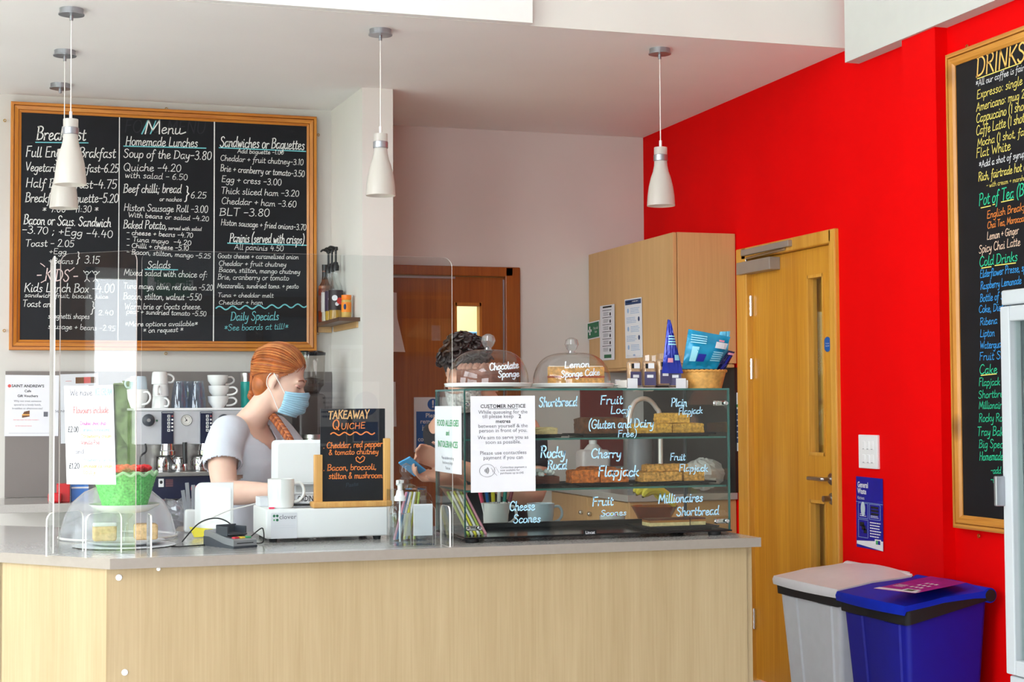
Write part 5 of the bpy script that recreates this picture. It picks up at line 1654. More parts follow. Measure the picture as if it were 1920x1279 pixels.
flap = mat('golden_oat_flapjack', (226, 160, 66), .75, vary=.45, scale=110, bump=.9)
cherry = mat('cherry_oat_flapjack', (214, 112, 40), .7, vary=.5, scale=90, bump=.9)
fruitf = mat('fruit_oat_flapjack', (212, 150, 72), .75, vary=.5, scale=100, bump=.9)
loaf = mat('dark_fruit_loaf', (106, 58, 28), .6, vary=.5, scale=60, bump=.8)
short = mat('pale_shortbread', (234, 206, 150), .8, vary=.15, scale=80, bump=.4)
choc = mat('milk_chocolate', (96, 46, 30), .4, vary=.3, scale=40, bump=.5)
caramel = mat('soft_caramel', (176, 112, 52), .4, vary=.2)
S1, S2 = 1.238, 1.076
tray(960, 1050, 4.97, S1, 'black slate tray under the pale shortbread')
slab('shortbread', 'pale shortbread piece on the upper glass shelf beside the notice', 'shortbread', at_px(1000, 4.95), at_px(1040, 4.95), 4.95, .06, S1 + .011, .022, short)
tray(1070, 1178, 4.99, S1, 'black slate tray under the dark fruit loaf')
slab('fruit_loaf', 'dark fruit loaf on the upper glass shelf', 'loaf', at_px(1086, 4.99), at_px(1166, 4.99), 4.99, .1, S1 + .011, .054, loaf, r=.02)
x0, x1 = tray(1178, 1328, 4.98, S1, 'black slate tray under the stack of golden flapjacks')
for a, b, y, z, lab in ((1184, 1254, 4.94, 0, 'golden plain flapjack at the front of the upper shelf stack, left one'), (1256, 1314, 4.95, 0, 'golden plain flapjack at the front of the upper shelf stack, beside a browner end'), (1232, 1288, 4.955, .0335, 'golden plain flapjack topmost of the upper shelf stack'), (1200, 1300, 5.03, 0, 'golden plain flapjack at the back of the upper shelf stack')):
    slab('plain_flapjack', lab, 'flapjack', at_px(a, y), at_px(b, y), y, .055, S1 + .011 + z, .033, flap, 'plain flapjacks on the upper shelf')
tray(960, 1050, 4.97, S2, 'black slate tray under the rocky road')
t = slab('rocky_road', 'chocolate rocky road topped with white marshmallow on the middle shelf', 'cake', at_px(996, 4.95), at_px(1042, 4.95), 4.95, .07, S2 + .011, .026, choc)
m = MB()
for k in range(14):
    m.ball((random.uniform(-.034, .03), random.uniform(-.03, .026), .03 + random.uniform(0, .012)), (random.uniform(.008, .012),) * 2 + (.008,), 10, 7)
obj('marshmallow_topping', m, M['china'], t, True, True)
tray(1062, 1176, 4.98, S2, 'black slate tray under the cherry flapjacks')
for a, b, y, z, lab in ((1066, 1118, 4.95, 0, 'orange cherry flapjack, front left of the middle shelf group'), (1120, 1172, 4.95, 0, 'orange cherry flapjack, front right of the middle shelf group'), (1085, 1150, 5.02, 0, 'orange cherry flapjack behind the other two on the middle shelf')):
    slab('cherry_flapjack', lab, 'flapjack', at_px(a, y), at_px(b, y), y, .06, S2 + .011 + z, .05 if y > 5 else .044, cherry, 'cherry flapjacks on the middle shelf')
tray(1190, 1332, 4.98, S2, 'black slate tray under the fruit flapjacks')
for a, b, y, z, lab in ((1196, 1272, 4.94, 0, 'fruit flapjack at the front of the middle shelf group, larger cut face'), (1276, 1314, 4.945, 0, 'fruit flapjack at the front of the middle shelf group, near the case corner'), (1208, 1240, 4.95, .0335, 'small fruit flapjack stacked on others, darker end'), (1236, 1284, 4.955, .0335, 'fruit flapjack stacked on others beside white paper'), (1200, 1300, 5.03, 0, 'fruit flapjack at the back of the middle shelf group')):
    slab('fruit_flapjack', lab, 'flapjack', at_px(a, y), at_px(b, y), y, .055, S2 + .011 + z, .033 if z == 0 else .024, fruitf, 'fruit flapjacks on the middle shelf')
tray(1190, 1330, 4.96, Z0, 'black slate tray under the layered shortbread at the bottom')
for a, b, y, z, lab in ((1210, 1284, 4.93, 0, 'chocolate topped caramel shortbread at the bottom of the case, larger piece'), (1286, 1314, 4.94, 0, 'chocolate topped caramel shortbread at the bottom of the case, smaller piece')):
    xa, xb = at_px(a, y), at_px(b, y)
    t = thing('caramel_shortbread', lab, 'shortbread', ((xa + xb) / 2, y, Z0 + .011), group='caramel shortbreads in the case')
    h = (xb - xa) / 2
    for nm, za, zb, mm in (('biscuit_base', 0, .012, short), ('caramel_layer', .012, .019, caramel), ('chocolate_top', .019, .024, choc)):
        obj(nm, MB().rbox((-h, -.035, za), (h, .035, zb), .001), mm, t, False, True)
for k in range(6):
    mi = (3, 1, 0, 1, 3, 2)[k]
    p, q = None, (X0 + .028 + .0115 * k, 4.87, Z0 + .004)
    m = MB().tube([(X0 + .024 + .0115 * k, 5.11, S2 - .02), q], .0045, 8)
    tag(obj('paper_straw', m, stick_m[mi], None, True), '%s wrapped straw leaning inside the glass case, %s' % (names[mi], ('closest to the side glass', 'second from the side glass', 'third from the side glass', 'fourth from the side glass', 'fifth from the side glass', 'last of the six leaning straws')[k]), 'straw', group='straws leaning in the case')

# ---------------------------------------------------------------- behind the case on the worktop
c = on_z(930, 988, WT)
yb = 5.36
t = thing('pen_mug', 'white mug of coloured marker pens behind the glass case', 'mug', (at_px(929, yb), yb, WT))
mug_parts(t, (0, 0, 0), .045, .09, M['china'], 0)
pens = (('pink', (240, 84, 120)), ('blue', (0, 110, 186)), ('yellow', (236, 224, 40)), ('white', (232, 232, 232)), ('green', (0, 128, 110)), ('dark red', (150, 60, 70)))
for k, (nm, c_) in enumerate(pens):
    x = t.location.x - .03 + k * .0125
    pen = thing('marker_pen', '%s marker pen standing in the white mug' % nm, 'pen', (x, yb, WT + .01), group='marker pens in the mug')
    tilt = (k - 2.5) * .09
    Rm = Matrix.Rotation(tilt, 4, 'Y')
    obj('barrel', MB().tube([Rm @ Vector((0, 0, 0)), Rm @ Vector((0, 0, .09))], .0055, 10), M['white'] if k != 3 else M['satin'], pen, True, True)
    obj('pen_cap', MB().tube([Rm @ Vector((0, 0, .085)), Rm @ Vector((0, 0, .135))], .0068, 10), mat(nm.replace(' ', '_') + '_pen_cap', c_, .35), pen, True, True)
t = thing('mug', 'pale blue mug behind the glass case', 'mug', (at_px(1013, yb), yb, WT))
mug_parts(t, (0, 0, 0), .05, .085, M['bluechina'], 0, .8)
t = thing('ramekin', 'small white dish of coloured sweets behind the glass case', 'dish', (at_px(1147, yb), yb, WT))
obj('dish', MB().lathe([(0, 0), (.044, 0), (.047, .036), (.044, .036), (.041, .006), (0, .006)], (0, 0, 0), 32), M['china'], t, True, True)
m = MB()
for k in range(22):
    a, r = random.uniform(0, 6.3), random.uniform(0, .034)
    m.ball((t.location.x + r * math.cos(a), yb + r * math.sin(a), WT + .037 + random.uniform(-.004, .004)), .006, 8, 6, mi=k % 4)
tag(obj('wrapped_sweets', m, [M['china'], stick_m[0], choc, stick_m[2]], None, True), 'coloured wrapped sweets filling the small white dish', 'sweets', kind='stuff')
bw = thing('fruit_bowl', 'glass bowl of bananas behind the glass case', 'bowl', (at_px(1226, yb), yb, WT))
obj('bowl', MB().lathe([(0, .004), (.04, .004), (.06, .02), (.082, .06), (.086, .066), (.08, .06), (.058, .024), (0, .01)], (0, 0, 0), 40), clear('amber_bowl_glass', (216, 190, 160), .06), bw, True, True)
ban = mat('banana_skin', (226, 204, 48), .5, vary=.2, scale=16)
for k in range(4):
    a0 = (-.55, -.15, .3, .8)[k]
    pts, rr = [], []
    for i in range(9):
        q = i / 8
        ang = 1.35 - q * 2.1
        px_, pz_ = .085 * math.sin(ang * -1 + .3) * -1, .085 * math.cos(ang) + .03
        pts.append((bw.location.x + .0 + math.cos(a0) * px_ * 1.0, yb - .045 + .034 * k, WT + pz_ * .95 + .016 + .006 * k))
        rr.append(.0165 * min(1, (.35 + 1.6 * math.sin(math.pi * min(max(q, .02), .98)))) if 0 < i < 8 else .005)
    o = obj('banana', MB().tube(pts, rr, 8, smooth=3).ball(pts[0], .006, 8, 6, mi=1).ball(pts[-1], .0055, 8, 6, mi=1), [ban, mat('banana_tip', (96, 84, 40), .7)], None, True)
    tag(o, 'ripe yellow banana in the glass bowl, %s' % ('frontmost of four', 'second of four', 'third of four', 'rearmost of four')[k], 'banana', group='bananas in the bowl')

# ---------------------------------------------------------------- on top of the case
def wide_plate(t, r):
    obj('plate', MB().lathe([(0, .003), (r * .6, .003), (r * .97, .008), (r, .018), (r - .002, .02), (r * .94, .012), (0, .009)], (0, 0, 0), 56), M['china'], t, True, True)


def dome(lab, plab, cx_, cy_, r, h):
    p = thing('cake_plate', plab, 'plate', (cx_, cy_, Z1))
    wide_plate(p, .147)
    d = thing('glass_dome', lab, 'cake dome', (cx_, cy_, Z1 + .0135))
    r -= .005
    pr = [(r, 0), (r, .01)] + [(r * math.cos(a) ** .62 if a < 1.5 else 0.012, .01 + (h - .01) * math.sin(a)) for a in np.linspace(.08, 1.5, 14)]
    obj('dome_glass', MB().lathe(pr, (0, 0, 0), 64), M['domeglass'], d, True, True)
    obj('dome_rim', MB().tube([(r * math.cos(a), r * math.sin(a), .003) for a in np.linspace(0, 2 * math.pi, 64)], .0025, 6), M['acrylic_edge'], d, True, True)
    obj('dome_knob', MB().lathe([(.012, h - .002), (.011, h + .006), (.017, h + .012), (.0245, h + .028), (.02, h + .044), (.008, h + .051), (0, h + .052)], (0, 0, 0), 28), clear('solid_knob_glass', (226, 228, 230), .16, .0, .1), d, True, True)
    return d, pr


def on_dome(d, pr, px, py):
    """where the line of sight first meets the dome"""
    s_ = sight(px, py)
    c_ = d.location
    t0 = (c_.y - .2) / s_.y
    for k in range(400):
        p = CAM + s_ * (t0 + k * .0005 * 2 / s_.y)
        z = p.z - c_.z
        r = np.interp(z, [q[1] for q in pr], [q[0] for q in pr])
        if (p.x - c_.x) ** 2 + (p.y - c_.y) ** 2 < (r + .0015) ** 2:
            return p
    return p


def dome_text(d, pr, items):
    wr = MB()
    for t, a, b, cap in items:
        A, B = Vector((a[0], -a[1])), Vector((b[0], -b[1]))
        u = (B - A).normalized()
        hand(wr, t, (0, 0, 0), ((B - A).length, 0, 0), cap, (0, 0, 1), (0, 0, 0), None, 0, .16, .1, place=lambda q: on_dome(d, pr, A.x + u.x * q.x - u.y * q.y, -(A.y + u.y * q.x + u.x * q.y)))
    obj('pen_lettering', wr, mat('white_glass_pen', (226, 236, 246), .6), d)


d1, pr1 = dome('glass cake dome over the chocolate sponge cake', 'white plate under the chocolate sponge cake', 1.497, 5.0, .138, .118)
dome_text(d1, pr1, (('Chocolate', (918, 695), (973, 690), 13), ('Sponge', (934, 708), (974, 706), 12)))
ck = thing('chocolate_sponge_cake', 'round chocolate sponge cake with piped icing under the glass dome', 'cake', (1.495, 5.0, Z1 + .0125))
obj('sponge', MB().lathe([(0, 0), (.1, 0), (.103, .006), (.103, .048), (.098, .054), (0, .056)], (0, 0, 0), 56, fn=lambda a, k: 1 + .015 * math.sin(40 * a)), mat('chocolate_buttercream', (120, 76, 62), .6, vary=.3, scale=60, bump=.5), ck, True, True)
ic = mat('piped_chocolate_icing', (150, 104, 86), .5, vary=.25, scale=80)
m = MB()
for k in range(22):
    a = 2 * math.pi * k / 22
    m.lathe([(.0145, 0), (.0155, .005), (.0125, .012), (.007, .018), (0, .022)], (.086 * math.cos(a), .086 * math.sin(a), .052), 14, fn=lambda b, k: 1 + .1 * math.sin(6 * b + k))
for k in range(10):
    a = 2 * math.pi * k / 10
    m.lathe([(.0145, 0), (.0155, .005), (.0125, .012), (.007, .018), (0, .022)], (.046 * math.cos(a), .046 * math.sin(a), .052), 14, fn=lambda b, k: 1 + .1 * math.sin(6 * b + k))
obj('piped_icing', m, ic, ck, True, True)
d2, pr2 = dome('glass cake dome over the golden sponge cake', 'white plate under the golden sponge cake', 1.82, 5.085, .138, .112)
dome_text(d2, pr2, (('Lemon', (1058, 690), (1106, 688), 12), ('Sponge Cake', (1052, 708), (1125, 703), 12)))
ck = thing('sponge_cake', 'cut golden two layer sponge cake with jam under the glass dome', 'cake', (1.825, 5.07, Z1 + .0125))
gold = mat('golden_sponge', (222, 168, 98), .85, vary=.3, scale=80, bump=.5)


def half(r, z0, z1, mm, nm):
    poly = [(r * math.cos(a), -.02 + r * math.sin(a) * .9, z0) for a in np.linspace(0, math.pi, 24)]
    obj(nm, MB().prism(poly, (0, 0, z1 - z0)), mm, ck, False, True)


half(.1, 0, .026, gold, 'lower_layer')
half(.101, .026, .033, mat('cream_and_jam', (176, 92, 66), .5, vary=.4, scale=50), 'jam_filling')
half(.1, .033, .064, gold, 'upper_layer')
half(.096, .064, .067, mat('icing_sugar', (246, 232, 210), .9, vary=.1, scale=100), 'sugar_dusting')
c = on_y(1162, 726, 5.04)
for k, (px, lab) in enumerate(((1155, 'small white side plate on the case, under another'), (1157, 'small white side plate on the case, topmost of two'))):
    m = MB().lathe([(0, .002), (.032, .002), (.045, .008), (.044, .01), (.03, .006), (0, .006)], (at_px(1160, 5.1), 5.1, Z1 + .0065 * k), 36)
    tag(obj('side_plate', m, M['china'], None, True), lab, 'plate')
c = on_y(1158, 722, 5.1)
tag(obj('tiny_card', MB().box((c.x - .009, 5.098, Z1 + .0125), (c.x + .009, 5.1, Z1 + .034)), M['paper']), 'tiny white price card on the small side plates', 'card')
# wrapped cake slices in a clear rack
rk = thing('slice_rack', 'clear acrylic rack holding four wrapped cake slices on the glass case', 'rack', (2.09, 5.03, Z1))
xa, xb = at_px(1174, 4.99), at_px(1290, 4.99)
obj('rack_tray', MB().box((xa, 4.985, Z1), (xb, 5.08, Z1 + .004)).box((xa, 4.985, Z1), (xa + .003, 5.08, Z1 + .03)).box((xb - .003, 4.985, Z1), (xb, 5.08, Z1 + .03)), M['acrylic_edge'], rk)
for px in (1187, 1278):
    x = at_px(px, 4.984)
    obj('rack_card', MB().box((x - .018, 4.9825, Z1 + .002), (x + .018, 4.9845, Z1 + .036)), M['paper'], rk)
cakebar = mat('wrapped_cake_crumb', (196, 156, 110), .6, vary=.25, scale=60)
lilac = mat('dark_lilac_label', (74, 70, 106), .5, vary=.1)
ws = None
for k, (px, lab, top) in enumerate(((1190, 'wrapped cake slice in the clear rack beside the sponge dome', 664), (1219, 'wrapped cake slice in the clear rack, second from the sponge dome', 666), (1245, 'wrapped cake slice in the clear rack, second from the wicker basket', 663), (1268, 'wrapped cake slice in the clear rack beside the wicker basket', 666))):
    x = at_px(px, 5.02)
    if ws is None:
        ws = thing('wrapped_slice', lab, 'cake slice', (x, 5.02, Z1 + .0045), group='wrapped cake slices in the rack')
        obj('cake_bar', MB().rbox((-.0215, -.012, .004), (.0215, .016, .088), .008, 3), cakebar, ws, True, True)
        obj('cellophane_sleeve', MB().rbox((-.0235, -.0145, 0), (.0235, .0185, .092), .01, 3).strip([(-.0235, 0, .09), (-.012, .004, .092), (0, -.003, .09), (.012, .004, .092), (.0235, 0, .09)], [(-.025, 0, .112), (-.012, .006, .111), (0, -.005, .113), (.012, .006, .11), (.025, 0, .112)]), M['wrap'], ws, True, True)
        lb = MB().box((-.02, -.0158, .008), (.02, -.0148, .055))
        lb.box((-.011, -.0168, .034), (.011, -.0159, .044), 1)
        lb.box((-.016, -.0165, .066), (-.007, -.0148, .082), 2).box((-.007, -.0165, .066), (.014, -.0148, .084), 1)
        obj('printed_label', lb, [lilac, M['paper'], M['inkblack']], ws, False, True)
        ws.rotation_euler = (0, 0, .06)
    else:
        dup(ws, (x, 5.02 + .004 * (k % 2), Z1 + .0045 + (.006 if k == 2 else 0)), (.06, -.12, .1, -.35)[k], lab)
# wicker basket with snack bags
bx = (at_px(1279, 5.04) + at_px(1358, 5.04)) / 2
br_ = (at_px(1358, 5.04) - at_px(1279, 5.04)) / 2
wb = thing('wicker_basket', 'small honey wicker basket of snack bags on the glass case', 'basket', (bx + .006, 5.05, Z1))
pr = [(0, .002), (br_ * .8, .002)] + [(br_ * (.8 + .2 * k / 10), .003 + .058 * k / 10) for k in range(11)]
obj('woven_body', MB().lathe(pr, (0, 0, 0), 96, fn=weave(26, 10)), mat('honey_wicker', (216, 160, 84), .55, vary=.25, scale=50), wb, True, True)
obj('rolled_rim', MB().tube([(br_ * 1.01 * math.cos(a), br_ * 1.01 * math.sin(a), .062 + .0015 * math.sin(30 * a)) for a in np.linspace(0, 2 * math.pi, 120)], .0042, 8), mat('honey_wicker_rim', (206, 146, 70), .55, vary=.2), wb, True, True)


def pouch(name, lab, pts, y, bulge, mm, deco, tilt=0.0, crumple=.004):
    """soft bag: four corner pixels (tl,tr,br,bl) at depth y"""
    C4 = [on_y(*p, y + tilt * (1 if i < 2 else 0)) for i, p in enumerate(pts)]
    m = MB()
    n = 12
    F_, B_ = [], []
    for j in range(n + 1):
        for i in range(n + 1):
            a, b = i / n, j / n
            p = (C4[0] * (1 - a) + C4[1] * a) * (1 - b) + (C4[3] * (1 - a) + C4[2] * a) * b
            e = (math.sin(math.pi * a) * math.sin(math.pi * min(1, b * 1.15 if b < .87 else 1))) ** .6 * bulge if 0 < a < 1 and 0 < b < 1 else 0
            q = random.uniform(-1, 1) * crumple * (1 if e else .3)
            F_.append(p + Vector((0, -e - q, 0)))
            B_.append(p + Vector((0, e + .0015, 0)))
    fs = [(j * (n + 1) + i, j * (n + 1) + i + 1, (j + 1) * (n + 1) + i + 1, (j + 1) * (n + 1) + i) for j in range(n) for i in range(n)]
    m.add(F_, fs)
    m.add(B_, [f[::-1] for f in fs])
    o = tag(obj(name, m, mm, None, True), lab, 'snack bag', 'snack bags in the wicker basket')
    dm = MB()
    for a0, b0, a1, b1, mi in deco:
        def pt(a, b):
            p = (C4[0] * (1 - a) + C4[1] * a) * (1 - b) + (C4[3] * (1 - a) + C4[2] * a) * b
            e = (math.sin(math.pi * a) * math.sin(math.pi * min(1, b * 1.15 if b < .87 else 1))) ** .6 * bulge
            return p + Vector((0, -e - crumple - .0015, 0))
        dm.strip([pt(a0 + (a1 - a0) * k / 4, b0) for k in range(5)], [pt(a0 + (a1 - a0) * k / 4, b1) for k in range(5)], mi)
    obj('printed_pattern', dm, [M['paper'], mat('pale_teal_print', (150, 214, 232), .5), M['posterblue'], stick_m[2]], o)
    return o


teal = mat('teal_foil', (20, 146, 190), .28, .1, vary=.12, scale=20)
pouch('snack_bag', 'large teal snack bag standing in the wicker basket', ((1291, 617), (1370, 632), (1344, 692), (1279, 692)), 5.02, .022, teal,
      [(.06, .12 + .06 * k, .42, .15 + .06 * k, 1) for k in range(4)] + [(.66, .22, .98, .4, 0), (.72, .15, .86, .2, 3)] + [(.66, .5 + .06 * k, .95, .53 + .06 * k, 1) for k in range(5)] + [(.12, .42, .28, .8, 1), (.3, .6, .5, .8, 2)])
pouch('snack_bag', 'dark blue peaked snack bag at the edge of the wicker basket beside the wrapped slices', ((1252, 599), (1257, 600), (1281, 700), (1241, 700)), 5.0, .012, mat('royal_blue_foil', (36, 54, 166), .25, .1, vary=.2, scale=24), [(.15, .3 + .05 * k, .85, .325 + .05 * k, 1) for k in range(4)] + [(.2, .72, .5, .8, 3), (.6, .66, .9, .76, 1)])
pouch('snack_bag', 'navy snack packet leaning behind the teal bag', ((1366, 657), (1378, 660), (1358, 696), (1338, 696)), 5.07, .008, mat('navy_foil', (24, 22, 84), .3, .1, vary=.2), [(.4, .25, .7, .9, 2), (.1, .1, .9, .2, 3)])
pouch('snack_bag', 'pale blue snack bag corner showing behind the large teal bag', ((1350, 622), (1369, 621), (1362, 690), (1330, 690)), 5.085, .008, mat('sky_foil', (90, 180, 214), .3, .1, vary=.2), [(.3, .2, .6, .4, 1)])
# ================================================================ COFFEE MACHINE AND BACK WALL
my = 7.5
mx0, mx1 = on_y(253, 800, my).x, 1.13
mz1 = on_y(350, 765, my).z
cm = thing('espresso_machine', 'silver two group espresso machine on the back worktop', 'coffee machine', ((mx0 + mx1) / 2, 7.75, WT))
zf = on_y(300, 834, my).z
zt = on_y(350, 884, my).z
obj('front_fascia', MB().rbox((mx0, my, zf), (mx1, my + .2, mz1 - .012), .004), mat('machine_silver', (206, 206, 210), .38, .5, vary=.03), cm)
obj('machine_body', MB().box((mx0 + .012, my + .2, WT + .05), (mx1 - .012, 8.0, mz1 - .014)), M['steel'], cm)
obj('side_column', MB().box((mx0 + .01, my + .06, zt), (mx0 + .05, my + .2, zf)).box((mx0 + .055, my + .16, zt), (mx0 + .06, my + .2, zf)), M['steel'], cm)
obj('back_plate', MB().box((mx0 + .012, my + .19, zt), (mx1 - .012, my + .2, zf)), mat('polished_back_plate', (190, 184, 178), .22, 1, vary=.05), cm)
obj('cup_rail', MB().rbox((mx0 - .004, my - .006, mz1 - .012), (mx1 + .004, 8.0, mz1), .003), mat('bright_rail', (244, 244, 246), .3, .2, vary=0), cm)
obj('drip_tray', MB().rbox((mx0 + .01, my - .05, zt - .02), (mx1 - .01, my + .2, zt), .004), M['steel'], cm)
base = obj('base_panel', MB().rbox((mx0 + .005, my - .02, WT + .01), (mx1 - .005, my + .25, zt - .02), .004), M['navy'], cm)
for x in (mx0 + .06, mx1 - .06):
    obj('foot', MB().lathe([(0, 0), (.018, 0), (.02, .05), (0, .05)], (x, my + .06, WT), 16), M['rubber'], cm)
for px in (278, 419):
    p = on_y(px, 788, my)
    Tk = Matrix.Translation(p) @ Matrix.Rotation(HP, 4, 'X')
    obj('steam_knob', MB().lathe([(0, .032), (.016, .032), (.026, .026), (.029, .012), (.026, 0)], n=28, T=Tk).lathe([(0, .036), (.008, .036), (.01, .03)], n=20, mi=1, T=Tk), [M['darkgrey'], M['steel']], cm, True)
p = on_y(294, 789, my)
obj('indicator_light', MB().lathe([(0, .004), (.0045, .003), (.005, 0)], n=16, T=Matrix.Translation(p) @ Matrix.Rotation(HP, 4, 'X')), M['signgreen'], cm, True)
for px in (313.5, 386):
    a, b = on_y(px - 11.5, 772, my), on_y(px + 11.5, 815, my)
    m = MB().rbox((a.x, my - .012, zf - .02), (b.x, my + .002, a.z), .002)
    k = obj('touch_panel', m, M['navy'], cm)
    bt = MB()
    for j in range(5):
        z = a.z - .021 - j * .0165
        xb = a.x + .034
        bt.box((xb - .006, my - .0135, z - .006), (xb + .006, my - .0118, z + .006))
        bt.box((xb - .003, my - .014, z - .003), (xb + .003, my - .0134, z + .003), 1)
        bt.ball((xb + .0165, my - .0128, z), (.005, .001, .0042), 10, 6, mi=0 if j else 2)
    bt.box((a.x + .004, my - .0135, a.z - .006), (b.x - .002, my - .012, a.z - .004), 0)
    obj('push_button', bt, [M['white'], M['black'], mat('red_icon', (150, 60, 60), .5)], k)
p = on_y(349.5, 788, my)
Tk = Matrix.Translation(p) @ Matrix.Rotation(HP, 4, 'X')
g = obj('pressure_gauge', MB().lathe([(0, .004), (.022, .004), (.0235, .006), (.0255, .006), (.0265, 0)], n=40, T=Tk), [M['cream']], cm, True)
m = MB()
for k in range(24):
    a = k * math.pi / 12
    m.box((-.0006, .0165, .0046), (.0006, .0205, .0052), T=Tk @ Matrix.Rotation(a, 4, 'Z'))
m.box((-.001, -.004, .0054), (.001, .016, .0062), T=Tk @ Matrix.Rotation(.5, 4, 'Z')).box((-.001, -.002, .0054), (.001, .011, .0062), T=Tk @ Matrix.Rotation(2.3, 4, 'Z'))
m.lathe([(0, .0068), (.003, .0066), (.0034, .0045)], n=14, T=Tk)
m.tube([Tk @ Vector((.0248 * math.cos(a), .0248 * math.sin(a), .005)) for a in np.linspace(0, 2 * math.pi, 40)], .0014, 6)
obj('gauge_dial', m, M['inkblack'], g)
for px in (316, 388):
    p = on_y(px, 845, my - .01)
    gh = obj('group_head', MB().lathe([(.03, .03), (.032, .0), (.036, -.004), (.036, -.022), (.028, -.032), (.022, -.034), (0, -.034)], (p.x - .004, my + .0, zf - .026), 32), M['chrome'], cm, True)
    hx = p.x + .008
    obj('portafilter', MB().tube([(hx - .012, my - .02, zf - .056), (hx, my - .08, zf - .085), (hx + .006, my - .15, zf - .1)], [.009, .0125, .0145], 14, smooth=4).ball((hx + .006, my - .152, zf - .1), .0145, 14, 10, mi=1), [M['black'], M['chrome']], gh, True)
    obj('twin_spout', MB().tube([(p.x - .016, my - .012, zf - .056), (p.x - .026, my - .012, zf - .08), (p.x - .03, my - .012, zf - .09)], .006, 10).tube([(p.x + .008, my - .012, zf - .056), (p.x + .018, my - .012, zf - .08), (p.x + .019, my - .012, zf - .09)], .006, 10), M['chrome'], gh, True)
p = on_y(346, 845, my)
obj('water_spout', MB().tube([(p.x, my - .01, zf + .01), (p.x, my - .014, zf - .06), (p.x + .002, my - .016, zf - .09)], .011, 12).tube([(p.x + .002, my - .016, zf - .09), (p.x + .002, my - .017, zf - .1)], .006, 10, mi=1), [M['black'], M['chrome']], cm, True)
p = on_y(268, 850, my)
obj('steam_wand', MB().tube([(p.x + .01, my - .01, zf + .005), (p.x + .012, my - .02, zf - .03), (p.x - .012, my - .025, zf - .055), (p.x - .012, my - .03, zf - .13)], .0045, 10, smooth=4).rbox((p.x - .02, my - .035, zf - .17), (p.x + .006, my - .015, zf - .12), .004), M['black'], cm, True)
mb = MB()
p = on_y(363, 918, my - .0205)
for a0, a1, b0, b1 in ((0, .022, .012, .016), (0, .004, -.006, .016), (0, .022, -.008, -.004), (-.012, 0, .01, .013), (-.012, -.009, 0, .012), (-.012, 0, -.002, .001)):
    mb.box((p.x + a0, my - .0212, p.z + b0), (p.x + a1, my - .0202, p.z + b1))
for k in range(5):
    mb.tube([(p.x + .008 + k * .011, my - .0215, p.z + .008), (p.x + .008 + k * .011, my - .0215, p.z - .006), (p.x + .013 + k * .011, my - .0215, p.z - .006), (p.x + .013 + k * .011, my - .0215, p.z + .008)], .0013, 6, mi=1)
q = on_y(312, 905, my - .0205)
for k in range(6):
    mb.box((q.x - .004, my - .0212, q.z + .012 - k * .006), (q.x + .03, my - .0203, q.z + .014 - k * .006), 2)
mb.box((q.x - .036, my - .0216, q.z - .02), (q.x - .012, my - .0204, q.z + .018), 3)
mb.ball((q.x - .024, my - .022, q.z + .002), (.007, .002, .008), 12, 8, mi=4)
obj('red_cup_logo', mb, [mat('red_logo', (226, 30, 40), .4), M['inkgrey'], mat('dull_red_print', (150, 90, 86), .6), M['white'], M['black']], base)
# jugs on the drip tray
jug = None
for px, lab in ((305, 'steel milk jug on the coffee machine tray under the dial side group'), (338, 'steel milk jug on the coffee machine tray below the water spout'), (375, 'steel milk jug on the coffee machine tray beside the cashier arm')):
    x = on_y(px, 870, my + .09).x
    if jug is None:
        jug = thing('milk_jug', lab, 'jug', (x, my + .09, zt), group='milk jugs on the drip tray')
        obj('jug_body', MB().lathe([(0, .002), (.031, .002), (.032, .006), (.031, .05), (.029, .062), (.031, .066), (.027, .062), (.028, .01), (0, .008)], (0, 0, 0), 32), M['chrome'], jug, True, True)
        obj('jug_handle', MB().tube([(.029, 0, .056), (.046, -.004, .052), (.048, -.006, .03), (.03, 0, .016)], .0032, 8, smooth=4), M['chrome'], jug, True, True)
    else:
        dup(jug, (x, my + .09, zt), 2.6, lab)

# cups on top
def cup_stack(name, cat, px, y, z, r, h, n, ang, labs, step, m_, flip=False, taper=.62, hand_s=.7):
    x = on_y(px, 750, y).x
    proto = thing(name, labs[0], cat, (x, y, z), ang[0], group='cups on top of the coffee machine')
    if flip:
        R0 = Matrix.Translation((0, 0, h)) @ Matrix.Rotation(math.pi, 4, 'X')
    mug_parts(proto, (0, 0, 0), r, h, m_, 0, taper, hand_s)
    if flip:
        for c in proto.children:
            c.data.transform(R0)
            c.data.flip_normals()
    for k in range(1, n):
        dup(proto, (x + (.003 if k % 2 else -.002), y, z + k * step), ang[k], labs[k])


cy_ = 7.62
cup_stack('cappuccino_cup', 'cup', 409, cy_, mz1, .05, .055, 3, (-.05, -.2, .35), ('white round cappuccino cup, lowest of the stack beside the teal tumbler', 'white round cappuccino cup, middle of the stack beside the teal tumbler', 'white round cappuccino cup, topmost of the stack beside the teal tumbler'), .05, M['china'])
cup_stack('coffee_mug', 'mug', 300, cy_, mz1, .0385, .058, 3, (-1.0, 4.4, .1), ('white straight mug, lowest of the three mug tower on the coffee machine', 'white straight mug, middle of the three mug tower on the coffee machine', 'white straight mug upturned on top of the three mug tower'), .0565, M['china'], True, .94, .55)
cup_stack('round_cup', 'cup', 258, cy_ + .02, mz1, .05, .088, 1, (-1.0,), ('white round cup on the coffee machine at the screen edge, beneath a blue one',), 0, M['china'], False, .7, .9)
cup_stack('blue_cup', 'cup', 259, cy_ + .02, mz1 + .0885, .043, .062, 1, (3.6,), ('pale blue cup on top of a white round cup on the coffee machine',), 0, M['bluechina'], True, .9, .5)
gl = None
latte = clear('latte_glass', (222, 228, 236), .08, 0, .06, (220, 226, 236))
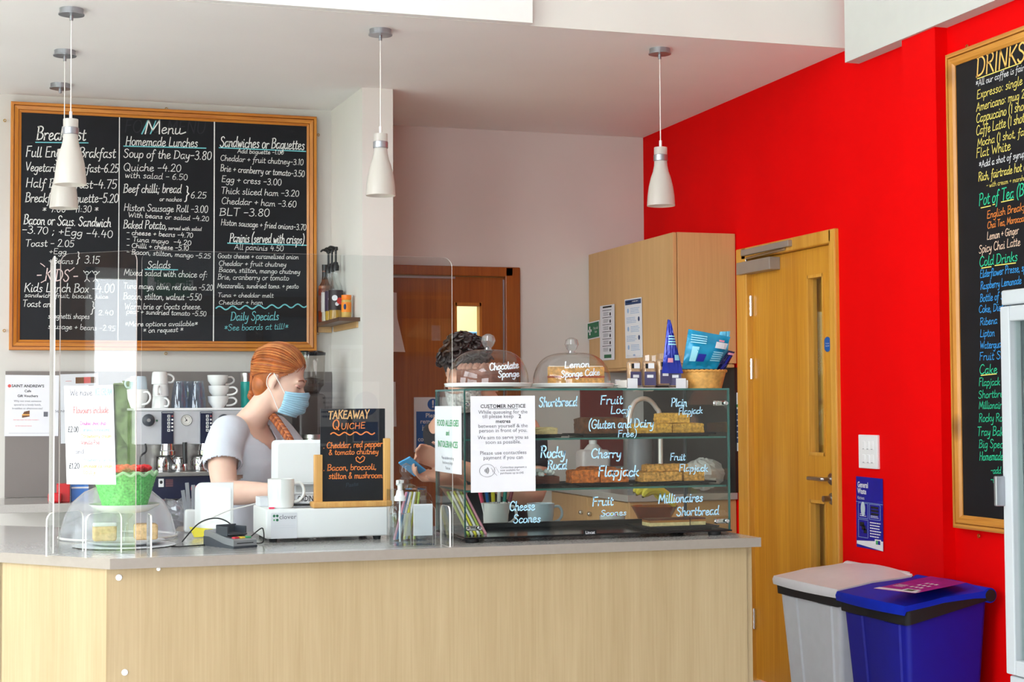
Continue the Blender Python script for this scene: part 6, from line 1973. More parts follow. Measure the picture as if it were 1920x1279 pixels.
for k, (px, y) in enumerate(((337, 7.6), (370, 7.6), (352, 7.7))):
    x = on_y(px, 750, y).x
    lab = ('clear upturned latte glass on the coffee machine beside the mug tower', 'clear upturned latte glass on the coffee machine beside the cappuccino cups', 'clear upturned latte glass behind the other two on the coffee machine')[k]
    if gl is None:
        gl = thing('latte_glass', lab, 'glass', (x, y, mz1), -1.0, group='latte glasses on the coffee machine')
        obj('glass_body', MB().lathe([(.041, 0), (.04, .03), (.034, .09), (.028, .122), (.0285, .128), (0, .128), (0, .12), (.024, .118), (.031, .088), (.038, .03), (.039, .001)], (0, 0, 0), 28), latte, gl, True, True)
        obj('glass_handle', MB().tube([(.035, 0, .1), (.058, 0, .1), (.062, 0, .07), (.056, 0, .045), (.037, 0, .045)], .0042, 8, smooth=3), latte, gl, True, True)
    else:
        dup(gl, (x, y, mz1), (0, -1.2, 2.2)[k], lab)
# tumbler
x = on_y(462, 760, 7.66).x
t = thing('tumbler', 'teal and silver tumbler beside the cashier head', 'tumbler', (x, 7.66, mz1))
obj('sleeve', MB().lathe([(0, 0), (.024, 0), (.0265, .004), (.029, .12), (.029, .125)], (0, 0, 0), 28), mat('teal_sleeve', (0, 150, 140), .35), t, True, True)
obj('steel_rim', MB().lathe([(.029, .125), (.0305, .166), (.028, .168), (0, .166)], (0, 0, 0), 28), M['steel'], t, True, True)
# grinder
gx = on_y(588, 700, 7.62).x
t = thing('coffee_grinder', 'coffee grinder with clear bean hopper and black lid behind the cashier', 'coffee grinder', (gx, 7.72, WT))
zl = on_y(588, 657, 7.62).z - WT
obj('hopper', MB().lathe([(.045, .5), (.072, zl - .16), (.075, zl - .02)], (0, 0, 0), 40), clear('smoked_hopper', (226, 222, 218), .06), t, True, True)
obj('coffee_beans', MB().lathe([(0, .5), (.043, .5), (.07, zl - .165), (.068, zl - .14), (0, zl - .13)], (0, 0, 0), 32), mat('coffee_beans', (60, 36, 22), .5, vary=.5, scale=120, bump=.8), t, True, True)
obj('hopper_lid', MB().lathe([(.077, zl - .02), (.078, zl - .008), (.06, zl), (0, zl)], (0, 0, 0), 40), M['blackgloss'], t, True, True)
obj('grinder_body', MB().rbox((-.07, -.07, .0), (.07, .12, .5), .02, 3), mat('brown_black_casing', (48, 36, 30), .35, vary=.1), t, True, True)
obj('doser', MB().lathe([(0, .2), (.05, .2), (.052, .205), (.052, .28), (.056, .282), (.056, .3), (0, .302)], (0, -.1, 0), 32), M['steel'], t, True, True)
obj('tamper_fork', MB().lathe([(0, .1), (.04, .1), (.042, .105), (.042, .17), (0, .172)], (.012, -.11, 0), 28), M['steel'], t, True, True)
# red and blue cartons on the back worktop at left
a, b = on_y(106, 968, 7.62), on_y(131, 905, 7.62)
tag(obj('red_tin', MB().rbox((a.x, 7.6, WT), (b.x, 7.68, WT + .085), .004).rbox((a.x - .04, 7.56, WT), (a.x + .02, 7.6, WT + .045), .01), mat('red_tin_paint', (206, 30, 40), .4)), 'red tin on the back worktop behind the ice cream price sheet', 'tin')
a, b = on_y(133, 968, 7.66), on_y(166, 912, 7.66)
tag(obj('blue_box', MB().rbox((a.x, 7.64, WT), (b.x, 7.74, WT + .075), .003).box((a.x, 7.638, WT + .06), (b.x, 7.64, WT + .068), 1), [mat('sky_blue_card', (50, 120, 206), .5), M['paper']]), 'blue box on the back worktop beside the red tin', 'box')

# ---------------------------------------------------------------- syrup shelf
sh = thing('syrup_shelf', 'small walnut shelf in the corner beside the menu board', 'shelf', (1.54, 7.8, 1.757))
obj('shelf_board', MB().prism([(1.492, 8.088, 1.757), (1.492, 7.49, 1.757), (1.597, 7.49, 1.757), (1.572, 8.088, 1.757)], (0, 0, .018)), M['shelfwood'], sh)
obj('batten', MB().prism([(1.566, 8.0, 1.728), (1.587, 7.53, 1.728), (1.597, 7.53, 1.728), (1.577, 8.0, 1.728)], (0, 0, .029)).box((1.5, 8.066, 1.728), (1.57, 8.088, 1.757)), M['oak_cab'], sh)
zs = 1.7755


def bottle(name, lab, px, y, r, prof, glass_, liquid, lh, lab_m, lz, extra=None, cap=None):
    x = px
    t = thing(name, lab, 'bottle', (x, y, zs), group='syrup bottles on the corner shelf')
    obj('bottle', MB().lathe(prof, (0, 0, 0), 28), glass_, t, True, True)
    obj('syrup', MB().lathe([(0, .004), (r * .93, .004), (r * .93, lh), (0, lh)], (0, 0, 0), 24), liquid, t, True, True)
    lbm = MB().lathe([(r * 1.015, lz[0]), (r * 1.015, lz[1])], (0, 0, 0), 28)
    for a, z, rr, mi in ((-1.9, .6, .018, 1), (-1.2, .45, .022, 2), (-1.6, .3, .012, 1)):
        c = Vector((r * 1.02 * math.cos(a), r * 1.02 * math.sin(a), lz[0] + (lz[1] - lz[0]) * z))
        n = Vector((math.cos(a), math.sin(a), 0))
        s_ = n.cross(UPV)
        lbm.add([c + n * .0012 + s_ * (rr * .8 * math.cos(q)) + UPV * (rr * .8 * math.sin(q)) for q in np.linspace(0, 2 * math.pi, 16)[:-1]], [tuple(range(15))], mi)
    obj('printed_label', lbm, lab_m, t, True, True)
    return t


def pump(t, z):
    obj('dosing_pump', MB().lathe([(.017, z), (.018, z + .022), (.013, z + .03), (.012, z + .04), (.006, z + .044), (.006, z + .1), (.011, z + .102), (.011, z + .118), (0, z + .12)], (0, 0, 0), 20).tube([(0, 0, z + .11), (-.03, -.02, z + .116), (-.045, -.03, z + .106)], [.008, .006, .004], 10, smooth=3), M['black'], t, True, True)
    return t


darklab = [mat('dark_syrup_label', (44, 30, 34), .5), M['paper'], mat('strawberry_print', (216, 50, 50), .5)]
vodka = [(0, 0), (.032, 0), (.0345, .004), (.0345, .15), (.032, .17), (.018, .2), (.0145, .22), (.0145, .258)]
bottle('syrup_bottle', 'amber round syrup bottle with black cap deepest in the corner of the shelf', 1.528, 8.03, .036, [(0, 0), (.033, 0), (.036, .005), (.036, .16), (.032, .185), (.017, .215), (.014, .24), (.014, .275)], clear('amber_glass', (220, 170, 130), .06), mat('amber_syrup', (150, 84, 44), .2), .19, [mat('umber_label', (90, 50, 40), .5), M['paper'], darklab[2]], (.06, .14))
bt = [o for o in COL.objects if o.name.startswith('syrup_bottle')][-1]
obj('screw_cap', MB().lathe([(.0155, .27), (.0155, .3), (0, .3)], (0, 0, 0), 20).lathe([(.0147, .225), (.0147, .262)], (0, 0, 0), 20), M['black'], bt, True, True)
for px, y, lab, lm, lq in ((1.535, 7.78, 'strawberry labelled pump syrup bottle at the front of the three pumps', darklab, mat('pale_syrup', (196, 150, 60), .2)), (1.532, 7.862, 'pump syrup bottle standing between two others on the corner shelf', [mat('violet_label', (60, 44, 66), .5), M['paper'], darklab[2]], mat('gold_syrup', (206, 160, 60), .2)), (1.53, 7.944, 'clear pump syrup bottle next to the amber capped one on the corner shelf', [mat('clear_label', (206, 200, 196), .5), M['paper'], M['inkgrey']], mat('clear_syrup', (222, 210, 190), .2))):
    pump(bottle('syrup_bottle', lab, px, y, .036, vodka, M['domeglass'], lq, .07, lm, (.05, .15)), .25)
t = thing('spice_jar', 'small shaker jar with orange lid and label on the corner shelf', 'jar', (1.552, 7.6, zs))
obj('jar_body', MB().lathe([(0, 0), (.022, 0), (.024, .004), (.024, .085), (.021, .092)], (0, 0, 0), 24), mat('honey_jar', (214, 176, 96), .25), t, True, True)
obj('orange_label', MB().lathe([(.0245, .03), (.0245, .078)], (0, 0, 0), 24).ball((-.011, -.0225, .056), (.008, .002, .014), 10, 8, mi=1), [mat('orange_label', (246, 140, 30), .5), M['signnavy']], t, True, True)
obj('orange_lid', MB().lathe([(.0225, .09), (.0245, .094), (.0245, .114), (0, .116)], (0, 0, 0), 24), mat('orange_lid', (250, 130, 20), .4), t, True, True)

# ---------------------------------------------------------------- kitchen things behind the glass case
x = on_y(1118, 850, 8.05).x
t = thing('jerrycan', 'white plastic jerrycan on the sink worktop, seen through the glass case', 'jerrycan', (2.98, 8.1, .905))
t.location.x = max(2.98, x)
obj('can_body', MB().rbox((-.085, -.06, 0), (.085, .06, .2), .025, 4), mat('milky_plastic', (226, 220, 220), .4), t, True, True)
obj('can_neck', MB().lathe([(.06, .19), (.03, .225), (.022, .23), (.022, .25), (0, .252)], (0, 0, 0), 24), M['white'], t, True, True)
t = thing('water_boiler', 'grey insulated flask with lettering on the sink worktop behind the tap', 'flask', (3.1, 7.62, .905))
obj('flask_body', MB().lathe([(0, 0), (.065, 0), (.068, .01), (.068, .25), (.05, .29), (.03, .3), (0, .3)], (0, 0, 0), 32), mat('pewter_plastic', (120, 122, 128), .4), t, True, True)
tag(obj('white_sack', (lambda m: (m.__setattr__('v', [(3.32 + v[0] * (1 + random.uniform(-.1, .1)), 7.32 + v[1] * (1 + random.uniform(-.1, .1)), .997 + v[2] * (1 + random.uniform(-.14, .1))) for v in m.v]) or m))(MB().ball((0, 0, 0), (.11, .09, .078), 20, 14)), mat('white_poly_sack', (226, 226, 226), .5)), 'crumpled white bag on the sink worktop, seen through the end of the glass case', 'bag')

# ================================================================ BINS AND FRIDGE
def bin_(name, label, x0, x1, y0, y1, z, body, lid, ridge):
    t = thing(name, label, 'bin', ((x0 + x1) / 2, (y0 + y1) / 2, 0))
    dz = .045
    xm, ym = (x0 + x1) / 2, (y0 + y1) / 2
    # tapered body with ribs on the face
    def ring(zz, k, off=0):
        w2, d2 = (x1 - x0) / 2 * k - off, (y1 - y0) / 2 * k - off
        pts = []
        n = 4
        for (sx, sy) in ((-1, -1), (1, -1), (1, 1), (-1, 1)):
            for j in range(n + 1):
                a = {(-1, -1): math.pi, (1, -1): 1.5 * math.pi, (1, 1): 0, (-1, 1): .5 * math.pi}[(sx, sy)] + j * HP / n
                pts.append((xm + .012 + sx * (w2 - .02) + .02 * math.cos(a), ym + sy * (d2 - .02) + .02 * math.sin(a), zz))
        return pts
    m = MB()
    R_ = [ring(.004, .74), ring(.3, .84), [(p[0], p[1], z - .07 + .08 * min(1, max(0, (p[0] - x0) / (x1 - x0)))) for p in ring(z - .07, .93)]]
    n = len(R_[0])
    m.add([p for r in R_ for p in r], [tuple(range(n))] + [(i * n + j, i * n + (j + 1) % n, (i + 1) * n + (j + 1) % n, (i + 1) * n + j) for i in range(2) for j in range(n)])
    obj('bin_body', m, body, t, True)
    rb = MB()
    for f in (-.28, .3):
        wt_ = .05
        yb0, yb1 = ym + f * (y1 - y0) * .74, ym + f * (y1 - y0) * .93
        xb0, xb1 = xm + .012 - (x1 - x0) / 2 * .74, xm + .012 - (x1 - x0) / 2 * .93
        rb.add([(xb0 - .006, yb0 - wt_, .004), (xb0 - .006, yb0 + wt_, .004), (xb1 - .006, yb1 + wt_, z - .075), (xb1 - .006, yb1 - wt_, z - .075), (xb0 + .004, yb0 - wt_ - .008, .004), (xb0 + .004, yb0 + wt_ + .008, .004), (xb1 + .004, yb1 + wt_ + .008, z - .075), (xb1 + .004, yb1 - wt_ - .008, z - .075)],
               [(0, 1, 2, 3), (0, 3, 7, 4), (1, 5, 6, 2), (3, 2, 6, 7), (0, 4, 5, 1)])
    obj('body_rib', rb, body, t)
    rim = MB()
    def tilt(r, za, zb):
        return [(p[0], p[1], za + (zb - za) * min(1, max(0, (p[0] - x0) / (x1 - x0)))) for p in r]
    A, B = tilt(ring(z - .075, .985), z - .075, z + .008), tilt(ring(z - .018, 1.0), z - .017, z + .034)
    rim.add(A + B, [tuple(range(n)), tuple(range(n, 2 * n))] + [(j, (j + 1) % n, n + (j + 1) % n, n + j) for j in range(n)])
    obj('black_rim', rim, M['rubber'], t, True)
    # lid, bowed at the front and rising to the hinge
    ns = 14
    top, bot = [], []
    for j in range(ns + 1):
        f = j / ns
        y = y0 + (y1 - y0) * f
        bow = .02 * math.sin(math.pi * f)
        for i, (u, h) in enumerate(((0, -.014), (.02, .0), (.3, .016), (.45, .026), (.8, .036), (1, dz))):
            x = x0 - bow * (1 - u) + (x1 - x0) * u
            e = 1 if 0 < j < ns else 0
            top.append((x, y, z + h + (.012 * math.sin(math.pi * min(1, max(0, (f - .05) / .9))) if u > .3 else .004 * math.sin(math.pi * f)) * e))
            bot.append((x + .004, y, z + h - (.02 if u < .9 else .03)))
    k = 6
    m = MB()
    N = len(top)
    fs = []
    for j in range(ns):
        for i in range(k - 1):
            a = j * k + i
            fs += [(a, a + 1, a + k + 1, a + k), (N + a, N + a + k, N + a + k + 1, N + a + 1)]
    for j in range(ns):
        a, b = j * k, j * k + k - 1
        fs += [(a, a + k, N + a + k, N + a), (b, N + b, N + b + k, b + k)]
    for i in range(k - 1):
        a, b = i, ns * k + i
        fs += [(a, N + a, N + a + 1, a + 1), (b, b + 1, N + b + 1, N + b)]
    m.add(top + bot, fs)
    l = obj('lid', m, lid, t, True)
    obj('hinge_roller', MB().tube([(x1 + .0, y0 + .004, z + .024), (x1 + .0, y1 - .004, z + .024)], .028, 16), lid, l, True)
    obj('hinge_cap', MB().tube([(x1 + .0, y0 - .002, z + .024), (x1 + .0, y0 + .006, z + .024)], .022, 16), M['rubber'], l, True)
    return t, l


lidw = mat('white_bin_lid', (226, 226, 230), .4, vary=.02)
bin_('waste_bin', 'white lidded plastic bin by the orange oak door', 3.06, 3.415, 5.52, 6.06, .622, mat('pale_grey_bin', (206, 210, 216), .45, vary=.03), lidw, .5)
lidb = mat('royal_blue_lid', (6, 42, 186), .55, vary=.05, spec=.2)
t, l = bin_('waste_bin', 'royal blue plastic bin with a purple leaflet on its lid', 3.03, 3.39, 4.98, 5.47, .622, mat('deep_blue_bin', (0, 6, 150), .6, vary=.05), lidb, .5)
A_ = [on_z(1638, 1106, .672), on_z(1716, 1115, .672), on_z(1812, 1095, .686), on_z(1745, 1083, .686)]
m = MB().prism([p + Vector((0, 0, .004)) for p in A_], (0, 0, .0008))
lf = tag(obj('purple_leaflet', m, mat('purple_print', (150, 30, 140), .5, vary=.15, scale=30)), 'purple printed leaflet lying on the royal blue bin lid', 'leaflet')
mb = MB()


def lf_at(a, b):
    return (A_[0] * (1 - a) + A_[1] * a) * (1 - b) + (A_[3] * (1 - a) + A_[2] * a) * b + Vector((0, 0, .0056))


for a0, b0, a1, b1, mi in ((0, 0, 1, .1, 0), (.55, .04, .9, .2, 0), (.62, .07, .83, .17, 1)) + tuple((.1, .25 + .05 * k, .35, .27 + .05 * k, 0) for k in range(3)) + tuple((.45 + .12 * (k % 3), .3 + .14 * (k // 3), .52 + .12 * (k % 3), .36 + .14 * (k // 3), 0) for k in range(9)):
    z_ = .0004 * mi
    mb.add([lf_at(a0, b0) + Vector((0, 0, z_)), lf_at(a1, b0) + Vector((0, 0, z_)), lf_at(a1, b1) + Vector((0, 0, z_)), lf_at(a0, b1) + Vector((0, 0, z_))], [(0, 1, 2, 3)], mi)
obj('printed_pattern', mb, [M['paper'], M['signgreen']], lf)

fx, fy = 3.0, on_x(1874, 560, 3.0).y
fz1, fz0 = on_x(1874, 545, 3.0).z, 0
fzd = on_x(1884, 1262, 3.0).z
fl = thing('drinks_fridge', 'white glass door drinks fridge standing before the drinks board', 'fridge', (3.2, fy - .3, 0))
fw = .62
whitef = mat('white_fridge_enamel', (188, 193, 198), .35, vary=.01)
sx0, sx1 = fx + .05, 3.41
obj('cabinet_shell', MB().box((sx0, fy - .02, .1), (sx1, fy, fz1)).box((sx0, fy - fw, .1), (sx1, fy - fw + .02, fz1)).box((sx0, fy - fw + .02, fz1 - .09), (sx1, fy - .02, fz1)).box((sx0, fy - fw + .02, .1), (sx1, fy - .02, fzd - .02)).box((sx1 - .02, fy - fw + .02, fzd - .02), (sx1, fy - .02, fz1 - .09)), whitef, fl)
obj('header', MB().rbox((fx + .005, fy - fw, fz1 - .048), (sx0, fy, fz1), .006), whitef, fl)
obj('plinth', MB().box((sx0 + .03, fy - fw + .02, 0), (sx1, fy - .02, .1)), M['darkgrey'], fl)
obj('kick_panel', MB().rbox((fx + .012, fy - fw, .06), (sx0, fy, fzd - .006), .006), whitef, fl)
dt = fz1 - .052
dd = MB()
for lo, hi in (((fx, fy - .048, fzd), (fx + .045, fy, dt)), ((fx, fy - fw, fzd), (fx + .045, fy - fw + .048, dt)), ((fx, fy - fw + .048, dt - .048), (fx + .045, fy - .048, dt)), ((fx, fy - fw + .048, fzd), (fx + .045, fy - .048, fzd + .048))):
    dd.rbox(lo, hi, .004)
dr_ = obj('door_frame', dd, whitef, fl)
obj('glass_pane', MB().box((fx + .02, fy - fw + .046, fzd + .046), (fx + .026, fy - .046, dt - .046)), M['windowglass'], dr_)
p0, p1 = on_x(1873, 892, fx), on_x(1873, 948, fx)
obj('handle', MB().rbox((fx - .032, fy - .012, p1.z), (fx + .002, fy + .004, p0.z), .004), M['satin'], dr_)
obj('door_gasket', MB().box((fx + .045, fy - .05, fzd + .03), (fx + .05, fy - .03, dt - .03)).box((fx + .045, fy - fw + .03, fzd + .03), (fx + .05, fy - fw + .05, dt - .03)), M['satin'], dr_)
st = MB().box((fx + .12, fy - .036, fzd + .02), (fx + .16, fy - .021, fz1 - .1))
k = 0
z = fzd + .08
while z < fz1 - .13:
    st.box((fx + .134, fy - .0365, z), (fx + .146, fy - .0358, z + .012), 1)
    z += .03
obj('shelf_upright', st, [M['satin'], M['rubber']], fl)
for z in (.72, .93, 1.14, 1.38, 1.56):
    m = MB()
    for j in range(12):
        m.tube([(fx + .08, fy - .04 - j * .048, z), (sx1 - .03, fy - .04 - j * .048, z)], .0025, 6)
    m.tube([(fx + .08, fy - .03, z), (fx + .08, fy - fw + .03, z)], .004, 6).tube([(fx + .08, fy - .03, z + .03), (fx + .08, fy - fw + .03, z + .03)], .004, 6)
    for yy in (fy - .03, fy - fw + .03):
        m.tube([(fx + .08, yy, z + .03), (fx + .16, yy, z - .03)], .005, 6)
    obj('wire_shelf', m, M['white'], fl)
# ================================================================ PEOPLE
def loft(mb, rows, n=24):
    """rows: (centre, axis a, axis b, ra, rb) ellipses joined into a closed form"""
    V, F = [], []
    for c, a, b, ra, rb in rows:
        for k in range(n):
            t = 2 * math.pi * k / n
            V.append(tuple(Vector(c) + Vector(a) * (ra * math.cos(t)) + Vector(b) * (rb * math.sin(t))))
    m = len(rows)
    for i in range(m - 1):
        for k in range(n):
            j = (k + 1) % n
            F.append((i * n + k, i * n + j, (i + 1) * n + j, (i + 1) * n + k))
    F.append(tuple(range(n))[::-1])
    F.append(tuple((m - 1) * n + k for k in range(n)))
    mb.add(V, F)


def hand_forms(mb, wrist, d, palm_n, size=.17, curls=(.5, .5, .55, .6), thumb_side=1, thumb_open=.7):
    """palm with five jointed fingers; d: direction of the fingers, palm_n: out of the palm"""
    d, nn = Vector(d).normalized(), Vector(palm_n).normalized()
    s_ = d.cross(nn).normalized()
    nn = s_.cross(d).normalized()
    w = Vector(wrist)
    pl_ = size * .52
    loft(mb, [(w - d * .01, s_, nn, .026, .02), (w + d * pl_ * .35, s_, nn, .034, .017), (w + d * pl_ * .8, s_, nn, .041, .0145), (w + d * pl_, s_, nn, .04, .012)], 16)
    for k in range(4):
        base = w + d * (pl_ * (.93, .98, .96, .88)[k]) + s_ * ((.031, .0105, -.0105, -.03)[k] * thumb_side)
        L = size * (.42, .48, .45, .35)[k]
        ang, p, pts = .15, base, [base - d * .012, base]
        for seg, fr in enumerate((.46, .3, .24)):
            ang += curls[k] * (1, 1.1, .7)[seg]
            p = p + (d * math.cos(ang) + nn * math.sin(ang)) * (L * fr)
            pts.append(p)
        mb.tube(pts, [.0095, .009, .0082, .0075, .006], 10, smooth=3)
        mb.ball(pts[-1], .006, 8, 6)
    b0 = w + d * (pl_ * .28) + s_ * (.028 * thumb_side)
    t1 = b0 + (d * .6 + s_ * thumb_side * thumb_open + nn * .35).normalized() * (size * .2)
    t2 = t1 + (d * .85 + s_ * thumb_side * .25 + nn * .4).normalized() * (size * .17)
    t3 = t2 + (d * .9 - s_ * thumb_side * .05 + nn * .45).normalized() * (size * .12)
    mb.tube([w + d * .012, b0, t1, t2, t3], [.012, .0125, .0105, .0095, .0065], 10, smooth=3)
    mb.ball(t3, .0065, 8, 6)


def head_matrix(c, yaw_dir, pitch, roll=0):
    fx_ = Vector(yaw_dir).normalized()
    lf_ = UPV.cross(fx_).normalized()
    R = Matrix((fx_, lf_, UPV)).transposed().to_4x4()
    return Matrix.Translation(Vector(c)) @ R @ Matrix.Rotation(pitch, 4, 'Y') @ Matrix.Rotation(roll, 4, 'X')


def head_forms(mb, H, ear=True):
    I = H.to_3x3()

    def e(c, r, R=None):
        mb.ball(H @ Vector(c), r, 24, 16, R=I @ R if R else I)
    e((-.014, 0, .038), (.097, .074, .09))
    e((.03, 0, -.02), (.064, .062, .085))
    e((.036, 0, -.07), (.05, .05, .05))
    e((.062, 0, -.103), (.026, .026, .02))
    e((.058, .027, -.03), (.03, .03, .034))
    e((.058, -.027, -.03), (.03, .03, .034))
    e((.075, 0, .012), (.024, .05, .02))
    e((.094, 0, -.028), (.018, .011, .027), Euler((0, -.35, 0)).to_matrix())
    e((.101, 0, -.043), (.013, .015, .01))
    e((.083, 0, -.07), (.016, .024, .012))
    if ear:
        for s_ in (1, -1):
            R = Euler((0, .25, s_ * .35)).to_matrix()
            e((-.008, s_ * .073, -.008), (.02, .011, .032), R)
            e((-.004, s_ * .078, -.032), (.012, .008, .012), R)


# ---------------------------------------------------------------- the cashier
HC = on_y(524, 712, 5.93)
HM = head_matrix(HC, (.93, -.36, 0), .3)
person = thing('person', 'person with copper plaited hair, pale blue face mask and grey t-shirt standing at the till', 'person', (.83, 6.0, 0))
fA = Vector((.72, -.69, 0)).normalized()           # chest direction
sA = UPV.cross(fA).normalized()                     # towards the person's left
C_ = Vector((.845, 6.0, 0))


def at(f, s_, z):
    return C_ + fA * f + sA * s_ + UPV * z


Rs = on_y(422, 803, 5.88)
Ls = C_ + sA * .165 + UPV * 1.262
El = on_y(424, 925, 5.74)
Wr = on_y(530, 922, 5.5)
El2 = Vector((1.12, 6.02, 1.03))
Wr2 = Vector((1.07, 5.62, 1.075))
body = MB()
head_forms(body, HM)
neck_top = HM @ Vector((-.012, 0, -.06))
neck_bot = at(-.015, -.005, 1.25)
body.tube([neck_top + UPV * .02, neck_top, (neck_top + neck_bot) / 2, neck_bot, neck_bot - UPV * .05], [.05, .052, .052, .062, .075], 20, smooth=3)
loft(body, [(at(0, 0, .7), sA, fA, .15, .11), (at(0, 0, .85), sA, fA, .155, .11), (at(.0, 0, 1.0), sA, fA, .13, .1), (at(.01, 0, 1.12), sA, fA, .15, .11), (at(.005, 0, 1.21), sA, fA, .155, .095), (at(-.005, 0, 1.265), sA, fA, .12, .065), (at(-.012, 0, 1.3), sA, fA, .07, .05)], 32)
body.tube([at(0, -.1, 1.24), Rs + Vector((.02, .01, -.02)), (Rs + El) / 2 + Vector((-.012, 0, 0)), El], [.06, .056, .053, .044], 20, smooth=4)
body.tube([El, El + (Wr - El) * .3, El + (Wr - El) * .7, Wr], [.044, .044, .034, .026], 20, smooth=4)
body.ball(El, .044, 18, 12)
body.tube([at(0, .1, 1.24), Ls, (Ls + El2) / 2, El2], [.06, .056, .05, .042], 20, smooth=4)
body.tube([El2, (El2 + Wr2) / 2, Wr2], [.042, .038, .026], 20, smooth=4)
hand_forms(body, Wr, (.92, -.1, .12), (.1, -.25, -1), .17, (.25, .28, .32, .4), 1, .6)
hand_forms(body, Wr2, (.1, -1, .1), (-.2, -.1, -1), .17, (.3, .3, .35, .4), -1, .6)
for s_ in (-1, 1):                                   # legs below the counter
    body.tube([at(0, s_ * .075, .84), at(.01, s_ * .085, .48), at(-.01, s_ * .09, .1)], [.1, .062, .042], 18, smooth=3)
    body.tube([at(-.05, s_ * .09, .04), at(.15, s_ * .1, .035)], [.042, .036], 14)
bo = obj('body', fuse(body, .0065, 5), M['skin'], person, True)
# shirt
sh_ = MB()
loft(sh_, [(at(0, 0, .86), sA, fA, .168, .126), (at(0, 0, .95), sA, fA, .153, .116), (at(.0, 0, 1.03), sA, fA, .146, .112), (at(.012, 0, 1.13), sA, fA, .166, .125), (at(.008, 0, 1.2), sA, fA, .17, .112), (at(-.004, 0, 1.25), sA, fA, .142, .082), (at(-.012, 0, 1.278), sA, fA, .098, .066)], 40)
slv = Rs + (El - Rs) * .62
sh_.tube([at(0, -.09, 1.225), Rs + Vector((.016, .008, -.018)), Rs + (El - Rs) * .4 + Vector((-.012, 0, 0)), slv + Vector((-.006, 0, 0))], [.068, .068, .069, .07], 24, smooth=4)
slv2 = Ls + (El2 - Ls) * .6
sh_.tube([at(0, .09, 1.225), Ls + Vector((0, 0, -.01)), slv2], [.068, .067, .064], 24, smooth=4)
sm_ = fuse(sh_, .007, 6)
# open the neckline, hem and cuffs
nk = neck_bot + fA * .03 + UPV * .028
keep = []
nplane = (UPV * .86 + fA * -.1).normalized()
for f in sm_.f:
    c = sum((Vector(sm_.v[i]) for i in f), Vector()) / len(f)
    q = c - nk
    rad = math.hypot(q.dot(sA), q.dot(fA) * (.9 if q.dot(fA) < 0 else .78))
    if rad < .086 and q.z > -.12 + .2 * max(0, -q.dot(fA)):
        continue
    if c.z < .875:
        continue
    if (c - slv).dot((El - Rs).normalized()) > -.012 and (c - slv).length < .1:
        continue
    if (c - slv2).dot((El2 - Ls).normalized()) > -.012 and (c - slv2).length < .1:
        continue
    keep.append(f)
used = sorted({i for f in keep for i in f})
mp = {i: k for k, i in enumerate(used)}
ts = MB().add([sm_.v[i] for i in used], [tuple(mp[i] for i in f) for f in keep])
to = obj('t_shirt', ts, M['tee'], person, True)
sol = to.modifiers.new('thickness', 'SOLIDIFY')
sol.thickness = .004
sol.offset = 0
# trousers
tr = MB()
loft(tr, [(at(0, 0, .78), sA, fA, .16, .122), (at(0, 0, .9), sA, fA, .156, .118)], 32)
for s_ in (-1, 1):
    tr.tube([at(0, s_ * .075, .84), at(.01, s_ * .085, .48), at(-.01, s_ * .09, .1)], [.112, .076, .058], 18, smooth=3)
obj('trousers', fuse(tr, .012, 4), M['denim'], person, True)
# hair cap combed back
HI = HM.to_3x3()


def skull(a, b, k=1.0):
    """point on the head: a = angle round from the brow to the nape, b = angle across"""
    return HM @ Vector((-.014 + .103 * k * math.cos(a) * math.cos(b), .0805 * k * math.sin(b), .038 + .098 * k * math.sin(a) * math.cos(b)))


cap = MB().ball((0, 0, 0), (.102, .0795, .096), 110, 80)
hl = ((-.12, -.055), (-.07, -.035), (-.035, -.018), (-.01, -.004), (.015, .02), (.04, .05), (.07, .072), (.1, .075), (.2, .2))
kf = []
for f in cap.f:
    c = sum((Vector(cap.v[i]) for i in f), Vector()) / len(f)
    x, z = c.x - .014, c.z + .038
    if x < np.interp(z, [h[0] for h in hl], [h[1] for h in hl]):
        kf.append(f)
used = sorted({i for f in kf for i in f})
mp = {i: k for k, i in enumerate(used)}
hm = MB().add([HM @ (Vector(cap.v[i]) + Vector((-.014, 0, .038))) for i in used], [tuple(mp[i] for i in f) for f in kf])
hm.ball(HM @ Vector((-.05, 0, -.03)), (.046, .058, .062), 24, 16, R=HI, mi=0)
tie = HM @ Vector((-.09, .012, -.085))
def hairline_angle(b):
    a = .02
    while a < 2.6:
        p = (-.014 + .103 * math.cos(a) * math.cos(b), .038 + .098 * math.sin(a) * math.cos(b))
        if p[0] < np.interp(p[1], [h[0] for h in hl], [h[1] for h in hl]) + .001:
            break
        a += .02
    return a


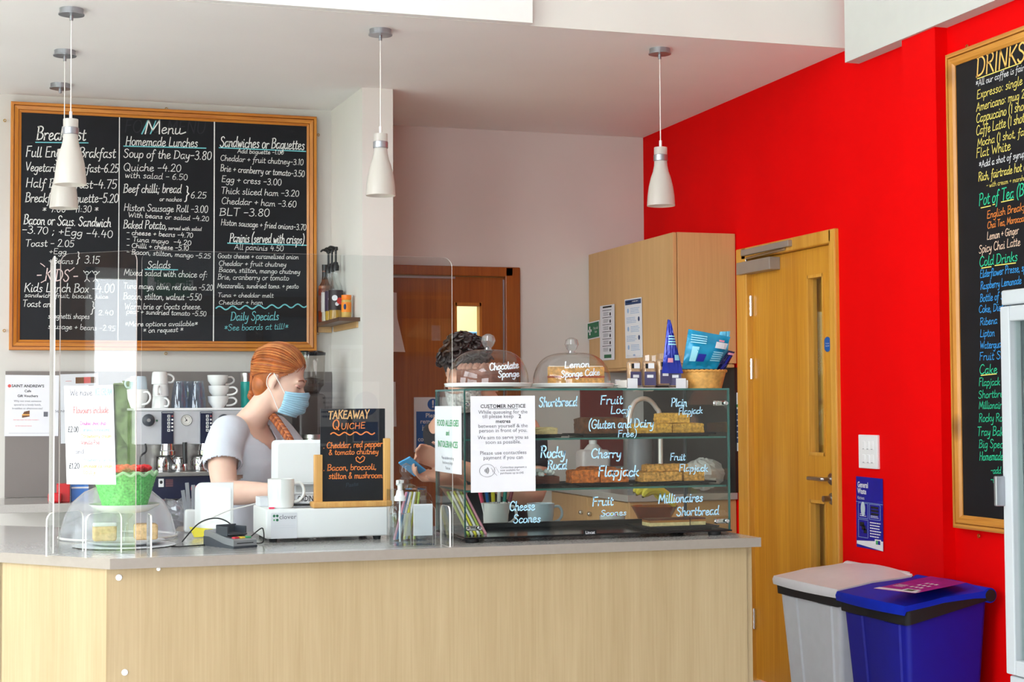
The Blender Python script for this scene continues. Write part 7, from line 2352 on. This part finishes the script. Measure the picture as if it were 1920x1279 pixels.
for k in range(110):                                 # combed strands from the hairline to the tie
    b = -1.38 + 2.76 * k / 109 + random.uniform(-.012, .012)
    a0 = hairline_angle(b)
    E_ = Vector((-.95, .08, .12 - .75 * max(0, abs(b) - .35))).normalized()
    S_ = Vector((math.cos(a0) * math.cos(b), math.sin(b), math.sin(a0) * math.cos(b)))
    om = math.acos(max(-1, min(1, S_.dot(E_))))
    side = math.copysign(1, b) * .16
    pts = []
    for q in np.linspace(0, .93, 8):
        d_ = (S_ * math.sin((1 - q) * om) + E_ * math.sin(q * om)) / math.sin(om)
        d_ = (d_ + Vector((0, side * .35, .1)) * math.sin(math.pi * q)).normalized()
        k_ = 1.004 + .02 * math.sin(math.pi * q) + random.uniform(0, .012)
        pts.append(HM @ Vector((-.014 + .103 * k_ * d_.x, .0805 * k_ * d_.y, .038 + .098 * k_ * d_.z)))
    pts.append(tie + Vector((random.uniform(-.006, .006), 0, random.uniform(-.006, .006))))
    hm.tube(pts, [(.0012, .0008), (.0032, .0018), (.004, .0022), (.0042, .0024), (.0042, .0024), (.004, .0022), (.0036, .002), (.003, .002), (.002, .002)], 6, smooth=3, mi=random.choice((0, 0, 0, 1, 1, 2)))
for k in range(10):                                  # loose hairs over the temple
    b = -.8 + .16 * k
    p = skull(.55 + random.uniform(-.1, .1), b, 1.01)
    hm.tube([p, p + HI @ Vector((.004, -.006, -.012)), p + HI @ Vector((-.004, -.012, -.03))], .0009, 4, smooth=2)
ho = obj('hair', hm, [M['hair'], M['hairl'], M['haird']], person, True)
br = MB()
bp = [tie, HM @ Vector((-.06, .07, -.12)), on_y(512, 782, 5.93), on_y(526, 800, 5.86), on_y(541, 822, 5.82), on_y(548, 838, 5.82)]
bp = [Vector(p) for p in bp]
P_, _ = curve(bp, [0] * len(bp), 6)
for i, p in enumerate(P_):
    w_ = .017 - .006 * i / len(P_)
    tdir = (P_[min(i + 1, len(P_) - 1)] - P_[max(0, i - 1)]).normalized()
    sd_ = tdir.cross(Vector((0, -1, 0))).normalized()
    for sgn in (1, -1):
        R = Matrix((tdir, sd_, tdir.cross(sd_))).transposed() @ Matrix.Rotation(.6 * sgn, 3, 'Z')
        br.ball(p + sd_ * (.006 * sgn) + tdir * (.004 * sgn), (.0155, w_ * .62, w_ * .75), 10, 8, R=R, mi=i % 2)
br.tube([P_[-2], P_[-1], P_[-1] + Vector((.006, -.004, -.05))], [.008, .011, .004], 10, smooth=3)
obj('plait', br, [M['hair'], M['haird']], ho, True)
obj('hair_tie', MB().tube([P_[-3], P_[-2]], .0135, 12), mat('brown_hair_tie', (66, 34, 26), .7), ho, True)
# face: brows, lids, mask
fm = MB()
for s_ in (1, -1):
    fm.tube([HM @ Vector((.0955, s_ * .012, .017)), HM @ Vector((.0925, s_ * .03, .024)), HM @ Vector((.08, s_ * .047, .018))], [.0022, .003, .0016], 8, smooth=3, mi=0)
    fm.ball(HM @ Vector((.0765, s_ * .031, -.002)), (.0125, .0155, .0095), 16, 10, mi=1, R=HI)
    fm.tube([HM @ Vector((.087, s_ * .0185, -.006)), HM @ Vector((.0895, s_ * .031, -.0095)), HM @ Vector((.081, s_ * .0455, -.005))], .0016, 8, smooth=3, mi=2)
obj('eyelids_and_brow', fm, [mat('copper_brow', (150, 92, 62), .7), mat('eyelid_skin', (214, 160, 146), .5), M['lip']], bo, True)
mk = MB()
nu, nv = 26, 12
rows = []
for j in range(nv + 1):
    v = j / nv
    z = -.022 - .096 * v
    row = []
    for i in range(nu + 1):
        a = -1.32 + 2.64 * i / nu
        fr_ = .118 - .006 * v + .012 * math.sin(math.pi * min(1, v * 1.1)) - (.018 * max(0, v - .75) * 4)
        rr = fr_ * math.cos(a) ** .8 if math.cos(a) > 0 else 0
        x = .012 + rr * .93
        y = .077 * math.sin(a) * (1 - .16 * v ** 2)
        zz = z + .012 * (1 - math.cos(a)) * (1 if v < .4 else -.4) * -1 + (.008 * math.cos(a) ** 4 if v < .15 else 0)
        x += .0028 * math.sin(v * 20) * math.cos(a)
        row.append(HM @ Vector((x, y, zz)))
    rows.append(row)
for A, B in zip(rows, rows[1:]):
    mk.strip(A, B)
mo = obj('face_mask', mk, M['mask'], person, True)
sol = mo.modifiers.new('thickness', 'SOLIDIFY')
sol.thickness = .002
sp = MB()
for s_, i in ((1, nu), (-1, 0)):
    er = HM @ Vector((-.016, s_ * .081, .0))
    e2 = HM @ Vector((-.022, s_ * .08, -.03))
    sp.tube([rows[1][i], HM @ Vector((.012, s_ * .083, .0)), HM @ Vector((-.014, s_ * .082, .022)), HM @ Vector((-.028, s_ * .082, .0)), e2, HM @ Vector((.0, s_ * .081, -.05)), rows[-2][i]], .0016, 6, smooth=4)
obj('ear_loop', sp, M['strap'], mo, True)

# ---------------------------------------------------------------- the second person, bending over a phone behind the case
H2 = on_y(872, 700, 6.0)
HM2 = head_matrix(H2, (-.62, -.72, 0), .55)
p2 = thing('person', 'person with dark curly hair bending over a phone behind the glass case', 'person', (1.79, 6.05, 0))
f2 = Vector((-.5, -.86, 0)).normalized()
s2 = UPV.cross(f2).normalized()
C2 = Vector((1.8, 6.06, 0))


def at2(f, s_, z):
    return C2 + f2 * f + s2 * s_ + UPV * z


h1 = on_y(800, 878, 5.72)
e1 = Vector((1.66, 5.98, 1.02))
h2_ = on_y(812, 866, 5.74)
e2_ = Vector((1.93, 5.84, 1.0))
b2 = MB()
head_forms(b2, HM2)
nt = HM2 @ Vector((-.012, 0, -.06))
b2.tube([nt + UPV * .02, nt, at2(.0, 0, 1.36), at2(-.02, 0, 1.28)], [.052, .054, .058, .075], 18, smooth=3)
loft(b2, [(at2(0, 0, .7), s2, f2, .16, .12), (at2(0, 0, .9), s2, f2, .16, .12), (at2(0, 0, 1.05), s2, f2, .155, .12), (at2(.0, 0, 1.2), s2, f2, .17, .115), (at2(0, 0, 1.3), s2, f2, .15, .08), (at2(0, 0, 1.35), s2, f2, .07, .055)], 30)
wr1 = on_y(828, 893, 5.7)
wr2 = on_y(832, 868, 5.72)
b2.tube([at2(0, -.14, 1.28), at2(.02, -.18, 1.22), e1, (e1 + wr1) / 2, wr1], [.058, .058, .045, .04, .027], 18, smooth=4)
b2.tube([at2(0, .14, 1.28), at2(.03, .19, 1.2), e2_, (e2_ + wr2) / 2, wr2], [.058, .058, .045, .042, .027], 18, smooth=4)
hand_forms(b2, wr1, (-1, -.15, .05), (.0, -.5, .9), .175, (.45, .5, .55, .6), -1, .7)
hand_forms(b2, wr2, (-.95, -.1, .42), (.2, -.85, -.35), .17, (.35, .4, .45, .5), 1, .7)
for s_ in (-1, 1):
    b2.tube([at2(0, s_ * .08, .84), at2(.01, s_ * .09, .48), at2(-.01, s_ * .09, .1)], [.1, .064, .045], 16, smooth=3)
    b2.tube([at2(-.05, s_ * .09, .045), at2(.16, s_ * .1, .04)], [.044, .038], 14)
bo2 = obj('body', fuse(b2, .0065, 5), M['skin2'], p2, True)
c2 = MB()
loft(c2, [(at2(0, 0, .82), s2, f2, .18, .14), (at2(0, 0, 1.05), s2, f2, .172, .138), (at2(.0, 0, 1.2), s2, f2, .188, .132), (at2(0, 0, 1.3), s2, f2, .165, .095), (at2(0, 0, 1.345), s2, f2, .085, .07)], 30)
for a_, b_ in ((at2(.02, -.18, 1.22), e1), (at2(.03, .19, 1.2), e2_)):
    c2.tube([a_ + UPV * .03, a_, a_ + (b_ - a_) * .55], [.068, .07, .066], 18, smooth=3)
obj('dark_top', fuse(c2, .01, 5), M['darkcloth'], p2, True)
t2_ = MB()
for s_ in (-1, 1):
    t2_.tube([at2(0, s_ * .08, .86), at2(.01, s_ * .09, .48), at2(-.01, s_ * .09, .1)], [.125, .08, .06], 16, smooth=3)
obj('trousers', fuse(t2_, .014, 4), M['darkcloth'], p2, True)
hr = MB()
HI2 = HM2.to_3x3()
hr.ball(HM2 @ Vector((-.022, 0, .045)), (.1, .083, .095), 24, 16, R=HI2)
hr.ball(HM2 @ Vector((-.06, 0, -.01)), (.06, .075, .07), 20, 14, R=HI2)
for k in range(120):
    a, b = random.uniform(.25, 3.5), random.uniform(-1.35, 1.35)
    x = -.022 + .108 * math.cos(a) * math.cos(b)
    z = .045 + .102 * math.sin(a) * math.cos(b)
    y = .09 * math.sin(b)
    if x > .04 and z < .05:
        continue
    c = Vector((x, y, z))
    ax = Vector((random.uniform(-1, 1), random.uniform(-1, 1), random.uniform(-1, 1))).normalized()
    n_ = c.normalized()
    t_ = n_.cross(ax).normalized()
    q_ = n_.cross(t_)
    R = random.uniform(.012, .02)
    pts = [HM2 @ (c + t_ * (R * math.cos(s * 1.1)) + q_ * (R * math.sin(s * 1.1)) + n_ * (.004 * s - .006)) for s in range(6)]
    hr.tube(pts, [.007, .008, .008, .007, .006, .003], 7, smooth=3)
obj('curly_hair', hr, M['hair2'], p2, True)
mk = MB()
rows = []
for j in range(9):
    v = j / 8
    rows.append([HM2 @ Vector((.012 + (.118 + .01 * math.sin(math.pi * v) - .05 * max(0, v - .7)) * .93 * max(0, math.cos(a)) ** .8, .077 * math.sin(a), -.022 - .096 * v)) for a in np.linspace(-1.3, 1.3, 21)])
for A, B in zip(rows, rows[1:]):
    mk.strip(A, B)
obj('face_mask', mk, mat('floral_mask', (214, 206, 202), .8, vary=.6, scale=80), p2, True)
ph = thing('phone', 'blue cased phone held by the curly haired person', 'phone', (h1.x, h1.y, h1.z))
pc = on_y(773, 874, 5.66)
Tp = Matrix.Translation(pc) @ Matrix.Rotation(.35, 4, 'Z') @ Matrix.Rotation(.62, 4, 'Y') @ Matrix.Rotation(-.5, 4, 'X')
obj('phone_case', MB().rbox((-.045, -.03, -.006), (.045, .03, .002), .004, 3, T=Tp), mat('sky_blue_case', (84, 170, 226), .4), ph)
obj('phone_screen', MB().rbox((-.042, -.027, .0021), (.042, .027, .004), .0008, T=Tp), M['blackgloss'], ph)
